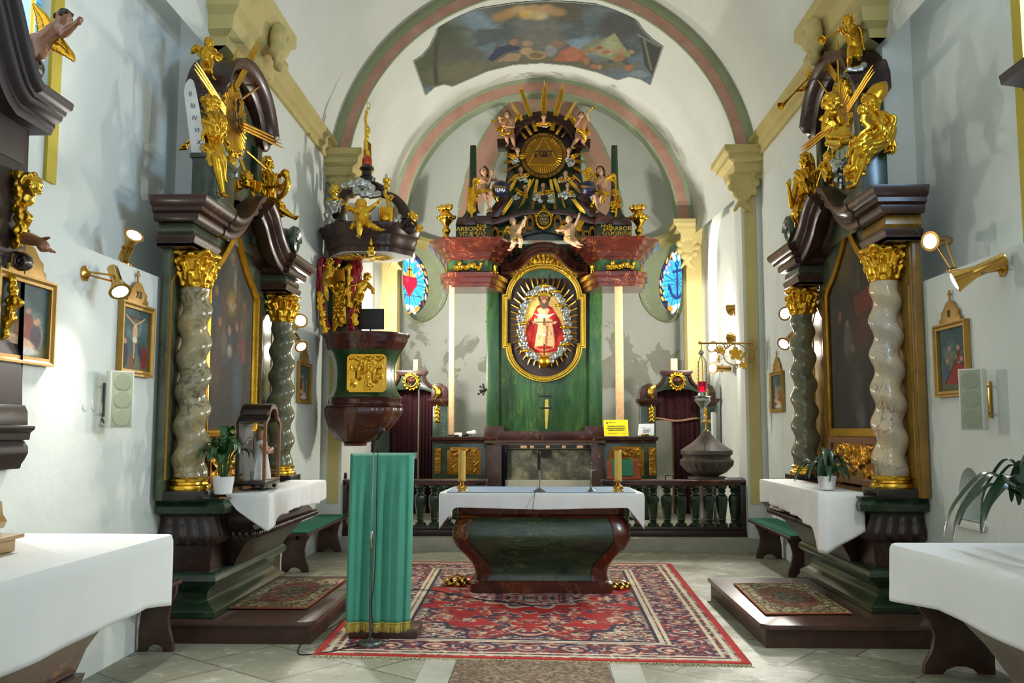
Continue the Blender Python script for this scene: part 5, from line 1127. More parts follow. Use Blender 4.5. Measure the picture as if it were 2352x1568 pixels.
cloudy = NT('weathered_stone'); co = cloudy.pos(); f = cloudy.noise(co, 3.5, 7, .7); cloudy.set('Base Color', cloudy.ramp(f, [(.3, (58, 58, 50)), (.5, (104, 104, 90)), (.68, (170, 164, 132))])); cloudy.set('Roughness', .9); cloudy.bump(f, .5, .02); M['weathered_stone'] = cloudy.m
z1 = blk(1160, 1368, .15, 1102, 14.7, .8, 'step_stone', 'base_course', MS); z2 = blk(1165, 1360, z1, 1032, 14.74, .7, 'weathered_stone', 'block', MS)
TF = thing('timber_shelf', 'dark timber frame with a long shelf spanning the stone altar block', 'shelf', (H(1250, 1100, 14.6).x, 14.6, .15))
zs = blk(1112, 1392, P(1240, 1019, 14.6).z, 1012, 14.6, .5, 'dark_wood', 'shelf', TF); zb = P(1240, 1021, 14.62).z
for a, b in ((1118, 1152), (1358, 1385)): x0, x1 = P(a, 1050, 14.62).x, P(b, 1050, 14.62).x; MB().box(((x0 + x1) / 2, 14.85, (.15 + zb) / 2), (x1 - x0, .44, zb - .15), .006).build('post', M['dark_wood'], TF)
x0, x1 = P(1118, 1050, 15.46).x, P(1385, 1050, 15.46).x; MB().box(((x0 + x1) / 2, 15.47, (.15 + zb) / 2), (x1 - x0, .02, zb - .16)).build('back_board', M['black_wood'], TF)  # dark board added in place of the shelf's shadow and the dark gap
for px in (1203, 1222, 1258, 1295, 1332): c = P(px, 1026, 14.62); MB().box(c, (.1 if px in (1203, 1332) else .06, .04, .045), .01).build('wood_block', M['fir'], TF)
MB().box(P(1249, 1040, 14.72), (.14, .03, .12)).build('slot', M['black'], TF)
def wing(lab, px0, px1, rel, strip, sg):
 Y = 14.9; k = Y / FPX; t = thing('altar_cabinet', lab, 'altar cabinet', (P((px0 + px1) / 2, 1000, Y).x, Y + .2, .15)); zt = P(1240, 1003, Y).z
 a, b = P(px0 + 8, 1050, Y).x, P(px1 - 8, 1050, Y).x; MB().box(((a + b) / 2, Y + .3, (.15 + zt - .09) / 2), (b - a, .56, zt - .24), .01).build('body', M['green_dark'], t)
 pth = [V((a, Y + .58, 0)), V((a, Y + .02, 0)), V((b, Y + .02, 0)), V((b, Y + .58, 0))]
 s = MB(); s.sweep(pth, [(zt - .1, .0), (zt - .1, -.015), (zt - .07, -.02), (zt - .05, -.05), (zt - .02, -.06), (zt, -.06), (zt, .0)][::1], (0, 0, 1)); s.box(((a + b) / 2, Y + .3, zt - .05), (b - a, .56, .1)); s.build('cornice', M['brown_marble'], t)
 pr = [rel[0], rel[1]]; x0, x1 = P(pr[0], 1050, Y).x, P(pr[1], 1050, Y).x; z0, z1 = P(1240, rel[3], Y).z, P(1240, rel[2], Y).z; w, h = x1 - x0, z1 - z0; c = V(((x0 + x1) / 2, Y + .015, (z0 + z1) / 2)); q = .1
 s = MB(); s.prism([V((x0, c.y, z0)), V((x1, c.y, z0)), V((x1, c.y, z1 - q * w))] + [V((x1 - q * w, c.y, z1 - q * w * .7)), V((x1 - q * w, c.y, z1)), V((x0 + q * w, c.y, z1)), V((x0 + q * w, c.y, z1 - q * w * .7)), V((x0, c.y, z1 - q * w))], (0, -.02, 0), .004)
 pl = s.build('relief_plate', M['gold_matte'], t)
 r = relief_mb(c + V((0, -.012, h * .32)), EX, EZ, w * .82, h * .3, .055, 21 + sg, 18, 'mix')
 for j in range(7): a_ = PI * (j / 6); r.cap(c + V((-w * .4 * math.cos(a_), -.02, -h * .3 + h * .42 * math.sin(a_))), c + V((-w * .4 * math.cos(a_ + .5), -.02, -h * .3 + h * .42 * math.sin(min(PI, a_ + .5)))), .012, .012, 6)
 r.build('relief', M['gold_matte'], pl, sm=60, mods=[remesh(.008, 1)])
 r = MB(); rr_ = random.Random(4 + sg)
 for j in range(14): p = c + V((rr_.uniform(-.4, .4) * w, -.018, rr_.uniform(-.45, .05) * h)); r.cap(p, p + V((rr_.uniform(-.08, .08), 0, rr_.uniform(-.05, .08))), .022, .012, 7)
 r.box(c + V((0, -.006, -h * .2)), (w * .85, .02, h * .5)); r.build('relief_figures', M['gold_matte'], pl, sm=60, mods=[remesh(.008, 1)])
 x0, x1 = P(strip[0], 1050, Y).x, P(strip[1], 1050, Y).x; o = relief_mb(V(((x0 + x1) / 2, Y + .01, c.z)), EX, EZ, x1 - x0, h * .95, .04, 3, 12, 'mix').build('side_relief', M['gold_matte'], t, sm=60, mods=[remesh(.008, 1)])
 return zt
zw = wing('dark green altar cabinet with gilt relief panel beside the left curtained doorway', 988, 1140, (1027, 1105, 1027, 1090), (998, 1013), 0)
wing('dark green altar cabinet with gilt relief panel below the yellow notice', 1366, 1512, (1398, 1479, 1025, 1093), (1490, 1506), 1)
def doorway(lab, cx, sg, kind):
 Y = 15.45; k = Y / FPX; t = thing('curtained_doorway', lab, 'doorway', (P(cx, 1000, Y).x, Y, .15)); xx = lambda d: P(cx, 1000, Y).x + d * k; zz = lambda py: P(cx, py, Y).z
 for d in (-1, 1):
  a, b = sorted((xx(d * 50), xx(d * 84))); MB().box(((a + b) / 2, Y + .15, (.15 + zz(932)) / 2), (b - a, .3, zz(932) - .15), .01).build('pilaster', M['green_dark'], t)
  pth = [V((a, Y + .3, 0)), V((a, Y, 0)), V((b, Y, 0)), V((b, Y + .3, 0))]; z0 = zz(932); s = MB(); s.sweep(pth, [(z0, .01), (z0, -.01), (z0 + .03, -.02), (z0 + .06, -.05), (z0 + .09, -.07), (z0 + .12, -.07), (z0 + .12, .01)], (0, 0, 1)); s.box(((a + b) / 2, Y + .15, z0 + .06), (b - a, .3, .12)); s.build('pilaster_capital', M['brown_marble'], t)
  pts = [(xx(d * 46), zz(917)), (xx(d * 86), zz(917)), (xx(d * 86), zz(900)), (xx(d * 80), zz(887)), (xx(d * 68), zz(880)), (xx(d * 56), zz(880)), (xx(d * 48), zz(890))]
  s = MB(); s.prism([V((a, Y - .02, b)) for a, b in pts], (0, .34, 0), .015); s.build('shoulder', M['brown_marble'], t)
  s = MB(); s.tube(spl([V((xx(d * 55), Y - .03, zz(916))), V((xx(d * 62), Y - .05, zz(905))), V((xx(d * 60), Y - .04, zz(893))), V((xx(d * 50), Y - .03, zz(886)))], 6), [.02, .05, .055, .02], 8); s.build('shoulder_scroll', M['gold_bright'], t)
  g = MB(); c = V((xx(d * 60), Y - .01, 0))
  for j, py in enumerate((938, 946, 955, 964)): g.ball(V((c.x, c.y, zz(py))), (.05 - j * .006, .025, .035), seg=8); g.ball(V((c.x - .03, c.y, zz(py + 3))), .022, seg=7); g.ball(V((c.x + .03, c.y, zz(py + 3))), .022, seg=7)
  g.cap(V((c.x, c.y, zz(930))), V((c.x, c.y, zz(974))), .014, .008); g.build('pendant_ornament', M['gold'], t, mods=[remesh(.009, 1)])
 o = [(-52, 925), (-52, 910), (-44, 900), (-28, 895), (0, 893), (28, 895), (44, 900), (52, 910), (52, 925), (56, 925), (56, 885), (44, 882), (36, 874), (30, 862), (27, 852), (-27, 852), (-30, 862), (-36, 874), (-44, 882), (-56, 885), (-56, 925)]
 s = MB(); s.prism([V((xx(a), Y + .04, zz(b))) for a, b in o], (0, .2, 0), .008); s.build('arch', M['green_dark'], t)
 s = MB(); s.prism([V((xx(a), Y + .0, zz(b))) for a, b in [(-30, 862), (-36, 854), (-36, 850), (36, 850), (36, 854), (30, 862)]], (0, .28, 0), .01); s.build('arch_cornice', M['brown_marble'], t)
 s = MB(); s.tube(spl([V((xx(a), Y + .02, zz(b))) for a, b in [(-54, 888), (-42, 886), (-32, 874), (-28, 862)]], 4), .03, 8); s.build('arch_moulding', M['brown_marble'], t)
 s = MB(); s.tube(spl([V((xx(-a), Y + .02, zz(b))) for a, b in [(-54, 888), (-42, 886), (-32, 874), (-28, 862)]], 4), .03, 8); s.build('arch_moulding', M['brown_marble'], t)
 hc = V((xx(0), Y + .0, zz(875))); g = MB(); rn = random.Random(2)
 for j in range(14): a = j * 2 * PI / 14; g.tube(spiral(hc + V((math.cos(a) * .11, 0, math.sin(a) * .125)), EX, EZ, .035, .01, 1, 12, a), [.016, .01], 6)
 g.lathe([(.1, .03), (.115, .0), (.1, -.03), (.085, -.03), (.085, .03)], hc, 24, None, (0, 1, 0)); g.build('heart_frame', M['gold'], t, mods=[remesh(.009, 1)])
 g = MB();
 for d in (-1, 1): g.ball(hc + V((d * .03, -.02, .02)), (.045, .03, .045), seg=10)
 g.cap(hc + V((0, -.02, .0)), hc + V((0, -.02, -.05)), .055, .02); g.build('heart', M['wing_marble'], t, mods=[remesh(.009, 1)])
 z0 = .16
 def curt(a, b, zt, zb, nm, amp=.025, gather=0):
  rows = []; n = 60
  for j in range(16):
   v = j / 15; row = []
   for i in range(n + 1):
    u = i / n; x = xx(a) + (xx(b) - xx(a)) * u; x += gather * v * (1 - u) * k
    row.append(V((x, Y + .2 + amp * math.sin(u * 30 + 1) * (.4 + .6 * v), zt + (zb - zt) * v)))
   rows.append(row)
  s = MB(); s.grid(rows); return s.build(nm, M['curtain'], t, sm=70, mods=[solid(.006)])
 if kind == 'pair': curt(-52, 12, zz(893), z0, 'curtain', gather=0); curt(16, 52, zz(893), z0, 'curtain')
 else:
  v = curt(-50, 50, zz(893), zz(965), 'valance'); s = MB(); s.tube([V((xx(a), Y + .16, zz(963 + 3 * math.cos(a / 16)))) for a in range(-50, 51, 10)], .02, 6); s.build('braid', m_plain('braid', (176, 130, 96), .7), v)
  curt(-6, 52, zz(940), z0, 'curtain')
 return t
doorway('dark green doorway with two dark red curtains behind the pulpit', 943, -1, 'pair'); doorway('dark green doorway with fringed dark red valance behind the baptismal font', 1558, 1, 'valance')
def prop(lab, q, Y, zb, m='fir', d=.1):
 b = V((P(q[0], 1000, Y).x, Y, zb)); x0, x1 = P(q[0], q[2], Y).x, P(q[1], q[2], Y).x; zt = P(q[0], q[2], Y).z; s = MB(); s.box(((x0 + x1) / 2, Y + d / 2, (zb + zt) / 2), (x1 - x0, d, zt - zb), .004); return tag(s.build('timber_prop', M[m]), lab, 'timber post')
prop('thin pale timber post propping the left end of the altar entablature', (1032, 1044, 655), 15.12, zw + .001, d=.09)
p = prop('pale timber post propping the right end of the entablature behind the yellow notice', (1412, 1430, 655), 15.12, zw + .001)
MB().box(P(1420, 651, 15.18) + V((0, 0, 0)), (.19, .16, .05), .004).build('head_block', M['fir'], p)
prop('short pale timber end rising behind the left doorway pediment', (949, 960, 825), 15.85, .151); prop('short pale timber end rising behind the right doorway pediment', (1541, 1556, 823), 15.85, .151)
RT_ = thing('altar_retable', 'tall green and red marbled high altar retable with oval gilt picture frame', 'altar retable', (XN, 16.0, 1.4))
slab('centre_board', [(1142, 1000), (1142, 560), (1358, 560), (1358, 1000)], 15.92, .1, 'green_marble', RT_)
for a, b in ((1117, 1147), (1353, 1384)): slab('pilaster', [(a, 985), (a, 640), (b, 640), (b, 985)], 15.86, .2, 'green_marble', RT_, .03)
slab('predella', [(1112, 1012), (1112, 978), (1158, 978), (1158, 990), (1342, 990), (1342, 978), (1388, 978), (1388, 1012)], 15.8, .2, 'brown_marble', RT_)
slab('bare_patch', [(1252, 918), (1259, 916), (1260, 940), (1257, 985), (1253, 985), (1251, 940)], 15.919, .004, 'fringe', RT_, 0)
for y in (910, 937): slab('slot', [(1238, y - 2), (1268, y - 2), (1266, y + 2), (1240, y + 2)], 15.918, .004, 'black', RT_, 0)
def entab(sg):
 q = (lambda x: x) if sg < 0 else (lambda x: 2499 - x)
 Yf, Yb = 15.12, 15.86
 c = [(q(1028), 15.85), (q(1030), Yf + .16), (q(1044), Yf), (q(1120), Yf), (q(1150), Yb - .1), (q(1152), Yb)]
 pth = [V((P(x, 620, y).x, y, 0)) for x, y in c]
 if sg > 0: pth = pth[::-1]
 def blockm(nm, z0, z1, prof, m):
  s = MB(); s.sweep(pth, [(z0 + (z1 - z0) * a, -b) for a, b in prof], (0, 0, 1)); poly = [V((v.x, v.y, z0)) for v in pth]; s.prism(poly, (0, 0, z1 - z0)); return s.build(nm, M[m], RT_, sm=35)
 Yr = Yf; z = lambda py: P(1240, py, Yr).z
 blockm('lower_block', z(659), z(625), [(0, 0), (0, .04), (.25, .05), (.3, .075), (.6, .08), (.7, .12), (.95, .13), (1, .12), (1, 0)], 'red_marble')
 fz = blockm('frieze', z(626), z(596), [(0, 0), (0, .005), (1, .005), (1, 0)], 'green_marble')
 blockm('cornice', z(597), z(552), [(0, 0), (0, .03), (.12, .04), (.15, .07), (.4, .09), (.45, .15), (.62, .17), (.66, .23), (.86, .26), (.9, .32), (1, .33), (1, 0)], 'red_marble')
 x0, x1 = P(q(1040), 610, Yf).x, P(q(1108), 610, Yf).x; cz = z(611)
 relief_mb(V(((x0 + x1) / 2, Yf - .006, cz)), EX, EZ, abs(x1 - x0), .15, .06, 5, 30, 'scroll', plate=False, margin=.06).box(V(((x0 + x1) / 2, Yf - .012, cz)), (abs(x1 - x0) * .96, .02, .05)).build('frieze_relief', M['gold'], fz, sm=60, mods=[remesh(.008, 1)])
 a, b = [v for v in pth if abs(v.y - Yf) < .01][1 if sg < 0 else 0], [v for v in pth if abs(v.y - (Yb - .1)) < .01][0]; d = (b - a).normalized(); d = d if d.x > 0 else -d
 relief_mb(V(((a.x + b.x) / 2, (a.y + b.y) / 2, cz)) + V((-d.y, d.x, 0)) * (-.012), d, EZ, .2, .15, .05, 8, 9, 'scroll').build('corner_relief', M['gold'], fz, sm=60, mods=[remesh(.008, 1)])
 e = V((P(q(1027), 611, Yf + .2).x - sg * 0, Yf + .32, cz)); s = MB(); s.ball(e + V((sg * .0, 0, 0)), (.03, .07, .09)); s.build('end_boss', M['gold'], fz)
 return z(552)
zc_ = entab(-1); entab(1)
pa = spl([H(x, y, 15.78) for x, y in ((1150, 603), (1172, 600), (1190, 583), (1215, 564), (1250, 557), (1286, 564), (1310, 583), (1328, 600), (1350, 603))], 6)
s = MB(); s.sweep(pa, [(a, -b) for a, b in [(-.02, .0), (.06, .0), (.08, .04), (.11, .05), (.12, .1), (.18, .12), (.2, .18), (.26, .21), (.27, .25), (-.1, .25), (-.1, 0)]], (0, -1, 0)); s.build('cornice_arch', M['red_marble'], RT_, sm=40)
slab('tympanum', [(1150, 640), (1150, 600), (1175, 590), (1200, 572), (1250, 556), (1300, 572), (1325, 590), (1350, 600), (1350, 640)], 15.9, .1, 'green_marble', RT_)
def oval(cx=1249.5, rx=88, ry=76, yt=680, yb=797, step=8):
 top = [(cx + rx * math.cos(PI - PI * i / 32), yt - ry * math.sin(PI * i / 32)) for i in range(33)]
 bot = [(cx + rx * math.cos(PI * i / 32), yb + (ry + 6) * math.sin(PI * i / 32)) for i in range(33)]
 return [(cx - rx - step, yt), *top, (cx + rx + step, yt), (cx + rx + step, yb), *bot, (cx - rx - step, yb)]
ov = oval(rx=82, ry=70, yt=682, yb=795); path = poly3(ov, 15.89)
s = MB(); s.sweep(path, [(-.01, -.05), (.03, -.05), (.045, -.02), (.045, .0), (.07, .02), (.07, .04), (.03, .05), (-.01, .05)], (0, -1, 0), True); fr = s.build('oval_frame', M['gold_bright'], RT_, sm=40)
for c, up in (((1250, 609), 1), ((1250, 873), -1)):
 g = MB();
 for j in range(-6, 7): p = H(c[0] + j * 5.2, c[1] + up * abs(j) * abs(j) * .22, 15.82); g.ball(p, (.03, .02, .018), seg=8)
 g.build('frame_garland', M['gold_bright'], fr, mods=[remesh(.008, 1)])
slab('oval_board', ov, 15.91, .02, m_plain('maroon_board', (34, 18, 16), .6), RT_, 0, sm=0)
for k in range(40):
 a = 2 * PI * k / 40 + .04; L = 1.0 + .16 * ((k * 7) % 5 - 2) / 2; c = (1250, 742)
 r0, r1 = 52, 78 + 14 * abs(math.sin(a)) * L
 p0 = H(c[0] + r0 * 1.0 * math.cos(a), c[1] - r0 * 1.3 * math.sin(a), 15.89); p1 = H(c[0] + r1 * .98 * math.cos(a) * (1 if True else 1), c[1] - r1 * 1.22 * math.sin(a) * (.92 if math.sin(a) < 0 else 1), 15.88); rod(RT_, p0, p1, .018, 'picture_ray', 'gold_bright')
cv = Canvas(150, 240, (190, 160, 90)); cv.asp = 1.55
cv.blotch((214, 186, 96), .5, 4, 4, 3, .2); cv.ell(.5, .95, .6, .14, (84, 60, 40), .4); cv.poly([(.22, .88), (.8, .88), (.8, .98), (.22, .98)], (176, 140, 80))
cv.poly([(.5, .2), (.68, .26), (.84, .42), (.98, .7), (.9, .86), (.62, .9), (.3, .9), (.06, .76), (.1, .55), (.22, .4), (.34, .24)], (150, 30, 28))
cv.poly([(.34, .28), (.5, .24), (.64, .3), (.7, .5), (.5, .54), (.26, .46)], (206, 176, 130)); cv.poly([(.36, .5), (.66, .48), (.74, .64), (.72, .84), (.5, .88), (.28, .84), (.32, .66)], (206, 170, 122)); cv.poly([(.5, .5), (.6, .5), (.56, .86), (.5, .88)], (150, 104, 70))
for q, c in (((.2, .56, .08, .14), (120, 20, 24)), ((.8, .58, .09, .16), (110, 16, 26)), ((.86, .74, .07, .1), (186, 50, 38)), ((.14, .7, .06, .1), (190, 56, 40)), ((.66, .36, .07, .07), (180, 40, 36)), ((.32, .36, .05, .06), (184, 44, 36)), ((.5, .83, .2, .025), (150, 32, 26))): cv.ell(*q, c, .6)
rr2 = random.Random(7)
for k in range(26): x, y = rr2.uniform(.12, .88), rr2.uniform(.42, .86); cv.line([(x, y), (x + (x - .5) * .22, y + rr2.uniform(.05, .12))], .012, rr2.choice([(112, 18, 20), (184, 60, 44), (160, 120, 80), (222, 190, 144)]) if abs(x - .5) < .22 else rr2.choice([(104, 16, 20), (190, 60, 44)]), .55)
cv.ell(.5, .115, .14, .1, (66, 46, 34), .2); cv.ell(.5, .12, .085, .06, (186, 126, 92), .2); cv.ell(.5, .2, .1, .085, (90, 72, 58), .3); cv.ell(.5, .17, .05, .03, (186, 130, 100), .4); cv.ell(.47, .11, .012, .008, (40, 26, 20), .3); cv.ell(.53, .11, .012, .008, (40, 26, 20), .3)
cv.poly([(.27, .345), (.47, .375), (.5, .34), (.53, .375), (.75, .34), (.6, .41), (.5, .42), (.4, .41)], (226, 216, 186)); cv.ell(.5, .345, .03, .03, (222, 206, 170), .3)
cv.line([(.5, .42), (.5, .93)], .022, (70, 44, 28)); cv.line([(.2, .47), (.8, .47)], .014, (84, 54, 34)); cv.line([(.22, .46), (.47, .52)], .014, (206, 160, 120)); cv.line([(.78, .46), (.53, .52)], .014, (206, 160, 120)); cv.ell(.5, .57, .045, .075, (206, 160, 122), .2); cv.ell(.5, .49, .03, .025, (120, 76, 54), .2); cv.line([(.49, .63), (.49, .77)], .018, (200, 152, 116)); cv.line([(.51, .63), (.51, .77)], .018, (200, 152, 116)); cv.ell(.5, .65, .04, .02, (226, 216, 196), .3)
for d in (-1, 1): cv.ell(.5 + d * .24, .475, .035, .022, (200, 146, 112), .3)
cv.grain(.12)
em = (np.hypot((cv.u - .5) / .52, (cv.v - .5) / .52) < 1.0)
paint_mesh('painted_figure', cv, quad_pos(cv, H(1200, 664, 15.87), H(1300, 664, 15.87), H(1198, 826, 15.87), H(1302, 826, 15.87)), M['paint'], RT_, mask=em, thick=.02)
g = MB();
for i in range(9): a = PI * i / 8; g.ball(H(1249 - 13 * math.cos(a), 677 - 3 * math.sin(a), 15.83), (.022, .02, .03 if i % 2 else .045), seg=8)
g.tube([H(1249 - 13 * math.cos(PI * i / 8), 681 - 3 * math.sin(PI * i / 8), 15.83) for i in range(9)], .02, 6); g.build('crown', M['gold_bright'], RT_, mods=[remesh(.007, 1)])
MB().ball(H(1250, 830, 15.8), .105, seg=20).build('orb', M['gold'], RT_)
bl = []; rn = random.Random(12)
for k in range(34):
 a = 2 * PI * (k + .5) / 34 + PI / 2 + PI
 if abs(k + .5) < 1.3 or abs(k + .5 - 34) < 1.3: continue
 bl.append((1250 + (55 + rn.uniform(-3, 3)) * math.cos(a), 745 - (84 + rn.uniform(-3, 3)) * math.sin(a), rn.uniform(8, 10.5)))
cloud('cloud_wreath', None, bl, 15.84, parent=RT_)
for (x, y) in ((1218, 682), (1203, 742), (1206, 805), (1284, 700), (1298, 750), (1297, 790), (1250, 655), (1276, 668)):
 g = MB(); c = H(x, y, 15.76); g.ball(c, .035, seg=9); g.ball(c + V((-.05, 0, -.01)), (.045, .015, .025), seg=8); g.ball(c + V((.05, 0, -.01)), (.045, .015, .025), seg=8); g.build('wreath_cherub', M['gold'], RT_, mods=[remesh(.007, 1)])
g = MB(); rn = random.Random(5)
for k in range(-8, 9):
 a = k / 8; x, y = 1250 + a * 66, 598 + a * a * 34; r = 9 + 4 * (1 - abs(a))
 if abs(k) <= 2:
  g.cap(H(x, y + 2, 15.86), H(1250 + a * 110, 582 + a * a * 60, 15.84), .05, .04)
 else: g.tube(spiral(H(x, y, 15.86), EX, EZ, r * HY / FPX, .012, 1.4 * (1 if k > 0 else -1), 20, PI / 2), [.026, .016], 6)
 g.ball(H(x, y + 8, 15.87), (.06, .03, .04), seg=8)
g.tube([H(1250 + a * 72, 607 + a * a * 33, 15.88) for a in np.linspace(-1, 1, 25)], .032, 6); g.build('frame_crest', M['gold'], RT_, sm=60, mods=[remesh(.009, 1)])
for d in (-1, 1):
 g = MB();
 for j, (x, y) in enumerate(((78, 610), (83, 620), (77, 628), (81, 612), (72, 632))): g.tube(spiral(H(1250 + d * x, y, 15.85), EX, EZ, .05, .012, 1.2 * d, 14, j), [.022, .014], 6); g.ball(H(1250 + d * x, y + 2, 15.86), .035, seg=7)
 g.build('side_crest', M['gold'], RT_, sm=60, mods=[remesh(.009, 1)])
slab('attic_board', [(1100, 552), (1098, 500), (1122, 486), (1140, 462), (1158, 430), (1164, 400), (1166, 330), (1180, 300), (1205, 280), (1250, 270), (1295, 280), (1320, 300), (1333, 330), (1336, 400), (1342, 430), (1360, 462), (1378, 486), (1402, 500), (1400, 552)], 16.06, .08, 'green_marble', RT_)
for d in (-1, 1):
 q = (lambda x: x) if d < 0 else (lambda x: 2498 - x)
 slab('attic_obelisk', [(q(1060), 500), (q(1068), 490), (q(1075), 470), (q(1077), 440), (q(1080), 333), (q(1093), 333), (q(1094), 440), (q(1098), 480), (q(1108), 500)], 15.98, .16, 'green_dark', RT_)
 slab('attic_pilaster', [(q(1166), 430), (q(1168), 335), (q(1180), 335), (q(1180), 430)], 15.98, .1, 'red_marble', RT_)
 slab('attic_scroll', [(q(1118), 498), (q(1140), 470), (q(1152), 444), (q(1164), 440), (q(1172), 452), (q(1160), 476), (q(1146), 498)], 15.96, .12, 'red_marble', RT_)
 slab('plinth', [(q(1047), 553), (q(1047), 516), (q(1092), 516), (q(1092), 553)], 15.5, .4, 'green_dark', RT_); slab('plinth', [(q(1094), 553), (q(1094), 514), (q(1128), 514), (q(1128), 553)], 15.4, .5, 'green_dark', RT_)
 slab('plinth_cornice', [(q(1046), 516), (q(1048), 508), (q(1052), 498), (q(1092), 498), (q(1092), 516)], 15.46, .5, 'red_marble', RT_); slab('plinth_cornice', [(q(1092), 514), (q(1093), 504), (q(1096), 494), (q(1128), 494), (q(1130), 504), (q(1132), 514)], 15.35, .6, 'red_marble', RT_)
 slab('chain_band', [(q(1130), 552), (q(1130), 530), (q(1190), 512), (q(1250), 496), (q(1250), 530), (q(1200), 540), (q(1175), 552)], 15.9, .1, 'green_dark', RT_) if d < 0 else slab('chain_band', [(1250, 530), (1250, 496), (1308, 512), (1368, 530), (1368, 552), (1323, 552), (1298, 540)], 15.9, .1, 'green_dark', RT_)
slab('band_moulding', [(1098, 522), (1098, 510), (1150, 498), (1205, 482), (1250, 478), (1295, 482), (1350, 498), (1402, 510), (1402, 522), (1350, 512), (1300, 494), (1250, 490), (1200, 494), (1150, 512)], 15.86, .14, 'red_marble', RT_)
def chain_link(x, y, w, h, kind):
 s = MB(); n = 28; k = 15.84 / FPX
 f = lambda a, e: (x + (w * e) * (abs(math.cos(a)) ** .7) * (1 if math.cos(a) >= 0 else -1), y + (h * e) * (abs(math.sin(a)) ** .8) * (1 if math.sin(a) >= 0 else -1))
 R = []
 for i in range(n): a = 2 * PI * i / n; R.append([P(*f(a, 1), 15.80), P(*f(a, .55), 15.80), P(*f(a, .55), 15.84), P(*f(a, 1), 15.84)])
 s.rings(R, True, False, True); return s.build('chain_link', M['gold_matte'], RT_, sm=40)
for x, y, w, h in ((1137, 537, 8, 17), (1151, 538, 8, 9), (1200, 522, 10, 14), (1217, 511, 9, 18), (1281, 511, 9, 18), (1298, 520, 10, 14), (1331, 537, 9, 15), (1347, 538, 8, 9), (1361, 536, 8, 17)): chain_link(x, y, w, h, 0)
Yt = 15.4
g = MB(); letter(g, 'ARBOR', H(1072, 525, 15.49), EX, EZ, .105, .015, 1.05); letter(g, 'VIT\u00c6', H(1071, 537, 15.49), EX, EZ, .105, .015); g.build('lettering', M['gold_bright'], RT_, sm=0)
g = MB(); letter(g, 'ARBOR', H(1427, 524, 15.49), EX, EZ, .105, .015, 1.05); letter(g, 'SCIENTI\u00c6', H(1427, 536, 15.49), EX, EZ, .095, .015, .85); g.build('lettering', M['gold_bright'], RT_, sm=0)
g = MB(); letter(g, 'RVB', H(1106, 519, 15.39), EX, EZ, .1, .015); g.build('lettering', M['gold_bright'], RT_, sm=0); g = MB(); letter(g, 'MVB', H(1393, 519, 15.39), EX, EZ, .1, .015); g.build('lettering', M['gold_bright'], RT_, sm=0)
for x in (1104, 1395):
 g = MB(); c = H(x, 536, 15.38); g.lathe([(.085, 0), (.075, .02), (.055, .015)], c, 20, None, (0, -1, 0));
 for j in range(8): a = j * PI / 4; g.ball(c + V((math.cos(a) * .085, 0, math.sin(a) * .095)), .026, seg=7)
 g.cap(c - V((0, 0, .09)), c - V((0, 0, .15)), .018, .008); o = g.build('bush_emblem', M['gold'], RT_, mods=[remesh(.008, 1)])
 g = MB(); g.lathe([(.065, .022), (.001, .024)], c, 18, None, (0, -1, 0)); g.build('emblem_field', M['red_marble'], o); g = MB(); g.tube([c + V((-.035, -.03, -.04)), c + V((0, -.03, .045)), c + V((.035, -.03, -.04))], .01, 6); g.build('emblem_sign', M['gold_bright'], o)
hd = [H(1143, 334, 15.94), H(1164, 332, 15.94)] + [P(1249 + 82 * math.cos(math.radians(180 - a)), 346 - 76 * math.sin(math.radians(a)), 15.94) for a in range(12, 169, 6)] + [H(1334, 332, 15.94), H(1355, 334, 15.94)]
s = MB(); s.sweep(hd, [(a, -b) for a, b in [(-.05, -.1), (.06, -.1), (.08, -.04), (.12, -.02), (.13, .05), (.18, .08), (.18, .11), (-.05, .11)]], (0, -1, 0)); s.build('attic_hood', M['brown_marble'], RT_, sm=40)
slab('hood_field', [(1166, 345), (1172, 320), (1190, 292), (1215, 278), (1250, 272), (1285, 278), (1310, 292), (1328, 320), (1334, 345)], 16.0, .08, 'brown_marble', RT_)
CT = thing('cartouche', 'gilt cartouche with a dark inscribed oval at the centre of the chain band', 'cartouche', H(1249, 526, 15.72))
s = MB(); s.prism(poly3([(1226, 490), (1236, 487), (1240, 480), (1249, 477), (1258, 480), (1262, 487), (1272, 490), (1270, 500), (1266, 508), (1268, 514), (1262, 522), (1249, 527), (1236, 522), (1230, 514), (1232, 508), (1228, 500)], 15.7), (0, .06, 0), .01)
for a in np.linspace(0, 2 * PI, 20): s.ball(H(1249 + 17 * math.cos(a), 504 + 19 * math.sin(a), 15.68), .03, seg=7)
s.build('shield', M['gold'], CT, mods=[remesh(.009, 1)]); slab('field', [(1249 + 10.5 * math.cos(a) * (1.0 + .12 * math.sin(a)), 502 - 14 * math.sin(a)) for a in np.linspace(0, 2 * PI, 24)[:-1]], 15.645, .06, 'green_dark', CT, 0)
g = MB(); letter(g, 'ALTARE', H(1249, 495, 15.63), EX, EZ, .05, .01); letter(g, 'PRIVI', H(1249, 502.5, 15.63), EX, EZ, .055, .01); letter(g, 'LEG', H(1249, 510, 15.63), EX, EZ, .055, .01); g.build('lettering', M['gold_bright'], CT, sm=0)
GY = 15.75; GC = (1248.5, 356)
GL = thing('gloria_disc', 'round gilt gloria with lettered ring, triangle and golden sunbeams', 'gloria', H(GC[0], GC[1] + 52, GY)); gc = H(*GC, GY); kk = GY / FPX
def disc(name, r0, r1, y, th, m, par): s = MB(); s.lathe([(r0 * kk, 0), (r1 * kk, 0), (r1 * kk, th), (r0 * kk, th)] + ([(r0 * kk, 0)] if r0 > .1 else []), V((gc.x, y, gc.z)), 64, None, (0, 1, 0)); return s.build(name, M[m], par, sm=40)
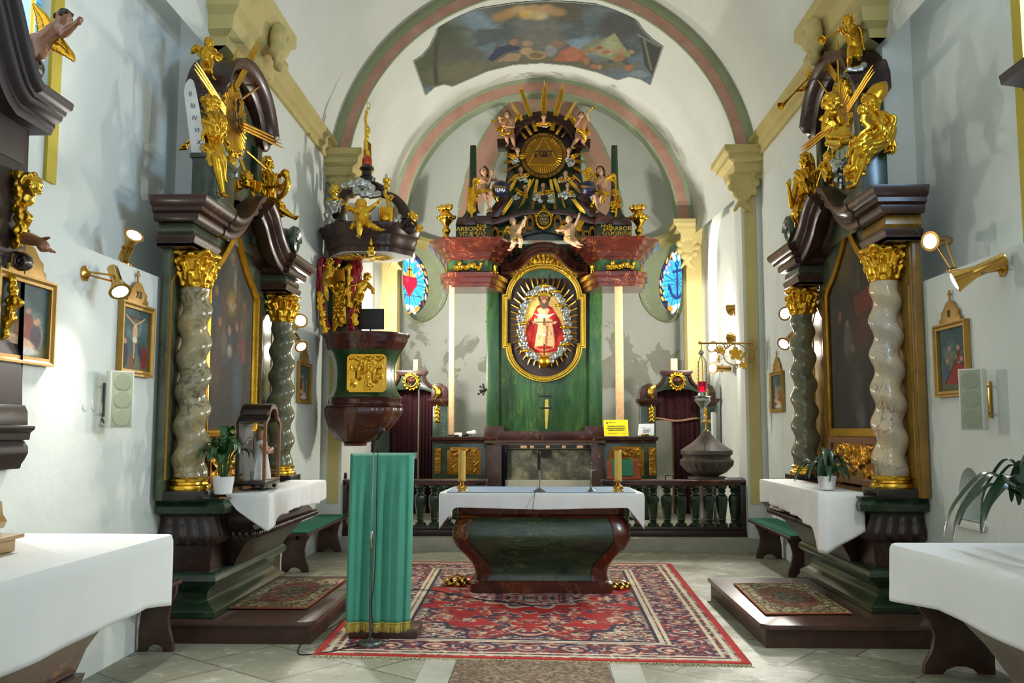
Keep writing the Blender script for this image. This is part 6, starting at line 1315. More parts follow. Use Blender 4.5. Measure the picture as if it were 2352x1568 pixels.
disc('ring', .01, 54, GY + .02, .06, 'gold_matte', GL); disc('dark_line', .01, 46.5, GY + .012, .02, 'black', GL); disc('disc', .01, 45, GY + .004, .02, 'gold_matte', GL)
g = MB()
for word, a0, a1, flip_ in (('GLORIA', 152, 105, 0), ('PATRI', 76, 36, 0), ('CREATORI', 318, 232, 0)):
 for i, ch in enumerate(word):
  a = math.radians(a0 + (a1 - a0) * i / (len(word) - 1)); r = 50 * kk; u = V((math.sin(a), 0, -math.cos(a))); w = V((math.cos(a), 0, math.sin(a)))
  letter(g, ch, V((gc.x, GY + .018, gc.z)) + w * r, u, w, .085, .012)
g.build('ring_lettering', M['ink'], GL, sm=0)
s = MB(); T = [V((gc.x + a * kk, GY - .008, gc.z + b * kk)) for a, b in ((0, 42), (-37, -24), (37, -24))]; s.prism(T, (0, .02, 0)); s.build('triangle', M['gold_matte'], GL, sm=0)
s = MB(); s.sweep(T, [(-.006, -.008), (-.006, .008), (.006, .008), (.006, -.008)], (0, 1, 0), True); s.build('triangle_edge', M['gold'], GL)
g = MB(); yy = GY - .02
for dx in (-14, 0, 4, 13):                                  # the four signs in the triangle
 b = V((gc.x + (dx - 1) * kk, yy, gc.z + 4 * kk)); pts = {-14: [(-5, -8), (-5, 5), (6, 5), (6, -7)], 0: [(-3, 5), (1, 1), (-1, -7)], 4: [(-2, 5), (2, 0), (0, -8)], 13: [(-5, -8), (-5, 5), (9, 5), (5, 3), (5, -7)]}[dx]
 g.tube([b + V((x * kk, 0, z * kk)) for x, z in pts], .009, 6); e = b + V((pts[0][0] * kk, 0, -7 * kk)); g.tube(spiral(e + V((.012, 0, 0)), EX, EZ, .018, .012, 1, 10), .007, 5)
g.build('inscription', M['ink'], GL, mods=[])
for k in range(44):                                          # incised beams on the disc
 a = 2 * PI * (k + .5) / 44; ca, sa = math.cos(a), math.sin(a); r0 = 27 if sa < -.4 else (33 if abs(sa) < .5 else 36); s = MB(); s.tube([V((gc.x + ca * r * kk, GY + .0, gc.z + sa * r * kk)) for r in (r0, 43.5)], [.006, .014], 5)
 if not (sa > .9): s.build('disc_beam', M['gold'], GL)
beams = [((1249, 288), (1250, 182), 7), ((1232, 302), (1190, 188), 5.5), ((1267, 300), (1297, 186), 6.5), ((1221, 310), (1170, 232), 4), ((1277, 309), (1326, 230), 4), ((1209, 318), (1180, 285), 3.5), ((1290, 315), (1318, 282), 3), ((1186, 342), (1143, 328), 4), ((1312, 340), (1350, 326), 4), ((1186, 352), (1153, 354), 3), ((1318, 355), (1352, 350), 3), ((1184, 368), (1155, 374), 4.5), ((1315, 368), (1348, 373), 3.5), ((1192, 377), (1146, 401), 3), ((1318, 385), (1346, 397), 3.5), ((1196, 398), (1164, 420), 3.5), ((1186, 410), (1169, 442), 4), ((1315, 402), (1336, 420), 3), ((1300, 405), (1334, 444), 4.5), ((1218, 412), (1201, 470), 3.5), ((1226, 410), (1193, 478), 2.5), ((1234, 412), (1222, 484), 4), ((1264, 412), (1277, 486), 4), ((1273, 410), (1288, 452), 4.5), ((1178, 456), (1152, 494), 4.5), ((1249, 470), (1250, 486), 4), ((1290, 455), (1298, 478), 3), ((1318, 458), (1345, 490), 3.5), ((1312, 455), (1336, 488), 2.5)]
for a, b, w in beams:
 s = MB(); q0, q1 = H(*a, GY + .12), H(*b, GY + .12); d = (q1 - q0).normalized(); n_ = V((d.z, 0, -d.x)); ww = w * kk; rn = random.Random(int(a[0] * 7 + b[1]))
 m_ = 3 if w > 3.4 else 2
 for j in range(m_): o = n_ * ((j - (m_ - 1) / 2) * ww * .62); e = rn.uniform(.86, 1) if j != m_ // 2 else 1.0; s.tube([q0 + o * .8, q0.lerp(q1, .6 * e) + o, q0.lerp(q1, e) + o * 1.05], [ww * .42, ww * .4, ww * .1], 6)
 s.build('sunbeam', M['gold_bright'], GL, sm=50, mods=[remesh(.008, 0)] if w > 5 else [])
def cherub(x, y, face, wl, wr, lab, Y=GY - .14, s=.1, skin='skin'):
 t, g = figure('cherub_head', lab, 'cherub', dict(head=(x, y, 0), neck=(x + face[0] * 3, y + 11, .02)), Y, s, skin, 'hair', 1.2, (face[0], -1, face[1]), group='cherub heads around the gloria', vox=.0065)
 for d, q in ((-1, wl), (1, wr)):
  if q: add_wing(t, [P(x + d * 3, y + 12, Y + .04), P(x + (q[0]) * .6, y + 8 + q[1] * .3, Y), P(x + q[0], y + q[1], Y + .02)], s * 1.0)
 return t
ch = [(1249, 269, (0, -.1), (-15, 14), (15, 14), 'cherub head at the very top of the gloria between the tallest sunbeams'), (1189, 345, (.1, 0), (-16, 10), (16, 8), 'cherub head touching the upper left side of the gloria ring'), (1196, 389, (.3, 0), (-13, 12), (16, 8), 'cherub head at the lower left side of the gloria ring'), (1206, 430, (.4, -.4), (-18, 2), (6, 18), 'cherub head with raised wing low left under the gloria'), (1248, 426, (-.3, .2), (-10, 18), (18, 10), 'cherub head directly under the gloria above the cartouche'), (1307, 345, (-.6, 0), None, (15, 8), 'cherub head touching the right side of the gloria ring'), (1299, 398, (.2, .1), (-12, 10), (16, 8), 'cherub head at the lower right of the gloria ring'), (1304, 425, (0, 0), None, (12, 16), 'cherub head low right under the gloria above the widest cloud')]
for c in ch: cherub(*c)
for bl, lab in (([(1243, 287, 6), (1251, 289, 6), (1259, 286, 6)], 'small silver cloud under the topmost cherub head of the gloria'), ([(1184, 366, 7), (1181, 373, 6), (1189, 370, 5)], 'small silver cloud at the left edge of the gloria ring'), ([(1190, 408, 7), (1199, 411, 8), (1208, 416, 6), (1205, 406, 6)], 'silver cloud at the lower left of the gloria ring'), ([(1186, 455, 8), (1192, 448, 6), (1181, 460, 5)], 'silver cloud low left under the gloria beside the long sunbeams'), ([(1236, 450, 9), (1228, 458, 6), (1241, 462, 6)], 'left half of the silver cloud pair above the cartouche'), ([(1264, 452, 8), (1270, 462, 6), (1262, 462, 6)], 'right half of the silver cloud pair above the cartouche'), ([(1304, 367, 7), (1310, 378, 8), (1317, 372, 5)], 'silver cloud at the right edge of the gloria ring'), ([(1290, 413, 8), (1285, 417, 6), (1296, 417, 6)], 'silver cloud at the lower right of the gloria ring'), ([(1287, 449, 7), (1297, 446, 9), (1308, 448, 9), (1316, 451, 6), (1300, 455, 6)], 'widest silver cloud, low right under the gloria')):
 cloud('silver_cloud', lab, bl, GY - .06, 'silver clouds around the gloria')
def vase(px, lab):
 Y = 15.62; t = thing('ornamental_vase', lab, 'vase', P(px, 547, Y)); k = Y / FPX; b = P(px, 547, Y); zz = lambda py: P(px, py, Y).z - b.z
 s = MB(); s.lathe([(10 * k, 0), (10 * k, .02), (5 * k, zz(541)), (9 * k, zz(534)), (10 * k, zz(528)), (5 * k, zz(522)), (8 * k, zz(516)), (17 * k, zz(505)), (19 * k, zz(498)), (12 * k, zz(490)), (7 * k, zz(487)), (9 * k, zz(484)), (5 * k, zz(484))], b, 24); rn = random.Random(2)
 for j in range(12): a = j * PI / 6; s.ball(b + V((math.cos(a) * 17 * k, math.sin(a) * 17 * k, zz(501) + rn.uniform(-.02, .02))), (.05, .05, .04), seg=8)
 s.build('body', M['gold_bright'], t, sm=60, mods=[remesh(.009, 1)]); s = MB()
 for j in range(24): s.ball(b + V((rn.gauss(0, 6 * k), rn.gauss(0, 6 * k), zz(478) + rn.gauss(0, 3.5 * k))), rn.uniform(.03, .05), seg=7)
 for d in (-1, 1): s.cap(b + V((d * 4 * k, 0, zz(476))), b + V((d * 13 * k, 0, zz(471))), .03, .02)
 s.build('bouquet', M['gold_bright'], t, sm=60, mods=[remesh(.009, 1)])
vase(1025, 'gilt vase with carved bouquet on the left end of the high altar cornice'); vase(1468, 'gilt vase with carved bouquet on the right end of the high altar cornice')
t = thing('palm_frond', 'gilt carved palm frond on the left green obelisk', 'ornament', P(1083, 502, 15.9)); s = MB(); st_ = spl([P(1084, 502, 15.93), P(1082, 470, 15.9), P(1082, 435, 15.9)], 8); s.tube(st_, [.03, .02, .01], 7)
for i, p in enumerate(st_[3:]):
 for d in (-1, 1): s.cap(p, p + V((d * .085 * (1 - i * .03), -.02, .075)), .02, .01, 6)
s.build('frond', M['gold'], t, mods=[remesh(.009, 1)])
t = thing('ornamental_tree', 'gilt carved tree on the right green obelisk', 'ornament', P(1415, 498, 15.9)); s = MB(); s.tube(spl([P(1414, 500, 15.93), P(1416, 478, 15.9), P(1414, 455, 15.9)], 6), [.035, .02, .012], 7); rn = random.Random(6)
for j in range(26): p = P(1415 + rn.gauss(0, 6), 462 + rn.gauss(0, 13), 15.9 + rn.uniform(-.04, .02)); s.ball(p, rn.uniform(.022, .045), seg=7); s.cap(P(1415, p.z * 0 + 470, 15.92), p, .012, .01, 5)
s.build('tree', M['gold'], t, mods=[remesh(.009, 1)])
AY = 15.55
figure('angel', 'seated flesh-coloured angel praying above the left side of the high altar', 'angel statue', dict(head=(1112, 394), neck=(1114, 407), shL=(1106, 411), shR=(1126, 412), pelvis=(1113, 442), elR=(1142, 414, -.05), haR=(1132, 400, -.1), elL=(1122, 424, -.12), haL=(1129, 402, -.12), knL=(1112, 446, -.28), knR=(1127, 442, -.3), ftL=(1127, 481, -.2), ftR=(1122, 482, -.24)), AY, .155, 'skin', 'hair', .85, (-.2, -1, .25), robe=[([(1096, 438, -.05), (1112, 440, -.18), (1130, 438, -.2)], .3), ([(1130, 436, -.1), (1138, 452, -.1), (1142, 462, -.05)], .22), ([(1098, 442, 0), (1092, 455, 0), (1090, 474, 0)], .24)], wings=[((1104, 412, .06), (1088, 412, .06), (1090, 446, .06))], hair='long')
figure('angel', 'seated flesh-coloured angel holding the dark globe above the right side of the high altar', 'angel statue', dict(head=(1379, 393), neck=(1381, 408), shL=(1372, 414), shR=(1390, 414), pelvis=(1384, 446), elL=(1366, 432, -.12), haL=(1349, 440, -.2), elR=(1394, 432, 0), haR=(1388, 448, -.1), knL=(1366, 450, -.28), knR=(1382, 452, -.3), ftL=(1374, 482, -.2), ftR=(1378, 470, -.2)), AY, .155, 'skin', 'hair', .85, (-.5, -1, .1), robe=[([(1368, 442, -.1), (1384, 444, -.15), (1398, 446, -.05)], .3), ([(1384, 440, -.15), (1387, 456, -.25), (1382, 462, -.25)], .28), ([(1366, 452, -.2), (1364, 466, -.15), (1358, 476, -.1)], .2)], wings=[((1374, 412, .06), (1352, 384, .06), (1356, 410, .06)), ((1392, 408, .06), (1412, 402, .06), (1414, 440, .06))], hair='long')
def globe(x, y, lab, txt):
 t = thing('globe', lab, 'globe', P(x, y + 20, 15.4)); c = P(x, y, 15.4); r = 19 * 15.4 / FPX; MB().ball(c, r, seg=28).build('sphere', M['navy'], t, sm=180)
 s = MB(); s.lathe([(r * 1.01, -.022), (r * 1.02, 0), (r * 1.01, .022), (r * .97, .022), (r * .97, -.022)], c + V((0, 0, .02)), 36, None, (.18, -.25, 1)); s.build('band', M['gold_matte'], t)
 if txt:
  g = MB()
  for i, chh in enumerate(txt): a = math.radians(-36 + 72 * i / (len(txt) - 1)); n = V((math.sin(a), -math.cos(a), -.42)).normalized(); letter(g, chh, c + n * r * 1.0, V((math.cos(a), math.sin(a), .2)), EZ + n * .42, .075, .02)
  g.build('lettering', M['paper_white'], t, sm=0)
globe(1149, 433, 'dark blue globe lettered TERRA beside the left seated angel', 'TERRA'); globe(1351, 433, 'dark blue globe with gold band under the right angel\'s hand', '')
def horn(t, a, b, r0, r1, name='trumpet', m='gold'):
 s = MB(); a, b = V(a), V(b); d = (b - a); L = d.length; s.lathe([(r0, 0), (r0, L * .05), (r0 * .7, L * .1), (r0 * .8, L * .7), (r0 * 1.3, L * .86), (r1 * .6, L * .95), (r1, L), (r1 * .9, L), (r1 * .5, L * .94), (r0 * .5, L * .86)], a, 18, None, d); s.build(name, M[m], t, sm=60)
TG = 'putti blowing trumpets'
t, g = figure('putto', 'flesh-coloured putto blowing a horn on the left shoulder of the gloria hood', 'putto statue', dict(head=(1165, 264), neck=(1167, 275), shL=(1159, 280), shR=(1178, 279), pelvis=(1170, 306), elL=(1150, 280, -.08), haL=(1148, 274, -.16), elR=(1180, 292, -.1), haR=(1160, 290, -.18), knL=(1163, 316, -.12), ftL=(1167, 329, -.05), knR=(1177, 318, -.1), ftR=(1182, 337, -.05)), 15.8, .125, 'skin', 'hair', 1.15, (-.7, -1, 0), robe=[([(1158, 292, -.1), (1153, 304, -.06), (1156, 314, -.04)], .26), ([(1159, 308, -.1), (1170, 306, -.16), (1176, 302, -.1)], .2)], wings=[((1176, 282, .08), (1186, 270, .06), (1192, 264, .06)), ((1160, 284, .08), (1150, 288, .06), (1142, 294, .04))])
horn(t, P(1160, 270, 15.68), P(1130, 279, 15.62), .012, .045)
t, g = figure('putto', 'flesh-coloured putto blowing a trumpet skyward on the right shoulder of the gloria hood', 'putto statue', dict(head=(1335, 266), neck=(1335, 276), shL=(1326, 280), shR=(1346, 279), pelvis=(1332, 310), elR=(1352, 276, -.05), haR=(1349, 262, -.12), elL=(1322, 290, -.1), haL=(1336, 270, -.16), knL=(1326, 320, -.12), ftL=(1315, 333, -.05), knR=(1338, 322, -.08), ftR=(1342, 334, 0)), 15.8, .125, 'skin', 'hair', 1.15, (.3, -1, .8), robe=[([(1326, 298, -.12), (1336, 302, -.14), (1344, 314, -.1), (1342, 326, -.05)], .28)], wings=[((1328, 282, .08), (1320, 272, .06), (1317, 268, .06)), ((1344, 284, .08), (1350, 294, .06), (1354, 300, .06))])
horn(t, P(1338, 268, 15.66), P(1363, 246, 15.62), .012, .05)
t, g = figure('putto', 'pale flesh-coloured putto with one leg hanging over the cornice left of the cartouche', 'putto statue', dict(head=(1178, 508), neck=(1182, 520), shL=(1177, 523), shR=(1194, 522), pelvis=(1184, 545), elR=(1202, 518, -.06), haR=(1205, 506, -.1), elL=(1190, 530, -.12), haL=(1199, 514, -.16), knL=(1181, 558, -.2), ftL=(1172, 573, -.18), knR=(1196, 551, -.2), ftR=(1196, 566, -.2)), 15.3, .14, m_plain('skin_pale', (222, 186, 148), .42, sc=10, c2=(206, 164, 124), coat=.2) and 'skin_pale', 'hair', 1.2, (-.3, -1, -.1), robe=[([(1179, 546, -.14), (1187, 547, -.18)], .2)], wings=[((1180, 528, .08), (1166, 520, .08), (1162, 532, .08))], hair=None)
t, g = figure('putto', 'pale flesh-coloured putto waving one hand on the cornice right of the cartouche', 'putto statue', dict(head=(1307, 504), neck=(1309, 517), shL=(1300, 521), shR=(1319, 520), pelvis=(1308, 547), elR=(1324, 512, -.05), haR=(1329, 499, -.08), elL=(1295, 527, -.1), haL=(1285, 529, -.14), knL=(1314, 557, -.22), ftL=(1328, 566, -.18), knR=(1322, 556, -.2), ftR=(1330, 560, -.1)), 15.3, .14, 'skin_pale', 'hair', 1.2, (-.1, -1, -.2), robe=[([(1304, 547, -.14), (1312, 549, -.18)], .2)], wings=[((1302, 524, .08), (1290, 518, .08), (1288, 528, .08)), ((1318, 524, .08), (1328, 510, .08), (1332, 508, .08))])
def card(lab, tl, tr, bl, br, Y, m, nm):
 t = thing(nm, lab, 'sign', P((bl[0] + br[0]) / 2, bl[1], Y)); s = MB(); f = [P(*q, Y + o) for q, o in ((tl, .05), (tr, .05), (br, 0), (bl, 0))]; s.prism(f, (0, .012, .004)); s.build('card', M[m], t, sm=0); return t, f
t, f = card('bright yellow printed notice standing on the right altar cabinet', (1386, 965), (1442, 964), (1388, 1001), (1444, 1001), 14.84, 'paper_yellow', 'notice')
g = MB(); ux = (f[1] - f[0]).normalized(); uy = (f[0] - f[3]).normalized(); c = lambda u, v: f[0] + (f[1] - f[0]) * u + (f[3] - f[0]) * v + V((0, -.003, 0))
def line_(u0, u1, v, h, sd):
 rn = random.Random(sd); u = u0
 while u < u1: w = min(rn.uniform(.02, .1), u1 - u); g.prism([c(u, v), c(u + w, v), c(u + w, v + h), c(u, v + h)], (0, -.002, 0)); u += w + .022
for k, q in enumerate(((.16, .86, .36, .04), (.12, .9, .49, .045), (.18, .84, .61, .045), (.16, .58, .83, .018), (.78, .9, .85, .018), (.22, .34, .1, .014), (.22, .5, .15, .014))): line_(*q, k)
g.build('printing', M['ink'], t, sm=0)
s = MB(); s.box(c(.14, .17), (.025, .004, .025)); s.build('red_mark', M['red_print'], t)
t, f = card('small white printed card standing right of the yellow notice', (1467, 974), (1503, 973), (1465, 1000), (1502, 1000), 14.84, 'paper_white', 'card_sign')
g = MB(); ux = (f[1] - f[0]).normalized(); uy = (f[0] - f[3]).normalized()
for k, q in enumerate(((.24, .4, .28, .02), (.3, .78, .4, .025), (.3, .78, .52, .04), (.34, .74, .62, .025), (.32, .74, .7, .025))): line_(*q, k + 20)
g.build('printing', M['ink'], t, sm=0); MB().box(P(1482, 998, 14.82), (.12, .03, .03), .004).build('holder', M['brass'], t)
t = thing('missal_stand', 'orange wooden book stand on the right rail before the gilt relief', 'book stand', P(1433, 1094, 12.45))
k = 12.5 / FPX; a, b = P(1395, 1092, 12.4), P(1470, 1092, 12.4); zr = .907
s = MB(); s.prism([V((a.x, 12.40, zr + .03)), V((b.x, 12.40, zr + .03)), V((b.x + .0, 12.50, zr + .26)), V((a.x, 12.50, zr + .26))], (0, .02, 0), .003); s.build('rest', M['orange_wood'], t)
s = MB(); s.box(((a.x + b.x) / 2, 12.39, zr + .018), (b.x - a.x + .02, .06, .034), .004); s.build('ledge', M['orange_wood'], t); s = MB(); s.prism([V((a.x + .04, 12.51, zr)), V((a.x + .04, 12.52, zr + .22)), V((a.x + .04, 12.56, zr))], (b.x - a.x - .08, 0, 0)); s.build('back_support', M['orange_wood'], t)
s = MB(); s.prism([V((a.x + .075, 12.39, zr + .045)), V((b.x - .085, 12.39, zr + .045)), V((b.x - .09, 12.49, zr + .265)), V((a.x + .065, 12.49, zr + .265))], (0, -.014, .006), .003); tag(s.build('book', M['book_green']), 'green covered book resting on the orange book stand', 'book')
t = thing('work_lamp', 'small jumble of a white bulb lamp and black cable on the left altar cabinet', 'lamp', P(1070, 1000, 14.95))
z0 = zw + .001; s = MB(); c = P(1088, 994, 14.9); c.z = z0 + .07; s.ball(c, .042); s.cap(c, c + V((-.09, 0, -.01)), .035, .03); s.build('bulb', M['white_paint'], t); s = MB(); c2 = c + V((-.1, 0, -.03)); s.cap(c2, c2 + V((-.06, 0, -.01)), .03, .026); s.build('socket', M['black'], t)
s = MB(); q = V((c.x - .25, 14.92, z0)); s.tube(spl([c2 + V((-.06, 0, 0)), q + V((.04, 0, .05)), q + V((-.08, .05, .03)), q + V((-.16, 0, .02)), q + V((-.05, -.06, .02)), q + V((.08, .0, .02))], 6), .012, 6); s.build('cable', M['black'], t); MB().box(q + V((.0, 0, .035)), (.13, .1, .07), .02).build('clamp', M['white_paint'], t)
t = thing('wall_candelabrum', 'small black iron candle bracket on the left edge of the green altar board', 'bracket', P(1108, 905, 15.8)); s = MB(); rn = random.Random(3)
for j in range(9): p = P(1108 + rn.uniform(-9, 8), 895 + rn.uniform(-14, 14), 15.86); s.cap(P(1116, 896, 15.9), p, .014, .01, 6); s.ball(p, .022, seg=7)
s.build('bracket', M['black'], t, mods=[remesh(.008, 0)])
t = tag(slab('paper_slip', [(1096, 490), (1117, 490), (1117, 494), (1096, 494)], 15.3, .1, 'paper_white', None), 'narrow white strip of paper at the left angel\'s feet', 'paper')
PY = 11.75; pk = PY / FPX
def Q(x, y, dy=0): return P(x, y, PY + dy)
PU = thing('pulpit', 'dark green and brown marbled pulpit with gilt relief hanging on the left arch pier', 'pulpit', Q(838, 1020))
def ringset(prof, lob=0, nl=12, cx=None):
 R = []
 for r, y, c in prof:
  o = P(c, y, PY); n = 72; R.append([V((o.x + math.cos(a) * r * pk * (1 + .035 * math.cos(8 * a)) * (1 + lob * abs(math.sin(a * nl / 2))), PY + math.sin(a) * r * pk * .85 * (1 + lob * abs(math.sin(a * nl / 2))), o.z)) for a in [2 * PI * i / n + .2 for i in range(n)]])
 s = MB(); s.rings(R); return s
c_ = 841
ringset([(84, 806, 838), (88, 798, 839), (90, 790, c_), (93, 786, c_), (93, 780, c_), (98, 774, c_), (99, 768, c_), (80, 767, c_)]).build('rim', M['red_marble'], PU, sm=40)
body = ringset([(82, 914, 838), (78, 908, 838), (70, 892, 837), (68, 860, 837), (70, 836, 837), (78, 815, 838), (85, 806, 838)]); body.build('parapet', M['green_marble'], PU, sm=40)
ringset([(82, 937, 835), (86, 934, 835), (87, 931, 836), (82, 928, 836), (82, 917, 837), (85, 914, 837), (80, 912, 838)]).build('band', M['red_marble'], PU, sm=40)
ringset([(22, 1018, 816), (40, 1010, 819), (58, 996, 823), (73, 976, 829), (82, 956, 833), (86, 940, 835), (84, 936, 835)], .045, 18).build('bowl', M['wing_marble'], PU, sm=55)
MB().lathe([(.14, -.03), (.15, 0), (.13, .02)], P(816, 1018, PY), 24).build('bowl_cap', M['wing_marble'], PU)
c = P(843, 857, PY - .36); r = relief_mb(c, EX, EZ, 86 * .0054, 84 * .0054, .05, 9, 18, 'mix', .12)
for a, b in ((-.1, -.05), (.1, -.08), (-.02, .03)): q = c + V((a, -.02, b)); r.limb([q, q + V((.0, -.02, .09)), q + V((.02, -.02, .13))], [.035, .03, .022]); r.ball(q + V((.03, -.025, .15)), .024, seg=8)
for j in range(16): a = j / 15; r.ball(c + V(((a - .5) * .4, -.02, .19 + .02 * math.sin(a * 20))), .022, seg=7)
r.build('relief', M['gold_bright'], PU, sm=60, mods=[remesh(.0075, 1)])
s = MB(); w_, h_ = .235, .225; s.sweep([c + V((a, .0, b)) for a, b in ((-w_, -h_ + .03), (-w_ + .03, -h_), (w_ - .03, -h_), (w_, -h_ + .03), (w_, h_ - .03), (w_ - .03, h_), (-w_ + .03, h_), (-w_, h_ - .03))], [(0, -.012), (.03, -.012), (.03, .012), (0, .012)], (0, -1, 0), True); s.build('relief_frame', M['gold_bright'], PU)
slab('back_board', [(752, 772), (752, 590), (830, 590), (830, 772)], PY + .35, .06, 'green_dark', PU)
s = MB(); s.prism([P(x, y, PY + .3) for x, y in [(762, 768), (764, 620), (792, 612), (796, 745), (786, 752), (776, 748), (766, 768)]], (0, .05, 0), .004); g = s; rn = random.Random(3)
for j in range(46): p = P(rn.uniform(765, 793), rn.uniform(650, 742), PY + .29); g.ball(p, (rn.uniform(.02, .035), .02, rn.uniform(.02, .04)), seg=7)
g.build('gilt_panel', M['gold'], PU, mods=[remesh(.009, 1)])
def curtain(pts, w, nm): drape(PU, [P(x, y, PY + d) for x, y, d in pts], w, 'red_drape', .012, nm, 7)
curtain([(786, 588, .2), (772, 598, .15), (752, 600, .05), (738, 605, .0), (736, 640, 0), (734, 680, .0), (742, 720, .0), (748, 762, .05)], .06, 'red_curtain'); curtain([(806, 596, .25), (812, 620, .2), (810, 660, .2), (808, 700, .22), (806, 762, .25)], .055, 'red_curtain'); curtain([(822, 596, .25), (824, 620, .25), (822, 650, .25)], .05, 'red_curtain')
def fr_(pts, nm): g = MB(); [g.tube(spiral(P(x, y, PY + d - .06), EX, EZ, .05, .015, 1.3, 12, x), [.022, .014], 6) for x, y, d in pts]; [g.cap(P(a[0], a[1], PY + a[2] - .05), P(b[0], b[1], PY + b[2] - .05), .03, .03) for a, b in zip(pts[:-1], pts[1:])]; g.build(nm, M['gold'], PU, mods=[remesh(.01, 1)])
fr_([(733, 676, 0), (738, 690, 0), (736, 706, 0), (742, 722, 0), (742, 740, .02), (748, 760, .03)], 'curtain_fringe'); fr_([(801, 612, .2), (802, 640, .2), (800, 670, .2), (803, 700, .2)], 'curtain_fringe'); fr_([(814, 725, .2), (815, 740, .2)], 'curtain_fringe')
figure('putto', 'gilt putto holding the red curtain on the left side of the pulpit back', 'putto statue', dict(head=(757, 603), neck=(756, 612), shL=(748, 617), shR=(765, 616), pelvis=(752, 642), elR=(770, 620, -.08), haR=(775, 614, -.1), elL=(752, 626, -.14), haL=(764, 622, -.2), knL=(748, 660, -.12), ftL=(752, 686, -.08), knR=(760, 656, -.14), ftR=(763, 664, -.05)), PY - .05, .115, 'gold_bright', None, 1.15, (.3, -1, 0))
figure('putto', 'gilt putto stretching both arms at the right edge of the pulpit back', 'putto statue', dict(head=(843, 636), neck=(838, 645), shL=(828, 650), shR=(844, 652), pelvis=(824, 676), elL=(820, 654, -.06), haL=(810, 656, -.05), elR=(852, 658, -.04), haR=(855, 669, -.08), knL=(816, 688, -.12), ftL=(814, 706, -.05), knR=(827, 692, -.1), ftR=(822, 710, -.05)), PY + .1, .11, 'gold_bright', None, 1.1, (.6, -1, -.2), robe=[([(846, 658, 0), (856, 664, 0), (858, 672, 0)], .2)])
t = thing('reading_screen', 'flat black rectangular panel standing on the right of the pulpit rim', 'panel', P(851, 768, PY + .2)); s = MB(); s.prism([P(x, y, PY + .2) for x, y in ((821, 756), (821, 709), (882, 709), (882, 756))], (0, .02, 0), .003); s.build('panel', M['black'], t); MB().tube([P(851, 769, PY + .23), P(851, 740, PY + .23)], .012, 8).build('support', M['black'], t)
CA = thing('pulpit_canopy', 'carved dark canopy with gilt figures above the pulpit', 'canopy', P(848, 590, PY))
def crings(prof, n=72):
 R = []
 for r, y in prof:
  o = P(850, y, PY); R.append([V((o.x + math.cos(a) * r * pk * (1 + .05 * math.cos(6 * a)), PY + .05 + math.sin(a) * r * pk * .8 * (1 + .05 * math.cos(6 * a)), o.z)) for a in [2 * PI * i / n for i in range(n)]])
 s = MB(); s.rings(R); return s
crings([(90, 588), (94, 588), (95, 578), (100, 574), (100, 564), (104, 558), (104, 550), (110, 545), (112, 536), (116, 530), (116, 525), (60, 524)]).build('cornice', M['brown_marble'], CA, sm=40)
crings([(91, 589), (91, 587)]).build('soffit', M['white_paint'], CA)
g = MB(); o = P(838, 589, PY - .05)
for j in range(22): a = 2 * PI * j / 22; g.tube([o + V((0, 0, -.02)), o + V((math.cos(a) * .4, math.sin(a) * .3, -.015))], [.02, .006], 5)
g.ball(o, (.1, .08, .04)); g.build('soffit_rays', M['gold_bright'], CA, mods=[remesh(.009, 0)])
s = MB(); b = P(852, 586, PY - .42); s.lathe([(.04, -.0), (.055, .02), (.06, .05), (.03, .07), (.045, .1), (.02, .13), (.026, .16), (.008, .22)], b, 18); s.build('tassel_finial', M['gold_bright'], CA, sm=50)
def scroll(pts, r, nm): s = MB(); s.tube(spl([P(x, y, PY + d) for x, y, d in pts], 6), r, 10); s.build(nm, M['dark_marble'], CA)
scroll([(778, 522, -.1), (776, 500, -.05), (784, 470, 0), (790, 448, .05), (804, 440, .08)], [.09, .07, .06, .05], 'bracket'); scroll([(878, 446, .05), (905, 455, 0), (925, 480, -.05), (932, 508, -.1)], [.05, .06, .075, .09], 'bracket'); scroll([(785, 452, .2), (815, 430, .25), (850, 424, .25), (885, 440, .2)], [.06, .07, .06], 'bracket')
for x in (783, 940): s = MB(); s.lathe([(.01, -.07), (.09, -.07), (.11, 0), (.09, .07), (.01, .07)], P(x, 520, PY - .15), 24, None, (0, 1, 0)); s.tube(spiral(P(x, 520, PY - .24), EX, EZ, .09, .02, 1.6, 26), .014, 6); s.build('volute', M['dark_marble'], CA)
s = MB(); s.lathe([(.1, 0), (.12, .05), (.07, .09), (.06, .14), (.1, .18), (.07, .22), (.02, .25)], P(842, 418, PY + .1), 16); s.build('finial_base', M['black_wood'], CA)
MB().ball(P(843, 372, PY + .1), (.07, .06, .1), seg=16).build('red_heart', M['red_enamel'], CA)
slab('finial_board', [(835, 395), (835, 322), (839, 318), (852, 330), (853, 390), (848, 410)], PY + .16, .03, 'gold_matte', CA)
g = MB(); rn = random.Random(8)
for j in range(13):
 y = 400 - j * 11; x = 843 + 4 * math.sin(j * 1.3); w = .035 * (1 - j / 16); p = P(x, y - 28, PY + .1); q = P(x + rn.uniform(-5, 5) * (1 - j / 14), y - 46, PY + .1)
 g.limb([p, p.lerp(q, .5) + V((rn.uniform(-.02, .02), 0, 0)), q], [w, w * .7, .008], 7)
g.tube([P(843, 380, PY + .11), P(841, 300, PY + .1), P(839, 256, PY + .1)], [.03, .022, .006], 7); g.build('flame_spire', M['gold_bright'], CA, mods=[remesh(.009, 1)])
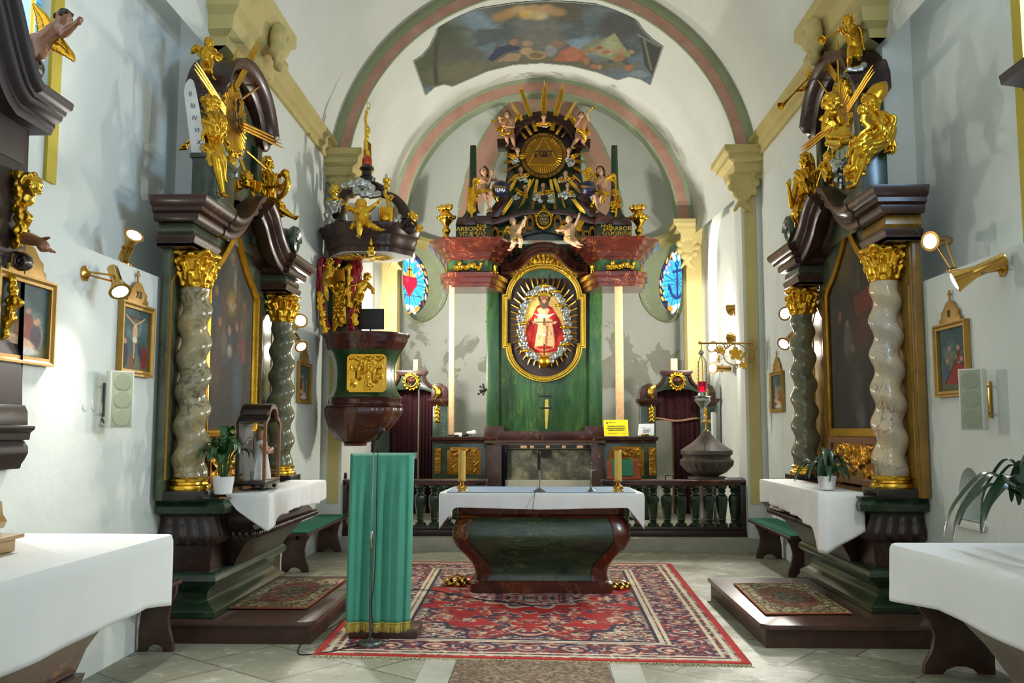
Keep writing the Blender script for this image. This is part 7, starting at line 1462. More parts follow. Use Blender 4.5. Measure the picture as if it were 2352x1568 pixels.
for bl, lab in (([(762, 510, 11), (755, 497, 10), (768, 482, 14), (760, 470, 11), (775, 465, 12), (750, 512, 7)], 'tall silver cloud at the left end of the pulpit canopy'), ([(790, 428, 9), (808, 424, 11), (826, 420, 12), (843, 424, 10), (855, 432, 8), (820, 440, 10), (838, 446, 11), (855, 448, 10), (868, 446, 9)], 'wide silver cloud across the top of the pulpit canopy'), ([(912, 512, 12), (920, 500, 9), (908, 520, 8)], 'small silver cloud on the right of the pulpit canopy'), ([(848, 500, 8), (856, 505, 7)], 'tiny silver cloud behind the gilt putto on the pulpit canopy')): cloud('silver_cloud', lab, bl, PY - .12, 'silver clouds on the pulpit canopy')
figure('putto', 'gilt putto with flowers seated on the front edge of the pulpit canopy', 'putto statue', dict(head=(829, 470), neck=(829, 482), shL=(820, 487), shR=(842, 484), pelvis=(832, 510), elL=(810, 482, -.06), haL=(803, 478, -.08), elR=(856, 476, -.04), haR=(866, 466, -.05), knL=(826, 516, -.2), ftL=(825, 542, -.2), knR=(850, 518, -.18), ftR=(872, 527, -.1)), PY - .5, .15, 'gold_bright', None, 1.2, (0, -1, -.2), robe=[([(822, 500, -.05), (815, 514, -.05), (806, 526, -.05)], .22), ([(826, 506, -.12), (842, 512, -.14)], .24), ([(812, 480, -.1), (802, 478, -.12), (796, 480, -.1)], .24)])
for x, y, lab in ((769, 438, 'gilt cherub head at the upper left of the pulpit canopy'), (948, 498, 'gilt cherub head at the far right of the pulpit canopy')):
 t, g = figure('cherub_head', lab, 'cherub', dict(head=(x, y), neck=(x, y + 13)), PY - .2, .14, 'gold_bright', None, 1.3, (.3, -1, -.2)); add_wing(t, [P(x - 2, y + 16, PY - .14), P(x - 8, y + 20, PY - .16), P(x - 14, y + 18, PY - .14)], .12); add_wing(t, [P(x + 2, y + 16, PY - .14), P(x + 8, y + 20, PY - .16), P(x + 14, y + 18, PY - .14)], .12)
t = thing('stone_tablets', 'pair of white tablets behind the gilt putto on the pulpit canopy', 'tablets', P(836, 522, PY - .25))
for q in ([(801, 524), (794, 470), (800, 465), (815, 465), (820, 500), (820, 522)], [(852, 500), (850, 476), (868, 472), (870, 520), (858, 518)]): s = MB(); s.prism([P(x, y, PY - .26) for x, y in q], (0, .06, 0), .006); s.build('tablet', M['white_paint'], t)
t = thing('gilt_book', 'gilt book-shaped tablet on the right of the pulpit canopy', 'tablet', P(888, 532, PY - .35)); s = MB(); s.prism([P(x, y, PY - .36) for x, y in ((870, 526), (872, 474), (903, 474), (902, 534))], (0, .08, 0), .008); g = s; g.ball(P(885, 500, PY - .37), (.06, .03, .06)); g.cap(P(878, 515, PY - .38), P(892, 516, PY - .38), .03, .03); g.build('book', M['gold'], t, mods=[remesh(.009, 1)])
t = thing('gilt_candlestick', 'gilt candlestick arm with white candle stub on the pulpit canopy', 'candlestick', P(894, 470, PY - .2)); s = MB(); s.tube(spl([P(894, 474, PY - .2), P(890, 455, PY - .2), P(884, 444, PY - .2), P(888, 432, PY - .2)], 6), [.03, .026, .02], 8); s.lathe([(.02, 0), (.045, .03), (.045, .06), (.025, .08), (.045, .1), (.05, .14), (.045, .15)], P(888, 436, PY - .2), 16); s.tube(spiral(P(897, 455, PY - .22), EX, EZ, .04, .015, 1, 12), .016, 6); s.build('arm', M['gold_bright'], t, sm=50); MB().lathe([(.022, 0), (.022, .05), (.005, .06)], P(888, 409, PY - .2), 12).build('candle', M['wax_white'], t)
LAMPS = []
def wall_lamp(lab, gpx, Y, d, mount, mdir, s=1.0, lit=True, body=.13, R=.062):
 """gpx: pixel of the lamp mouth, d: beam direction, mount: point of the wall plate, mdir: its normal"""
 c = P(*gpx, Y); d = V(d).normalized(); mp = V(mount); md = V(mdir).normalized(); t = thing('wall_spotlight', lab, 'spotlight', mp); R *= s; L = body * s
 e = c - d * (L * .55); b = c - d * (L * 1.55)
 MB().lathe([(R, 0), (R * 1.02, -.004), (R * .98, -.004), (R * .58, -L * .5), (R * .5, -L * .62), (R * .5, -L * 1.5), (R * .44, -L * 1.55), (R * .001, -L * 1.55)], c, 28, None, d).build('shade', M['brass'], t, sm=40)
 g = MB(); g.lathe([(.001, R * .22), (R * .5, R * .16), (R * .8, R * .02), (R * .93, -.002), (R * .9, -.006), (.001, -.006)], c - d * .004, 24, None, d); g.build('bulb', M['lamp_glow' if lit else 'white_paint'], t, sm=60)
 MB().lathe([(.045 * s, 0), (.045 * s, .012), (.03 * s, .02), (.016 * s, .035), (.001, .036)], mp, 20, None, md).build('wall_plate', M['brass'], t, sm=40)
 sd = d.cross(md); sd = sd.normalized() if sd.length > .1 else frame(d)[0]; q = c - d * L * .8
 m2 = MB()
 for k in (-1, 1): m2.tube([mp + md * .03 + sd * .018 * k, q + sd * R * .56 * k], .006 * s, 6);
 m2.build('bracket', M['brass'], t); MB().tube([q - sd * R * .66, q + sd * R * .66], .008 * s, 8).build('pivot', M['steel'], t)
 LAMPS.append((c + d * .03, d, lit)); return t
def WX(px, py, X): return PX(px, py, X)
wall_lamp('brass spotlight with bright bulb standing on the left wall ledge above the other', (308, 540), 6.3, (.55, -.5, .62), (PX(286, 612, XL - .04).x, PX(286, 612, XL - .04).y, ZL), (0, 0, 1), 1.15)
wall_lamp('brass spotlight with bright bulb on a long arm over the station numbered XII', (276, 670), 5.75, (.45, -.42, -.75), PX(193, 628, XL), (1, 0, 0), 1.12)
wall_lamp('dazzling upper spotlight on the left wall behind the far dark twisted column', (690, 736), 10.1, (.45, -.85, .2), PX(664, 748, XL), (1, 0, 0), 1.35)
wall_lamp('lower spotlight on the left wall behind the far dark twisted column', (692, 796), 10.1, (.5, -.6, -.6), PX(660, 776, XL), (1, 0, 0), 1.2)
wall_lamp('brass spotlight with bright bulb standing on the right wall ledge', (2136, 554), 6.75, (-.75, -.5, -.12), (PX(2188, 590, XR + .04).x, PX(2188, 590, XR + .04).y, ZL), (0, 0, 1), 1.2)
wall_lamp('brass spotlight turned away towards the column, above the station numbered III', (2192, 646), 5.95, (-.82, .35, -.38), PX(2305, 616, XR), (-1, 0, 0), 1.25, body=.17)
wall_lamp('upper spotlight on the right wall behind the far dark twisted column', (1803, 720), 10.3, (-.65, -.7, .05), PX(1830, 728, XR), (-1, 0, 0), 1.3)
wall_lamp('lower spotlight on the right wall behind the far dark twisted column', (1800, 790), 10.3, (-.6, -.6, -.5), PX(1828, 765, XR), (-1, 0, 0), 1.25)
XC = X0 + HW
wall_lamp('upper brass spotlight inside the right chancel window recess, facing the altar', (1676, 712), 14.05, (-.6, .7, -.25), (XC + .06, 13.68, P(1690, 722, 13.8).z), (-.2, 1, 0), 1.5)
wall_lamp('lower brass spotlight inside the right chancel window recess, seen from its dark back', (1676, 776), 14.05, (-.6, .7, .1), (XC + .06, 13.68, P(1690, 788, 13.8).z), (-.2, 1, 0), 1.4)
wall_lamp('glowing spotlight behind the tip of the gilt leaf bracket', (1636, 796), 14.3, (-.6, -.6, .2), PX(1652, 824, XC + .14), (-1, 0, 0), 1.5)
wall_lamp('glowing spotlight behind the chains of the hanging sanctuary lamp', (1637, 845), 14.3, (-.8, -.55, .0), PX(1660, 845, XC + .14), (-1, 0, 0), 1.5, body=.16)
def station(lab, X, sg, ya, yb, z0, z1, num, kind, seed):
 t = thing('station_picture', lab, 'picture', (X, (ya + yb) / 2, z0)); w, h = abs(yb - ya), z1 - z0; yc = (ya + yb) / 2; fx = X - sg * -0.0; o = -sg
 s = MB(); R = [V((X + o * .015, a, b)) for a, b in ((ya, z0), (yb, z0), (yb, z1), (ya, z1))]; s.sweep(R, [(-.012 * o, -.03), (.03 * o, -.03), (.03 * o, -.018), (.018 * o, -.005), (.018 * o, .012), (-.012 * o, .012)], (1, 0, 0), True); s.build('frame', M['frame_gold'], t)
 cr = [(-.36, 0), (-.36, .1), (-.3, .12), (-.3, .2), (-.22, .24), (-.12, .34), (0, .38), (.12, .34), (.22, .24), (.3, .2), (.3, .12), (.36, .1), (.36, 0)]
 s = MB(); s.prism([V((X + o * .008, yc + a * w, z1 + .02 + b * w)) for a, b in cr], (o * .02, 0, 0), .004); s.build('crest', M['frame_gold'], t); zt = z1 + .02 + .38 * w
 s = MB(); s.box((X + o * .018, yc, zt + .035), (.012, .014, .08), .002); s.box((X + o * .018, yc, zt + .045), (.012, .045, .014), .002); s.build('cross', M['frame_gold'], t)
 if num: g = MB(); letter(g, num, (X + o * .03, yc, z1 + .02 + .17 * w), (0, -sg, 0), EZ, .075, .01); g.build('numeral', M['ink'], t, sm=0)
 cv = Canvas(70, 110, (60, 84, 84)); cv.asp = 1.5; cv.blotch((96, 116, 112), .5, 3, 4, seed, .3); cv.ell(.5, .95, .7, .2, (96, 96, 66), .4); rn = random.Random(seed)
 if kind == 'cross':
  cv.line([(.5, .08), (.5, .85)], .035, (60, 42, 30)); cv.line([(.16, .16), (.84, .16)], .028, (60, 42, 30)); cv.line([(.17, .14), (.46, .25)], .028, (206, 160, 120)); cv.line([(.83, .14), (.54, .25)], .028, (206, 160, 120)); cv.ell(.5, .38, .08, .15, (206, 160, 120), .2); cv.ell(.5, .2, .05, .04, (130, 84, 60), .3); cv.ell(.5, .5, .08, .05, (220, 206, 180), .3); cv.line([(.48, .54), (.48, .78)], .03, (200, 152, 114)); cv.ell(.17, .74, .1, .2, (40, 44, 66), .3); cv.ell(.17, .54, .05, .045, (190, 140, 110), .3); cv.ell(.84, .76, .1, .18, (130, 34, 40), .3); cv.ell(.84, .57, .05, .04, (110, 74, 56), .3); cv.ell(.4, .86, .08, .1, (120, 70, 50), .3); cv.ell(.7, .72, .07, .14, (60, 70, 80), .3)
 else:
  for k in range(7):
   x, y = rn.uniform(.15, .85), rn.uniform(.4, .75); c = rn.choice([(60, 50, 60), (130, 56, 44), (70, 84, 104), (120, 104, 80), (150, 140, 120)]); cv.ell(x, y + .12, .11, .17, c, .4); cv.ell(x, y - .08, .05, .04, (186, 136, 104), .4)
  if kind == 'fall': cv.poly([(.25, .85), (.6, .55), (.9, .62), (.8, .9)], (150, 44, 40)); cv.line([(.2, .85), (.8, .35)], .035, (74, 50, 36))
  else: cv.ell(.45, .78, .3, .07, (206, 166, 130), .3, .2); cv.ell(.5, .9, .3, .06, (196, 196, 186), .5); cv.ell(.45, .62, .08, .12, (180, 130, 96), .4)
 cv.grain(.15); l, r = (ya, yb) if sg < 0 else (yb, ya)
 paint_mesh('picture', cv, quad_pos(cv, (X + o * .012, l, z1), (X + o * .012, r, z1), (X + o * .012, l, z0), (X + o * .012, r, z0)), M['paint'], t)
a, b = PX(20, 700, XL + .01), PX(112, 700, XL + .01); station('framed picture numbered XI on the near left wall beside the gilt garland', XL, -1, a.y - .12, b.y, PX(100, 830, XL).z, PX(108, 662, XL).z, 'XI', 'lament', 3)
a, b = PX(272, 780, XL), PX(338, 780, XL); station('framed crucifixion picture numbered XII behind the left loudspeaker', XL, -1, a.y, b.y, PX(333, 858, XL).z, PX(342, 718, XL).z, 'XII', 'cross', 5)
a, b = PX(682, 880, XL), PX(708, 880, XL); station('small framed picture between the far twisted column and the pulpit', XL, -1, a.y, b.y, PX(706, 922, XL).z, PX(710, 842, XL).z, '', 'lament', 8)
a, b = PX(2160, 800, XR), PX(2226, 800, XR); station('framed picture numbered III of a falling red-robed figure beside the right loudspeaker', XR, 1, b.y, a.y, PX(2230, 898, XR).z, PX(2222, 742, XR).z, 'III', 'fall', 6)
a, b = PX(1777, 900, XR), PX(1802, 900, XR); station('small framed picture on the right wall left of the far twisted column', XR, 1, b.y, a.y, PX(1805, 940, XR).z, PX(1800, 856, XR).z, '', 'lament', 9)
def speaker(lab, px, X, sg, py0, py1, wpx):
 Y = PX(px, 900, X).y; z0, z1 = P(px, py1, Y).z, P(px, py0, Y).z; t = thing('loudspeaker', lab, 'loudspeaker', (X, Y, z0)); th = math.radians(42) * sg; n = V((-sg * math.sin(abs(th)), -math.cos(th), 0)); u = V((-n.y, n.x, 0)); w = .15; c = V((X, Y, (z0 + z1) / 2)); Mx = Matrix((u, n, EZ)).transposed()
 MB().box(c, (w, .1, z1 - z0), .006, Mx).build('case', M['speaker_cream'], t); MB().box(c + n * .05, (w * .86, .008, (z1 - z0) * .96), .002, Mx).build('grille', M['speaker_grille'], t)
 for k in (-1, 0, 1): MB().lathe([(.056, 0), (.054, .004), (.001, .005)], c + n * .0535 + EZ * k * (z1 - z0) * .31, 26, None, n).build('speaker_cone', m_plain('cone', (158, 166, 138), .7) if 'cone' not in M else M['cone'], t)
 wl = XL if sg < 0 else XR; b = V((wl, Y + .0, c.z)); s = MB(); s.box(b + V((-sg * .01, .05, 0)), (.02, .03, (z1 - z0) * .6), .003)
 for k in (-1, 1): s.tube([b + V((-sg * .01, .05, k * .09)), c - n * .05 + V((0, 0, k * .09))], .008, 6)
 s.build('wall_bracket', M['brass'] if sg > 0 else M['dull_metal'], t)
speaker('cream column loudspeaker on the left wall below the crucifixion picture', 275, XL + .13, -1, 852, 983, 40); speaker('cream column loudspeaker on the right wall beside the picture numbered III', 2235, XR - .14, 1, 847, 988, 46)
for i, (x, y) in enumerate(((195, 930), (215, 930), (233, 938))): c = PX(x, y, XL); tag(MB().lathe([(.036, 0), (.034, .004), (.001, .005)], c, 24, None, (1, 0, 0)).build('cover_disc', M['plaster_white']), f'{("first", "second", "third")[i]} of three round white wall caps left of the left loudspeaker', 'wall cap', 'round wall caps')
c = PX(238, 968, XL); s = MB(); s.tube(spl([c + V((0, -.03, .02)), c + V((.03, -.02, -.02)), c + V((.05, .05, -.02))], 6), .008, 6); tag(s.build('bent_conduit', M['dull_metal']), 'short bent grey conduit under the left loudspeaker', 'pipe')
BY = 12.15; bk = BY / FPX
def Bp(x, y, d=0): return P(x, y, BY + d)
BR = thing('lamp_bracket', 'wrought gilt bracket with vine leaves on the right arch pilaster', 'lamp bracket', Bp(1733, 880))
def wire(pts, r, nm, m='brass', n=6): s = MB(); s.tube(spl([Bp(*p) for p in pts], n), r, 7); s.build(nm, M[m], BR)
wire([(1608, 788), (1670, 788), (1732, 788)], .011, 'arm', n=2); wire([(1732, 780), (1732, 830), (1732, 878)], .011, 'wall_bar', n=2); MB().ball(Bp(1607, 787), .022, seg=10).build('knob', M['brass'], BR)
wire([(1690 + 28 * math.cos(a), 814 + 24 * math.sin(a)) for a in np.linspace(0, 2 * PI, 24)], .007, 'ring', n=2)
for c, r0, tn, a0 in (((1652, 800), 14, 1.6, 0), ((1668, 794), 8, -1.3, 1), ((1726, 795), 7, 1.3, 3), ((1724, 824), 6, -1.3, 2), ((1692, 842), 6, 1.2, 1)): s = MB(); s.tube(spiral(Bp(*c), EX, EZ, r0 * bk, r0 * .25 * bk, tn, 30, a0), .0065, 6); s.build('scroll', M['brass'], BR)
def vine(x, y, r, rot):
 s = MB(); c = Bp(x, y, -.01); o = []
 for k in range(40): a = 2 * PI * k / 40; q = r * bk * (.55 + .45 * abs(math.cos(2.5 * a)) ** .6) ; o.append(c + V((math.cos(a + rot) * q, 0, math.sin(a + rot) * q)))
 s.prism(o, (0, .012, 0)); s.build('vine_leaf', M['gold_bright'], BR)
vine(1690, 812, 16, .3); vine(1708, 838, 10, 1.0); vine(1656, 803, 7, 2); wire([(1700, 828), (1708, 815), (1712, 806)], [.012, .02, .004], 'grape', 'gold')
SL = thing('sanctuary_lamp', 'hanging silver sanctuary lamp with a glowing red glass', 'hanging lamp', Bp(1613, 955)); s = MB()
for d, e in ((-7, 0), (11, 0), (2, .08)): s.tube([Bp(1611, 812), Bp(1611 + d, 832, e), Bp(1613 + d * 1.15, 912, e)], .006, 5)
for d in (-7, 11):
 for k in range(9): s.ball(Bp(1611 + d * (1 + .018 * k), 832 + k * 9.5), .011, seg=6)
s.tube([Bp(1611, 790), Bp(1611, 812)], .007, 6); s.lathe([(.01, -.02), (.045, 0), (.03, .03), (.01, .05)], Bp(1611, 812), 14); s.build('chains', M['silver'], SL)
c = Bp(1614, 955); zz = lambda y: Bp(1614, y).z - c.z
s = MB(); s.lathe([(.008, zz(968)), (.02, zz(960)), (.012, zz(952)), (.03, zz(944)), (.022, zz(938)), (.06, zz(930)), (.105, zz(920)), (.09, zz(914)), (.115, zz(911)), (.06, zz(909)), (.05, zz(903)), (.055, zz(900)), (.03, zz(900))], c, 28, lambda a, z: 1 + .06 * math.cos(8 * a)); s.tube(spiral(c + V((0, 0, zz(961))), EX, EZ, .02, .02, 1, 14), .006, 6); s.build('bowl', M['silver'], SL, sm=50)
s = MB(); s.lathe([(.04, zz(903)), (.055, zz(895)), (.06, zz(876)), (.055, zz(876)), (.045, zz(897))], c, 24); s.build('red_glass', M['red_glass'], SL, sm=60)
MB().ball(c + V((0, 0, zz(893))), (.028, .028, .04)).build('flame', M['flame_glow'], SL)
c = PX(2117, 1043, XR); s = MB(); s.box(c + V((-.02, 0, 0)), (.05, .05, .05), .006); s.box(c + V((-.03, 0, -.035)), (.03, .03, .04), .006); tag(s.build('wall_socket', M['black'], mods=[remesh(.005, 0)]), 'small black socket box beside the right altar panel edge', 'socket')
def glory(sg, px, py, rays, lab, txt):
 X = (XL + .17) if sg < 0 else (XR - .17); c = PX(px, py, X); N = V((-sg, 0, 0)); t = thing('sunburst', lab, 'sunburst', c - EZ * .4)
 def disc(n, r0, r1, o, th, m, par): s = MB(); s.lathe([(r0, 0), (r1, 0), (r1, th), (r0, th)] + ([(r0, 0)] if r0 > .02 else []), c + N * o, 48, None, N); return s.build(n, M[m], par, sm=40)
 disc('ring', .01, .42, -.03, .03, 'speaker_grille', t); g = MB()
 for k in range(36):
  a = 2 * PI * k / 36; r = .33 * (1 if k % 2 else .9); g.tube([c + N * .02 + V((0, math.cos(a), math.sin(a))) * q for q in (.02, r)], [.01, .028], 5)
 g.lathe([(.01, 0), (.32, 0), (.3, .02), (.01, .02)], c, 40, None, N); g.build('sun_disc', M['gold'], t, sm=50, mods=[remesh(.009, 0)])
 g = MB(); U = V((0, -sg * 1.0, 0)) * (1 if sg < 0 else 1); U = V((0, 1, 0)) if sg < 0 else V((0, -1, 0))
 for i, ch_ in enumerate(txt): a = math.radians(215 + 330 * i / len(txt)); w = U * math.cos(a) + EZ * math.sin(a); letter(g, ch_, c + N * .004 + w * .375, U * -math.sin(a) + EZ * math.cos(a), -w * -1 if False else -w, .07, .006)
 if sg < 0: letter(g, 'IHS', c + N * .06, U, EZ, .2, .01); g.box(c + N * .06 + EZ * .14, (.012, .02, .12)); g.box(c + N * .06 + EZ * .16, (.012, .07, .02))
 g.build('lettering', M['ink'] if sg < 0 else M['ink'], t, sm=0)
 for a, b, n in rays:
  q0, q1 = PX(*a, X - sg * .1), PX(*b, X - sg * .14); d = (q1 - q0).normalized(); p = d.cross(N).normalized(); rn = random.Random(a[0])
  for j in range(n): rod(t, q0 + p * (j - (n - 1) / 2) * .026, q0.lerp(q1, rn.uniform(.9, 1)) + p * (j - (n - 1) / 2) * .034, .014 if n > 1 else .011, 'sunbeam', 'gold')
glory(-1, 531, 278, [((516, 255), (446, 146), 3), ((521, 197), (548, 99), 1), ((539, 203), (596, 96), 3), ((552, 230), (629, 175), 1), ((557, 289), (654, 334), 3), ((566, 347), (638, 411), 1), ((552, 366), (563, 395), 2), ((575, 427), (588, 466), 2)], 'gilt sunburst with a grey lettered ring on the left altar attic', 'SPIRITVI ILLVMINATORI')
glory(1, 1934, 262, [((1923, 181), (1860, 85), 3), ((1930, 230), (1921, 77), 1), ((1905, 219), (1849, 142), 1), ((1948, 250), (2010, 152), 3), ((1914, 288), (1835, 351), 3), ((1906, 333), (1870, 448), 1)], 'gilt sunburst with long beams on the right altar attic', 'FILIO REDEMPTORI')
t, g = figure('putto', 'gilt putto with a horn standing on top of the left altar hood', 'putto statue', dict(head=(479, 99), neck=(479, 110), shL=(467, 115), shR=(489, 115), pelvis=(476, 146), elR=(498, 122, -.05), haR=(494, 118, -.1), elL=(464, 128, -.04), haL=(470, 138, -.08), knL=(470, 160, -.06), ftL=(472, 174), knR=(482, 160, -.06), ftR=(487, 174)), 7.2, .085, 'gold', None, 1.15, (.4, -1, -.2), wings=[((468, 116, .05), (452, 104, .05), (444, 114, .05))]); horn(t, P(482, 113, 7.1), P(503, 131, 6.98), .012, .035)
t, g = figure('putto', 'gilt putto blowing a downward trumpet at the far side of the left altar hood', 'putto statue', dict(head=(590, 195), neck=(591, 205), shL=(584, 210), shR=(599, 210), pelvis=(594, 240), elR=(604, 222, -.05), haR=(608, 230, -.08), elL=(588, 222, -.06), haL=(600, 224, -.1), knL=(592, 254, -.04), ftL=(590, 270), knR=(600, 254, -.04), ftR=(598, 272)), 8.75, .085, 'gold', None, 1.1, (.6, -1, -.2)); horn(t, P(598, 206, 8.64), P(624, 264, 8.6), .011, .04)
t, g = figure('statue', 'gilt bearded man seated beside the white tablets on the left altar', 'statue', dict(head=(484, 238), neck=(484, 258), shL=(472, 268), shR=(497, 266), pelvis=(478, 322), elR=(506, 288, -.05), haR=(494, 306, -.15), elL=(456, 296, .02), haL=(430, 330, -.02), knL=(484, 352, -.22), ftL=(494, 436, -.12), knR=(497, 366, -.26), ftR=(512, 446, -.2)), 7.05, .16, 'gold', None, .95, (.5, -1, -.1), robe=[([(472, 268, 0), (484, 290, -.12), (482, 325, -.1)], .5), ([(494, 268, 0), (502, 290, -.04), (490, 320, -.1)], .42), ([(470, 326, 0), (486, 350, -.18), (484, 392, -.12), (494, 430, -.06)], .42), ([(488, 320, -.1), (500, 362, -.2), (510, 420, -.14)], .34)], hair='beard')
t = thing('stone_tablets', 'tall round-topped white tablets leaning beside the gilt seated man', 'tablets', P(450, 358, 6.95)); f = [(422, 208), (426, 192), (432, 182), (438, 180), (444, 184), (449, 200), (457, 240), (475, 347), (441, 360)]
s = MB(); s.prism([P(x, y, 6.88) for x, y in f], (-.045, .12, .0), .006); s.build('tablet', M['white_paint'], t); g = MB()
for i, (n_, x, y) in enumerate((('II', 437, 215), ('III', 443, 242), ('IV', 447, 270), ('VI', 452, 298), ('X', 457, 326))): letter(g, n_, P(x, y, 6.872), V((1, -.0, -.12)), V((.12, 0, 1)), .05, .003)
g.build('numerals', M['ink'], t, sm=0)
figure('statue', 'gilt crowned man playing a harp on the far shoulder of the left altar', 'statue', dict(head=(613, 377), neck=(611, 394), shL=(594, 402), shR=(626, 406), pelvis=(608, 456), elR=(642, 434, -.1), haR=(650, 426, -.16), elL=(606, 432, -.15), haL=(634, 428, -.2), knL=(604, 484, -.2), ftL=(608, 538, -.05), knR=(644, 480, -.2), ftR=(676, 500, -.15)), 8.9, .145, 'gold', None, .95, (.7, -1, -.3), robe=[([(594, 402, 0), (602, 428, -.1), (606, 456, -.1)], .5), ([(626, 404, 0), (622, 428, -.08), (610, 456, -.1)], .45), ([(604, 456, -.05), (602, 486, -.16), (606, 532, -.04)], .48), ([(610, 456, -.1), (640, 476, -.16), (650, 490, -.1)], .4), ([(596, 470, 0), (592, 500, 0), (600, 520, 0)], .4)], hair='beard')
t = thing('harp', 'gilt harp with carved head held by the crowned man on the left altar', 'harp', P(638, 457, 8.7)); s = MB(); s.tube(spl([P(640, 405, 8.7), P(650, 400, 8.68), P(659, 408, 8.66), P(661, 424, 8.66), P(652, 444, 8.68), P(638, 458, 8.7)], 6), [.022, .026, .03, .03, .024], 8); s.tube([P(640, 405, 8.7), P(637, 430, 8.7), P(638, 458, 8.7)], .014, 6); s.ball(P(655, 398, 8.66), .045, seg=10); s.cap(P(655, 398, 8.66), P(646, 396, 8.66), .02, .012); s.build('frame', M['gold'], t, mods=[remesh(.009, 1)])
for k in range(5): MB().tube([P(641 + k * 3.4, 406 + k, 8.68), P(639 + k * 2.4, 454 - k * 4, 8.69)], .003, 4).build('string', M['gold'], t)
s = MB(); [s.cap(P(613 + d * 8, 366 + abs(d) * 2, 8.86 - (1 - abs(d)) * .06), P(613 + d * 9, 357 + abs(d) * 3, 8.86 - (1 - abs(d)) * .06), .018, .004) for d in np.linspace(-1, 1, 7)]; s.tube([P(613 + d * 8, 367 + abs(d) * 2, 8.86 - (1 - abs(d)) * .06) for d in np.linspace(-1, 1, 9)], .014, 6); tag(s.build('crown', M['gold'], mods=[remesh(.007, 0)]), 'small gilt crown on the head of the harp player', 'crown')
figure('putto', 'gilt putto leaning over the silver spheres on the left altar pediment', 'putto statue', dict(head=(529, 373), neck=(526, 384), shL=(512, 388), shR=(532, 392), pelvis=(510, 420), elL=(508, 402, -.08), haL=(518, 392, -.12), elR=(538, 404, -.05), haR=(530, 412, -.1), knL=(508, 436, -.1), ftL=(512, 452), knR=(516, 440, -.1), ftR=(522, 452)), 7.45, .1, 'gold', None, 1.1, (.7, -1, -.2))
cloud('silver_cloud', 'round silver globes of cloud on the left altar pediment', [(520, 424, 16), (538, 402, 11), (498, 436, 9), (528, 440, 10)], 7.3)
for x, y, Y, s_, lab in ((566, 408, 7.85, .12, 'gilt cherub head at the peak of the left altar pediment'), (1912, 236, 7.3, .17, 'large gilt curly head in the middle of the right altar sunburst')):
 t, g = figure('cherub_head', lab, 'cherub', dict(head=(x, y), neck=(x, y + s_ * 100)), Y, s_, 'gold', None, 1.3, (-.2 if x > 1200 else .3, -1, -.2))
 for d in (-1, 1): add_wing(t, [P(x + d * 4, y + 16, Y + .05), P(x + d * 12, y + 22, Y + .03), P(x + d * 16, y + 8 + 30 * (x > 1200), Y + .03)], s_)
t = thing('gilt_fan', 'gilt pleated fan-shaped ornament under the large head on the right altar', 'ornament', P(1925, 332, 7.4)); s = MB()
for k in range(9): a = -.5 + k / 8; s.tube([P(1926, 270, 7.4), P(1928 + a * 52, 322 - 14 * a * a, 7.36)], [.015, .035], 6)
s.tube([P(1896, 326, 7.34), P(1926, 332, 7.3), P(1952, 324, 7.34)], [.03, .04, .03], 8); s.build('fan', M['gold_bright'], t, mods=[remesh(.009, 0)])
t, g = figure('putto', 'gilt putto with a horn standing on top of the right altar hood', 'putto statue', dict(head=(1948, 47), neck=(1951, 58), shL=(1942, 64), shR=(1962, 64), pelvis=(1964, 112), elL=(1936, 76, -.05), haL=(1932, 70, -.1), elR=(1958, 82, -.08), haR=(1944, 74, -.14), knL=(1952, 132, -.08), ftL=(1950, 154), knR=(1970, 128, -.06), ftR=(1974, 146, .05)), 7.7, .1, 'gold', None, 1.1, (-.8, -1, -.1), wings=[((1962, 66, .06), (1976, 60, .06), (1984, 110, .06))]); horn(t, P(1937, 66, 7.58), P(1887, 92, 7.45), .012, .04)
tag(cloud('silver_cloud', 'silver cloud shelf under the horn putto on the right altar', [(1950, 160, 7), (1962, 160, 8), (1974, 158, 9), (1983, 150, 8)], 7.7), None, 'cloud')
t, g = figure('putto', 'gilt putto blowing a long trumpet at the far side of the right altar hood', 'putto statue', dict(head=(1860, 173), neck=(1864, 184), shL=(1858, 190), shR=(1876, 188), pelvis=(1874, 222), elL=(1846, 206, -.05), haL=(1832, 208, -.1), elR=(1868, 204, -.08), haR=(1852, 202, -.12), knL=(1872, 238, -.04), ftL=(1878, 252), knR=(1880, 236), ftR=(1884, 252)), 9.0, .095, 'gold', None, 1.05, (-.8, -1, -.2)); horn(t, P(1856, 180, 8.88), P(1794, 244, 8.75), .012, .045)
t, g = figure('statue', 'gilt high priest in a pointed mitre seated on the near pedestal of the right altar', 'statue', dict(head=(2002, 238), neck=(2008, 258), shL=(1998, 270), shR=(2032, 268), pelvis=(2018, 322), elL=(1994, 294, -.1), haL=(1982, 266, -.18), elR=(2036, 300, -.06), haR=(2008, 308, -.2), knL=(1972, 334, -.24), ftL=(1960, 386, -.16), knR=(1984, 356, -.2), ftR=(1962, 424, -.1)), 7.1, .165, 'gold', None, .95, (-.9, -1, -.1), robe=[([(2000, 270, 0), (2012, 296, -.1), (2016, 324, -.1)], .5), ([(2030, 268, 0), (2032, 298, -.02), (2022, 324, -.1)], .5), ([(2016, 322, -.1), (1978, 332, -.2), (1966, 362, -.16)], .46), ([(2012, 326, -.05), (1984, 350, -.14), (1970, 392, -.1)], .42), ([(1966, 372, -.1), (1960, 388, -.1), (1966, 404, -.06)], .46), ([(2038, 280, .05), (2044, 315, .06), (2042, 352, .06)], .3)], hair='beard')
s = MB(); s.lathe([(.065, 0), (.074, .04), (.07, .1), (.045, .15), (.012, .19)], P(2004, 228, 7.1), 20, None, P(2034, 190, 7.12) - P(2006, 226, 7.1)); tag(s.build('mitre', M['gold'], sm=50), 'pointed gilt mitre on the seated high priest', 'headdress')
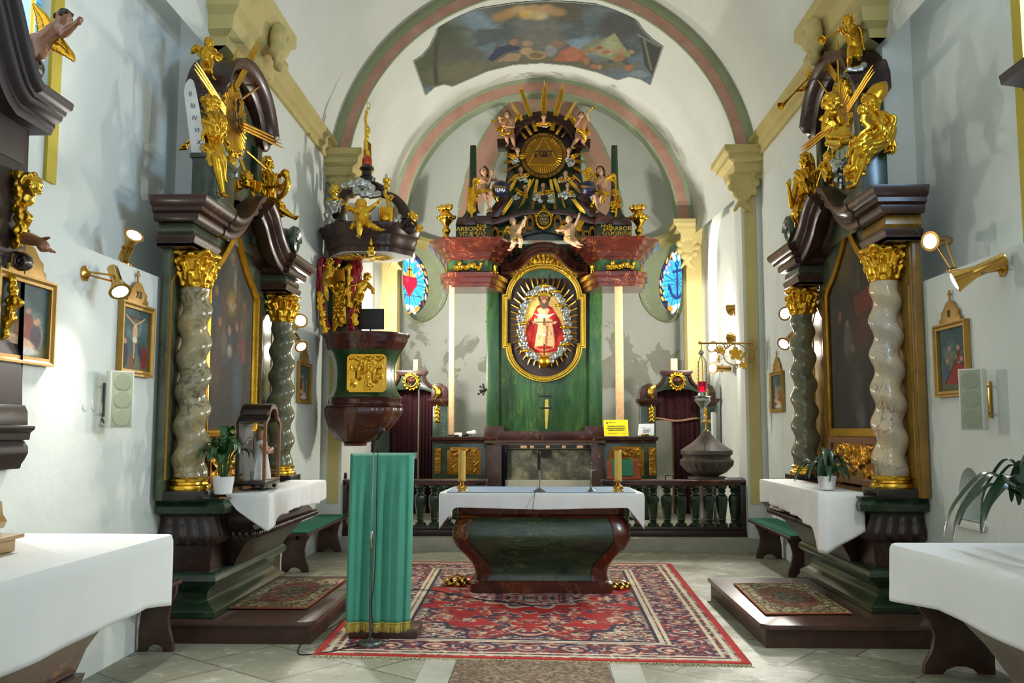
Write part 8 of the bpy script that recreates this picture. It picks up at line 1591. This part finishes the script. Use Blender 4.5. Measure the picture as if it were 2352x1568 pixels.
t = thing('scroll', 'curling gilt scroll held out by the seated high priest', 'scroll', P(1982, 300, 6.9)); s = MB(); R = spl([P(1980, 262, 6.86), P(1976, 276, 6.86), P(1990, 292, 6.86), P(1976, 304, 6.86), P(1966, 322, 6.88)], 6); s.grid([[p, p + V((.1, .06, .02))] for p in R]); s.build('sheet', M['gold'], t, mods=[solid(.01)])
figure('statue', 'gilt prophet with one raised hand on the far shoulder of the right altar', 'statue', dict(head=(1852, 368), neck=(1856, 386), shL=(1836, 398), shR=(1876, 398), pelvis=(1852, 462), elL=(1818, 474, -.1), haL=(1812, 430, -.16), elR=(1872, 432, -.06), haR=(1846, 446, -.16), knL=(1832, 496, -.22), ftL=(1846, 526, -.1), knR=(1846, 498, -.2), ftR=(1863, 522, -.1)), 9.25, .155, 'gold', None, 1, (-.9, -1, 0), robe=[([(1838, 398, 0), (1848, 426, -.1), (1850, 462, -.1)], .5), ([(1874, 398, 0), (1866, 430, -.06), (1856, 462, -.1)], .5), ([(1848, 460, -.1), (1832, 490, -.18), (1840, 516, -.1)], .4), ([(1858, 460, -.08), (1846, 496, -.14), (1858, 516, -.08)], .4), ([(1860, 400, .05), (1880, 410, .08), (1884, 440, .08)], .4)], hair='long')
figure('putto', 'small gilt putto beside the silver cloud on the right altar pediment', 'putto statue', dict(head=(1902, 360), neck=(1902, 370), shL=(1896, 374), shR=(1910, 374), pelvis=(1902, 396), elL=(1892, 384, -.05), haL=(1898, 392, -.08), elR=(1914, 364, -.04), haR=(1914, 354, -.06), knL=(1898, 408, -.08), ftL=(1902, 418), knR=(1906, 408, -.08), ftR=(1906, 420)), 8.0, .09, 'gold', None, 1.15, (0, -1, 0), wings=[((1896, 376, .04), (1888, 372, .04), (1884, 382, .04))])
cloud('silver_cloud', 'silver clouds tumbling down the right altar pediment', [(1924, 384, 15), (1914, 374, 9), (1926, 414, 10), (1934, 430, 7), (1936, 400, 8)], 7.75)
def near_mensa(sg, xf, y0, y1, lab):
 xw = XL if sg < 0 else XR; t = thing('altar_table', lab, 'altar', ((xw + xf) / 2, (y0 + y1) / 2, 0)); inn = -sg
 def ring(o, z): return [V((xw + inn * .02, y0 - o, z)), V((xf + inn * o, y0 - o, z)), V((xf + inn * o, y1 + o, z)), V((xw + inn * .02, y1 + o, z))]
 def body(l, n, m): s = MB(); s.rings([ring(o, z) for z, o in l]); s.build(n, M[m], t, sm=40)
 body([(0, -.16), (.2, -.16), (.24, -.2), (.34, -.22), (.4, -.16), (.44, -.15), (.45, -.2)], 'foot', 'brown_marble')
 body([(.45, -.18), (.55, -.15), (.66, -.09), (.74, -.03), (.8, .0), (.84, .01)], 'sarcophagus', 'wing_marble'); body([(.84, -.02), (.9, -.04), (.97, -.02), (1.0, .02), (1.03, .02)], 'tabletop', 'dark_marble')
near_mensa(-1, -1.98, 1.5, 4.52, 'brown veined marbled altar base under the near left white cloth'); near_mensa(1, 1.82, 1.5, 4.15, 'dark marbled altar base under the near right white cloth')
cloth('altar_cloth', [(XL + .05, 4.74, .02), (-2.3, 4.74, .2), (-1.9, 4.73, .36), (-1.87, 4.69, .35), (-1.88, 4.4, .31), (-1.9, 3.5, .33), (-1.92, 1.5, .33)], 1.04, [(XL + .03, 4.72), (-1.89, 4.7), (-1.93, 1.5), (XL + .03, 1.5)], 'cloth_white', 'large white altar cloth hanging over the near left altar in the foreground', 'tablecloth', amp=.006, freq=4, seed=11)
cloth('altar_cloth', [(XR - .05, 4.47, .02), (2.2, 4.47, .12), (1.7, 4.47, .25), (1.66, 4.42, .26), (1.7, 4.0, .22), (1.73, 3.0, .25), (1.75, 1.5, .25)], 1.04, [(XR - .03, 4.46), (1.67, 4.45), (1.75, 1.5), (XR - .03, 1.5)], 'cloth_white', 'large white altar cloth hanging over the near right altar in the foreground', 'tablecloth', amp=.006, freq=4, seed=12)
plant('potted_plant', 'big leafy plant on the near right altar cloth at the edge of the view', (2.16, 3.95, 1.048), .11, .16, .4, .33, 34, 9, 'leaf_dark', .5, .1)
NR = thing('altar_retable', 'dark shadowed edge of the nearest left altar retable', 'altar retable', (XL + .2, 4.4, 1.3)); Yn = 4.95
def nslab(nm, q, y0, y1, m, bev=.006): s = MB(); g_ = lambda p: V((max(p.x, XL + .006), y1, p.z)); s.prism([g_(P(x, y, Yn)) for x, y in q], (0, y0 - y1, 0), bev); return s.build(nm, M[m], NR)
w0 = 24
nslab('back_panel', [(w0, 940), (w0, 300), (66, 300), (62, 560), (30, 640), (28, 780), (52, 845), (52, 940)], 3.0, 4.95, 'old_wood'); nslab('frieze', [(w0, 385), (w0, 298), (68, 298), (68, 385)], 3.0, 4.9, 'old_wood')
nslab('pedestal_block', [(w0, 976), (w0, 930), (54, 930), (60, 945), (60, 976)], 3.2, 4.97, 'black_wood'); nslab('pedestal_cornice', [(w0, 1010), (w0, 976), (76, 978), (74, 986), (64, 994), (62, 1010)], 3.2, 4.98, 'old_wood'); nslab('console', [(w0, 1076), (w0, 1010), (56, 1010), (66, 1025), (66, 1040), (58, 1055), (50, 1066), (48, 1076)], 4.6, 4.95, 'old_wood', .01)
xs = XL + .0; cz = P(150, 282, 5.02).z; pth = [V((xs, y, z)) for y, z in ((5.06, cz), (4.72, cz), (4.62, cz + .06), (4.5, cz + .22), (4.38, cz + .42), (4.2, cz + .62), (3.9, cz + .74))][::-1]; pth = pth[:1] + spl(pth[:-1], 5)[1:] + pth[-1:]
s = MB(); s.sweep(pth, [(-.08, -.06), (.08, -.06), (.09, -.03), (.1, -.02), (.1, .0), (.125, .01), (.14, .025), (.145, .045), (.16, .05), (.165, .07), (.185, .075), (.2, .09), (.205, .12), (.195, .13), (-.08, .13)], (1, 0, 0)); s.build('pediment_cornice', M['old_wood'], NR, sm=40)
s = MB(); s.lathe([(.01, -.06), (.07, -.06), (.085, 0), (.07, .06), (.01, .06)], P(62, 152, 4.9), 24, None, (0, 1, 0)); s.tube(spiral(P(62, 152, 4.83), EX, EZ, .075, .015, 1.8, 30), .012, 6); s.build('volute', M['black_wood'], NR)
s = MB(); s.lathe([(.01, -.05), (.045, -.05), (.055, 0), (.045, .05), (.01, .05)], P(48, 600, 4.9), 20, None, (0, 1, 0)); s.tube(spiral(P(48, 600, 4.84), EX, EZ, .045, .01, 1.6, 22), .008, 6); s.build('scroll', M['black_wood'], NR)
def orn(pts, nm, r=.03): g = MB(); rn = random.Random(int(pts[0][1])); L = [P(x, y, 4.82) for x, y in pts]; [g.cap(a, b, r, r * .8) for a, b in zip(L[:-1], L[1:])]; [(g.ball(p + V((rn.uniform(-.02, .02), -.02, rn.uniform(-.02, .02))), rn.uniform(.6, 1.1) * r, seg=8), g.tube(spiral(p + V((0, -.03, 0)), EX, EZ, r, r * .3, 1.2, 10, rn.random() * 6), [r * .4, r * .2], 5)) for p in L for _ in (0, 1)]; g.build(nm, M['gold'], NR, sm=60, mods=[remesh(.006, 1)])
orn([(45, 402), (44, 430), (50, 455), (46, 480), (52, 505), (64, 500), (50, 530), (44, 560)], 'gilt_wing', .028); orn([(28, 640), (34, 665), (30, 690), (46, 695), (26, 710), (22, 735), (30, 730), (14, 750), (12, 770)], 'gilt_garland', .022)
t, g = figure('cherub_head', 'gilt curly cherub head in profile on the edge of the nearest left altar', 'cherub', dict(head=(70, 425), neck=(64, 452)), 4.82, .13, 'gold_bright', None, 1.3, (1, -.5, -.1))
t = thing('carved_hand', 'brown carved forearm with open hand reaching out beside the nearest left altar', 'statue', P(60, 552, 4.8)); s = MB(); a, e, h = P(40, 545, 4.9), P(66, 548, 4.8), P(92, 556, 4.72); s.limb([a, e, h], [.04, .036, .026]); d = (P(104, 570, 4.7) - h).normalized(); pm = P(100, 566, 4.7); s.cap(h, pm, .026, .032); w_, n_ = frame(d)
for j in range(4): o = w_ * (j - 1.5) * .021; k1 = pm + o + d * .03; s.limb([pm + o * .7, k1, k1 + (d + n_ * .3).normalized() * (.028, .034, .032, .024)[j]], [.0095, .0085, .007], 6)
s.limb([h + V((.0, 0, .01)), P(104, 548, 4.7), P(113, 546, 4.68)], [.012, .011, .008], 6); s.build('arm', M['skin_dark'], t, sm=180, mods=[remesh(.0036, 1)])
figure('putto', 'brown flesh-coloured putto leaning forward with clasped hands on the nearest left altar', 'putto statue', dict(head=(146, 42), neck=(133, 56), shL=(128, 62), shR=(140, 70), pelvis=(92, 100), elL=(152, 66, -.06), haL=(172, 54, -.08), elR=(146, 82, -.1), haR=(174, 58, -.12), knL=(94, 128, -.1), ftL=(66, 138), knR=(86, 132, .02), ftR=(62, 132, .05)), 4.9, .1, 'skin_dark', 'hair', 1.2, (1, -.5, -.3), wings=[((118, 58, .06), (104, 36, .06), (84, 14, .06)), ((134, 82, 0), (144, 94, 0), (156, 112, 0))], wingm='gold', robe=[([(60, 94, -.1), (52, 104, -.08), (56, 116, -.06)], .3)], robem='silver', vox=.006)
t = thing('altar_step', 'ochre marbled step with a rounded block standing on the near left altar cloth', 'altar step', (-2.55, 3.7, 1.045)); a = PZ(65, 1268, 1.05); a.x -= .09; b = P(65, 1232, a.y).z
s = MB(); s.box(((XL + a.x) / 2 + .02, 3.4, (1.046 + b) / 2 - .004), (a.x - XL - .08, 1.3, b - 1.05), .004); s.box(((XL + a.x) / 2 + .03, 3.4, b - .006), (a.x - XL - .04, 1.34, .02), .006); s.build('step', M['ochre_marble'], t); s = MB(); s.lathe([(.16, 0), (.17, .015), (.165, .03), (.15, .04)], (XL + .42, 3.85, b + .004), 28); s.build('rounded_block', M['ochre_marble'], t)
s = MB(); s.prism([P(x, y, 4.1) for x, y in ((-20, 1212), (-20, 1150), (5, 1150), (8, 1180), (18, 1196), (10, 1212))], (0, -.3, 0), .006); s.build('base_scroll', M['ochre_marble'], t)
NR2 = thing('altar_retable', 'dark cornice corner of the nearest right altar retable', 'altar retable', (XR - .2, 4.4, 3.2)); cz = P(2310, 215, 5.0).z
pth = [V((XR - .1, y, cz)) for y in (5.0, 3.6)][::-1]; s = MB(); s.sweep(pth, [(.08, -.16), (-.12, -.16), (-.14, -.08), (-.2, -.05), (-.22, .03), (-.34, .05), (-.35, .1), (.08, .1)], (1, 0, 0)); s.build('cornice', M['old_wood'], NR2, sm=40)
s = MB(); s.box((XR - .16, 4.2, (1.1 + cz) / 2), (.2, 1.1, cz - 1.3), .01); s.build('back_panel', M['ochre_marble'], NR2)
w = bpy.data.worlds.new('world'); bpy.context.scene.world = w; w.use_nodes = True
bg = w.node_tree.nodes['Background']; bg.inputs[0].default_value = (.78, .86, 1, 1); bg.inputs[1].default_value = .9
vs = bpy.context.scene.view_settings; vs.view_transform = 'Standard'; vs.look = 'None'; vs.exposure = 0.0; vs.gamma = 1
LAMP_W = 60
def spot(loc, tgt, W, size=75, blend=.6, rad=.06, col=(1, .95, .86)):
 l = bpy.data.lights.new('spot', 'SPOT'); l.energy = W; l.spot_size = math.radians(size); l.spot_blend = blend; l.shadow_soft_size = rad; l.color = col
 o = bpy.data.objects.new('spot_light', l); C.objects.link(o); o.location = loc; o.rotation_euler = (V(tgt) - V(loc)).to_track_quat('-Z', 'Y').to_euler(); return o
def point(loc, W, rad=.1, col=(1, .96, .88)):
 l = bpy.data.lights.new('point', 'POINT'); l.energy = W; l.shadow_soft_size = rad; l.color = col
 o = bpy.data.objects.new('point_light', l); C.objects.link(o); o.location = loc; return o
for c, d, lit in LAMPS:
 k = abs(c.y - 14.05) < .12; spot(c, c + (V((-.6, .7, .25)) if k else d), 125 if c.y < 12 else 230 if k else 260, 130 if c.y < 12 else 150 if k else 165, 1, .06)
for z in (2.75, 2.4): spot((X0 - HW + .3, 13.3, z), (.4, 14.0, 3.8), 190, 165, 1, .06)
for z in (3.3, 3.0): spot((X0 - HW + .2, 14.1, z), (X0 - HW + .8, 14.8, z + .25), 230, 150, 1, .06)
l = bpy.data.lights.new('window_daylight', 'AREA'); l.energy = 150; l.color = (.42, .68, 1); l.shape = 'RECTANGLE'; l.size = 1.1; l.size_y = 2.2
o = bpy.data.objects.new('window_daylight', l); C.objects.link(o); o.location = (XR + .46, 5.46, 4.2); o.rotation_euler = (0, PI / 2, 0)
bg.inputs[1].default_value = 1.15; vs.exposure = .45
cy = bpy.context.scene.cycles
cy.max_bounces = 9; cy.diffuse_bounces = 4; cy.glossy_bounces = 3; cy.transmission_bounces = 8; cy.caustics_reflective = False; cy.caustics_refractive = False; cy.sample_clamp_indirect = 6
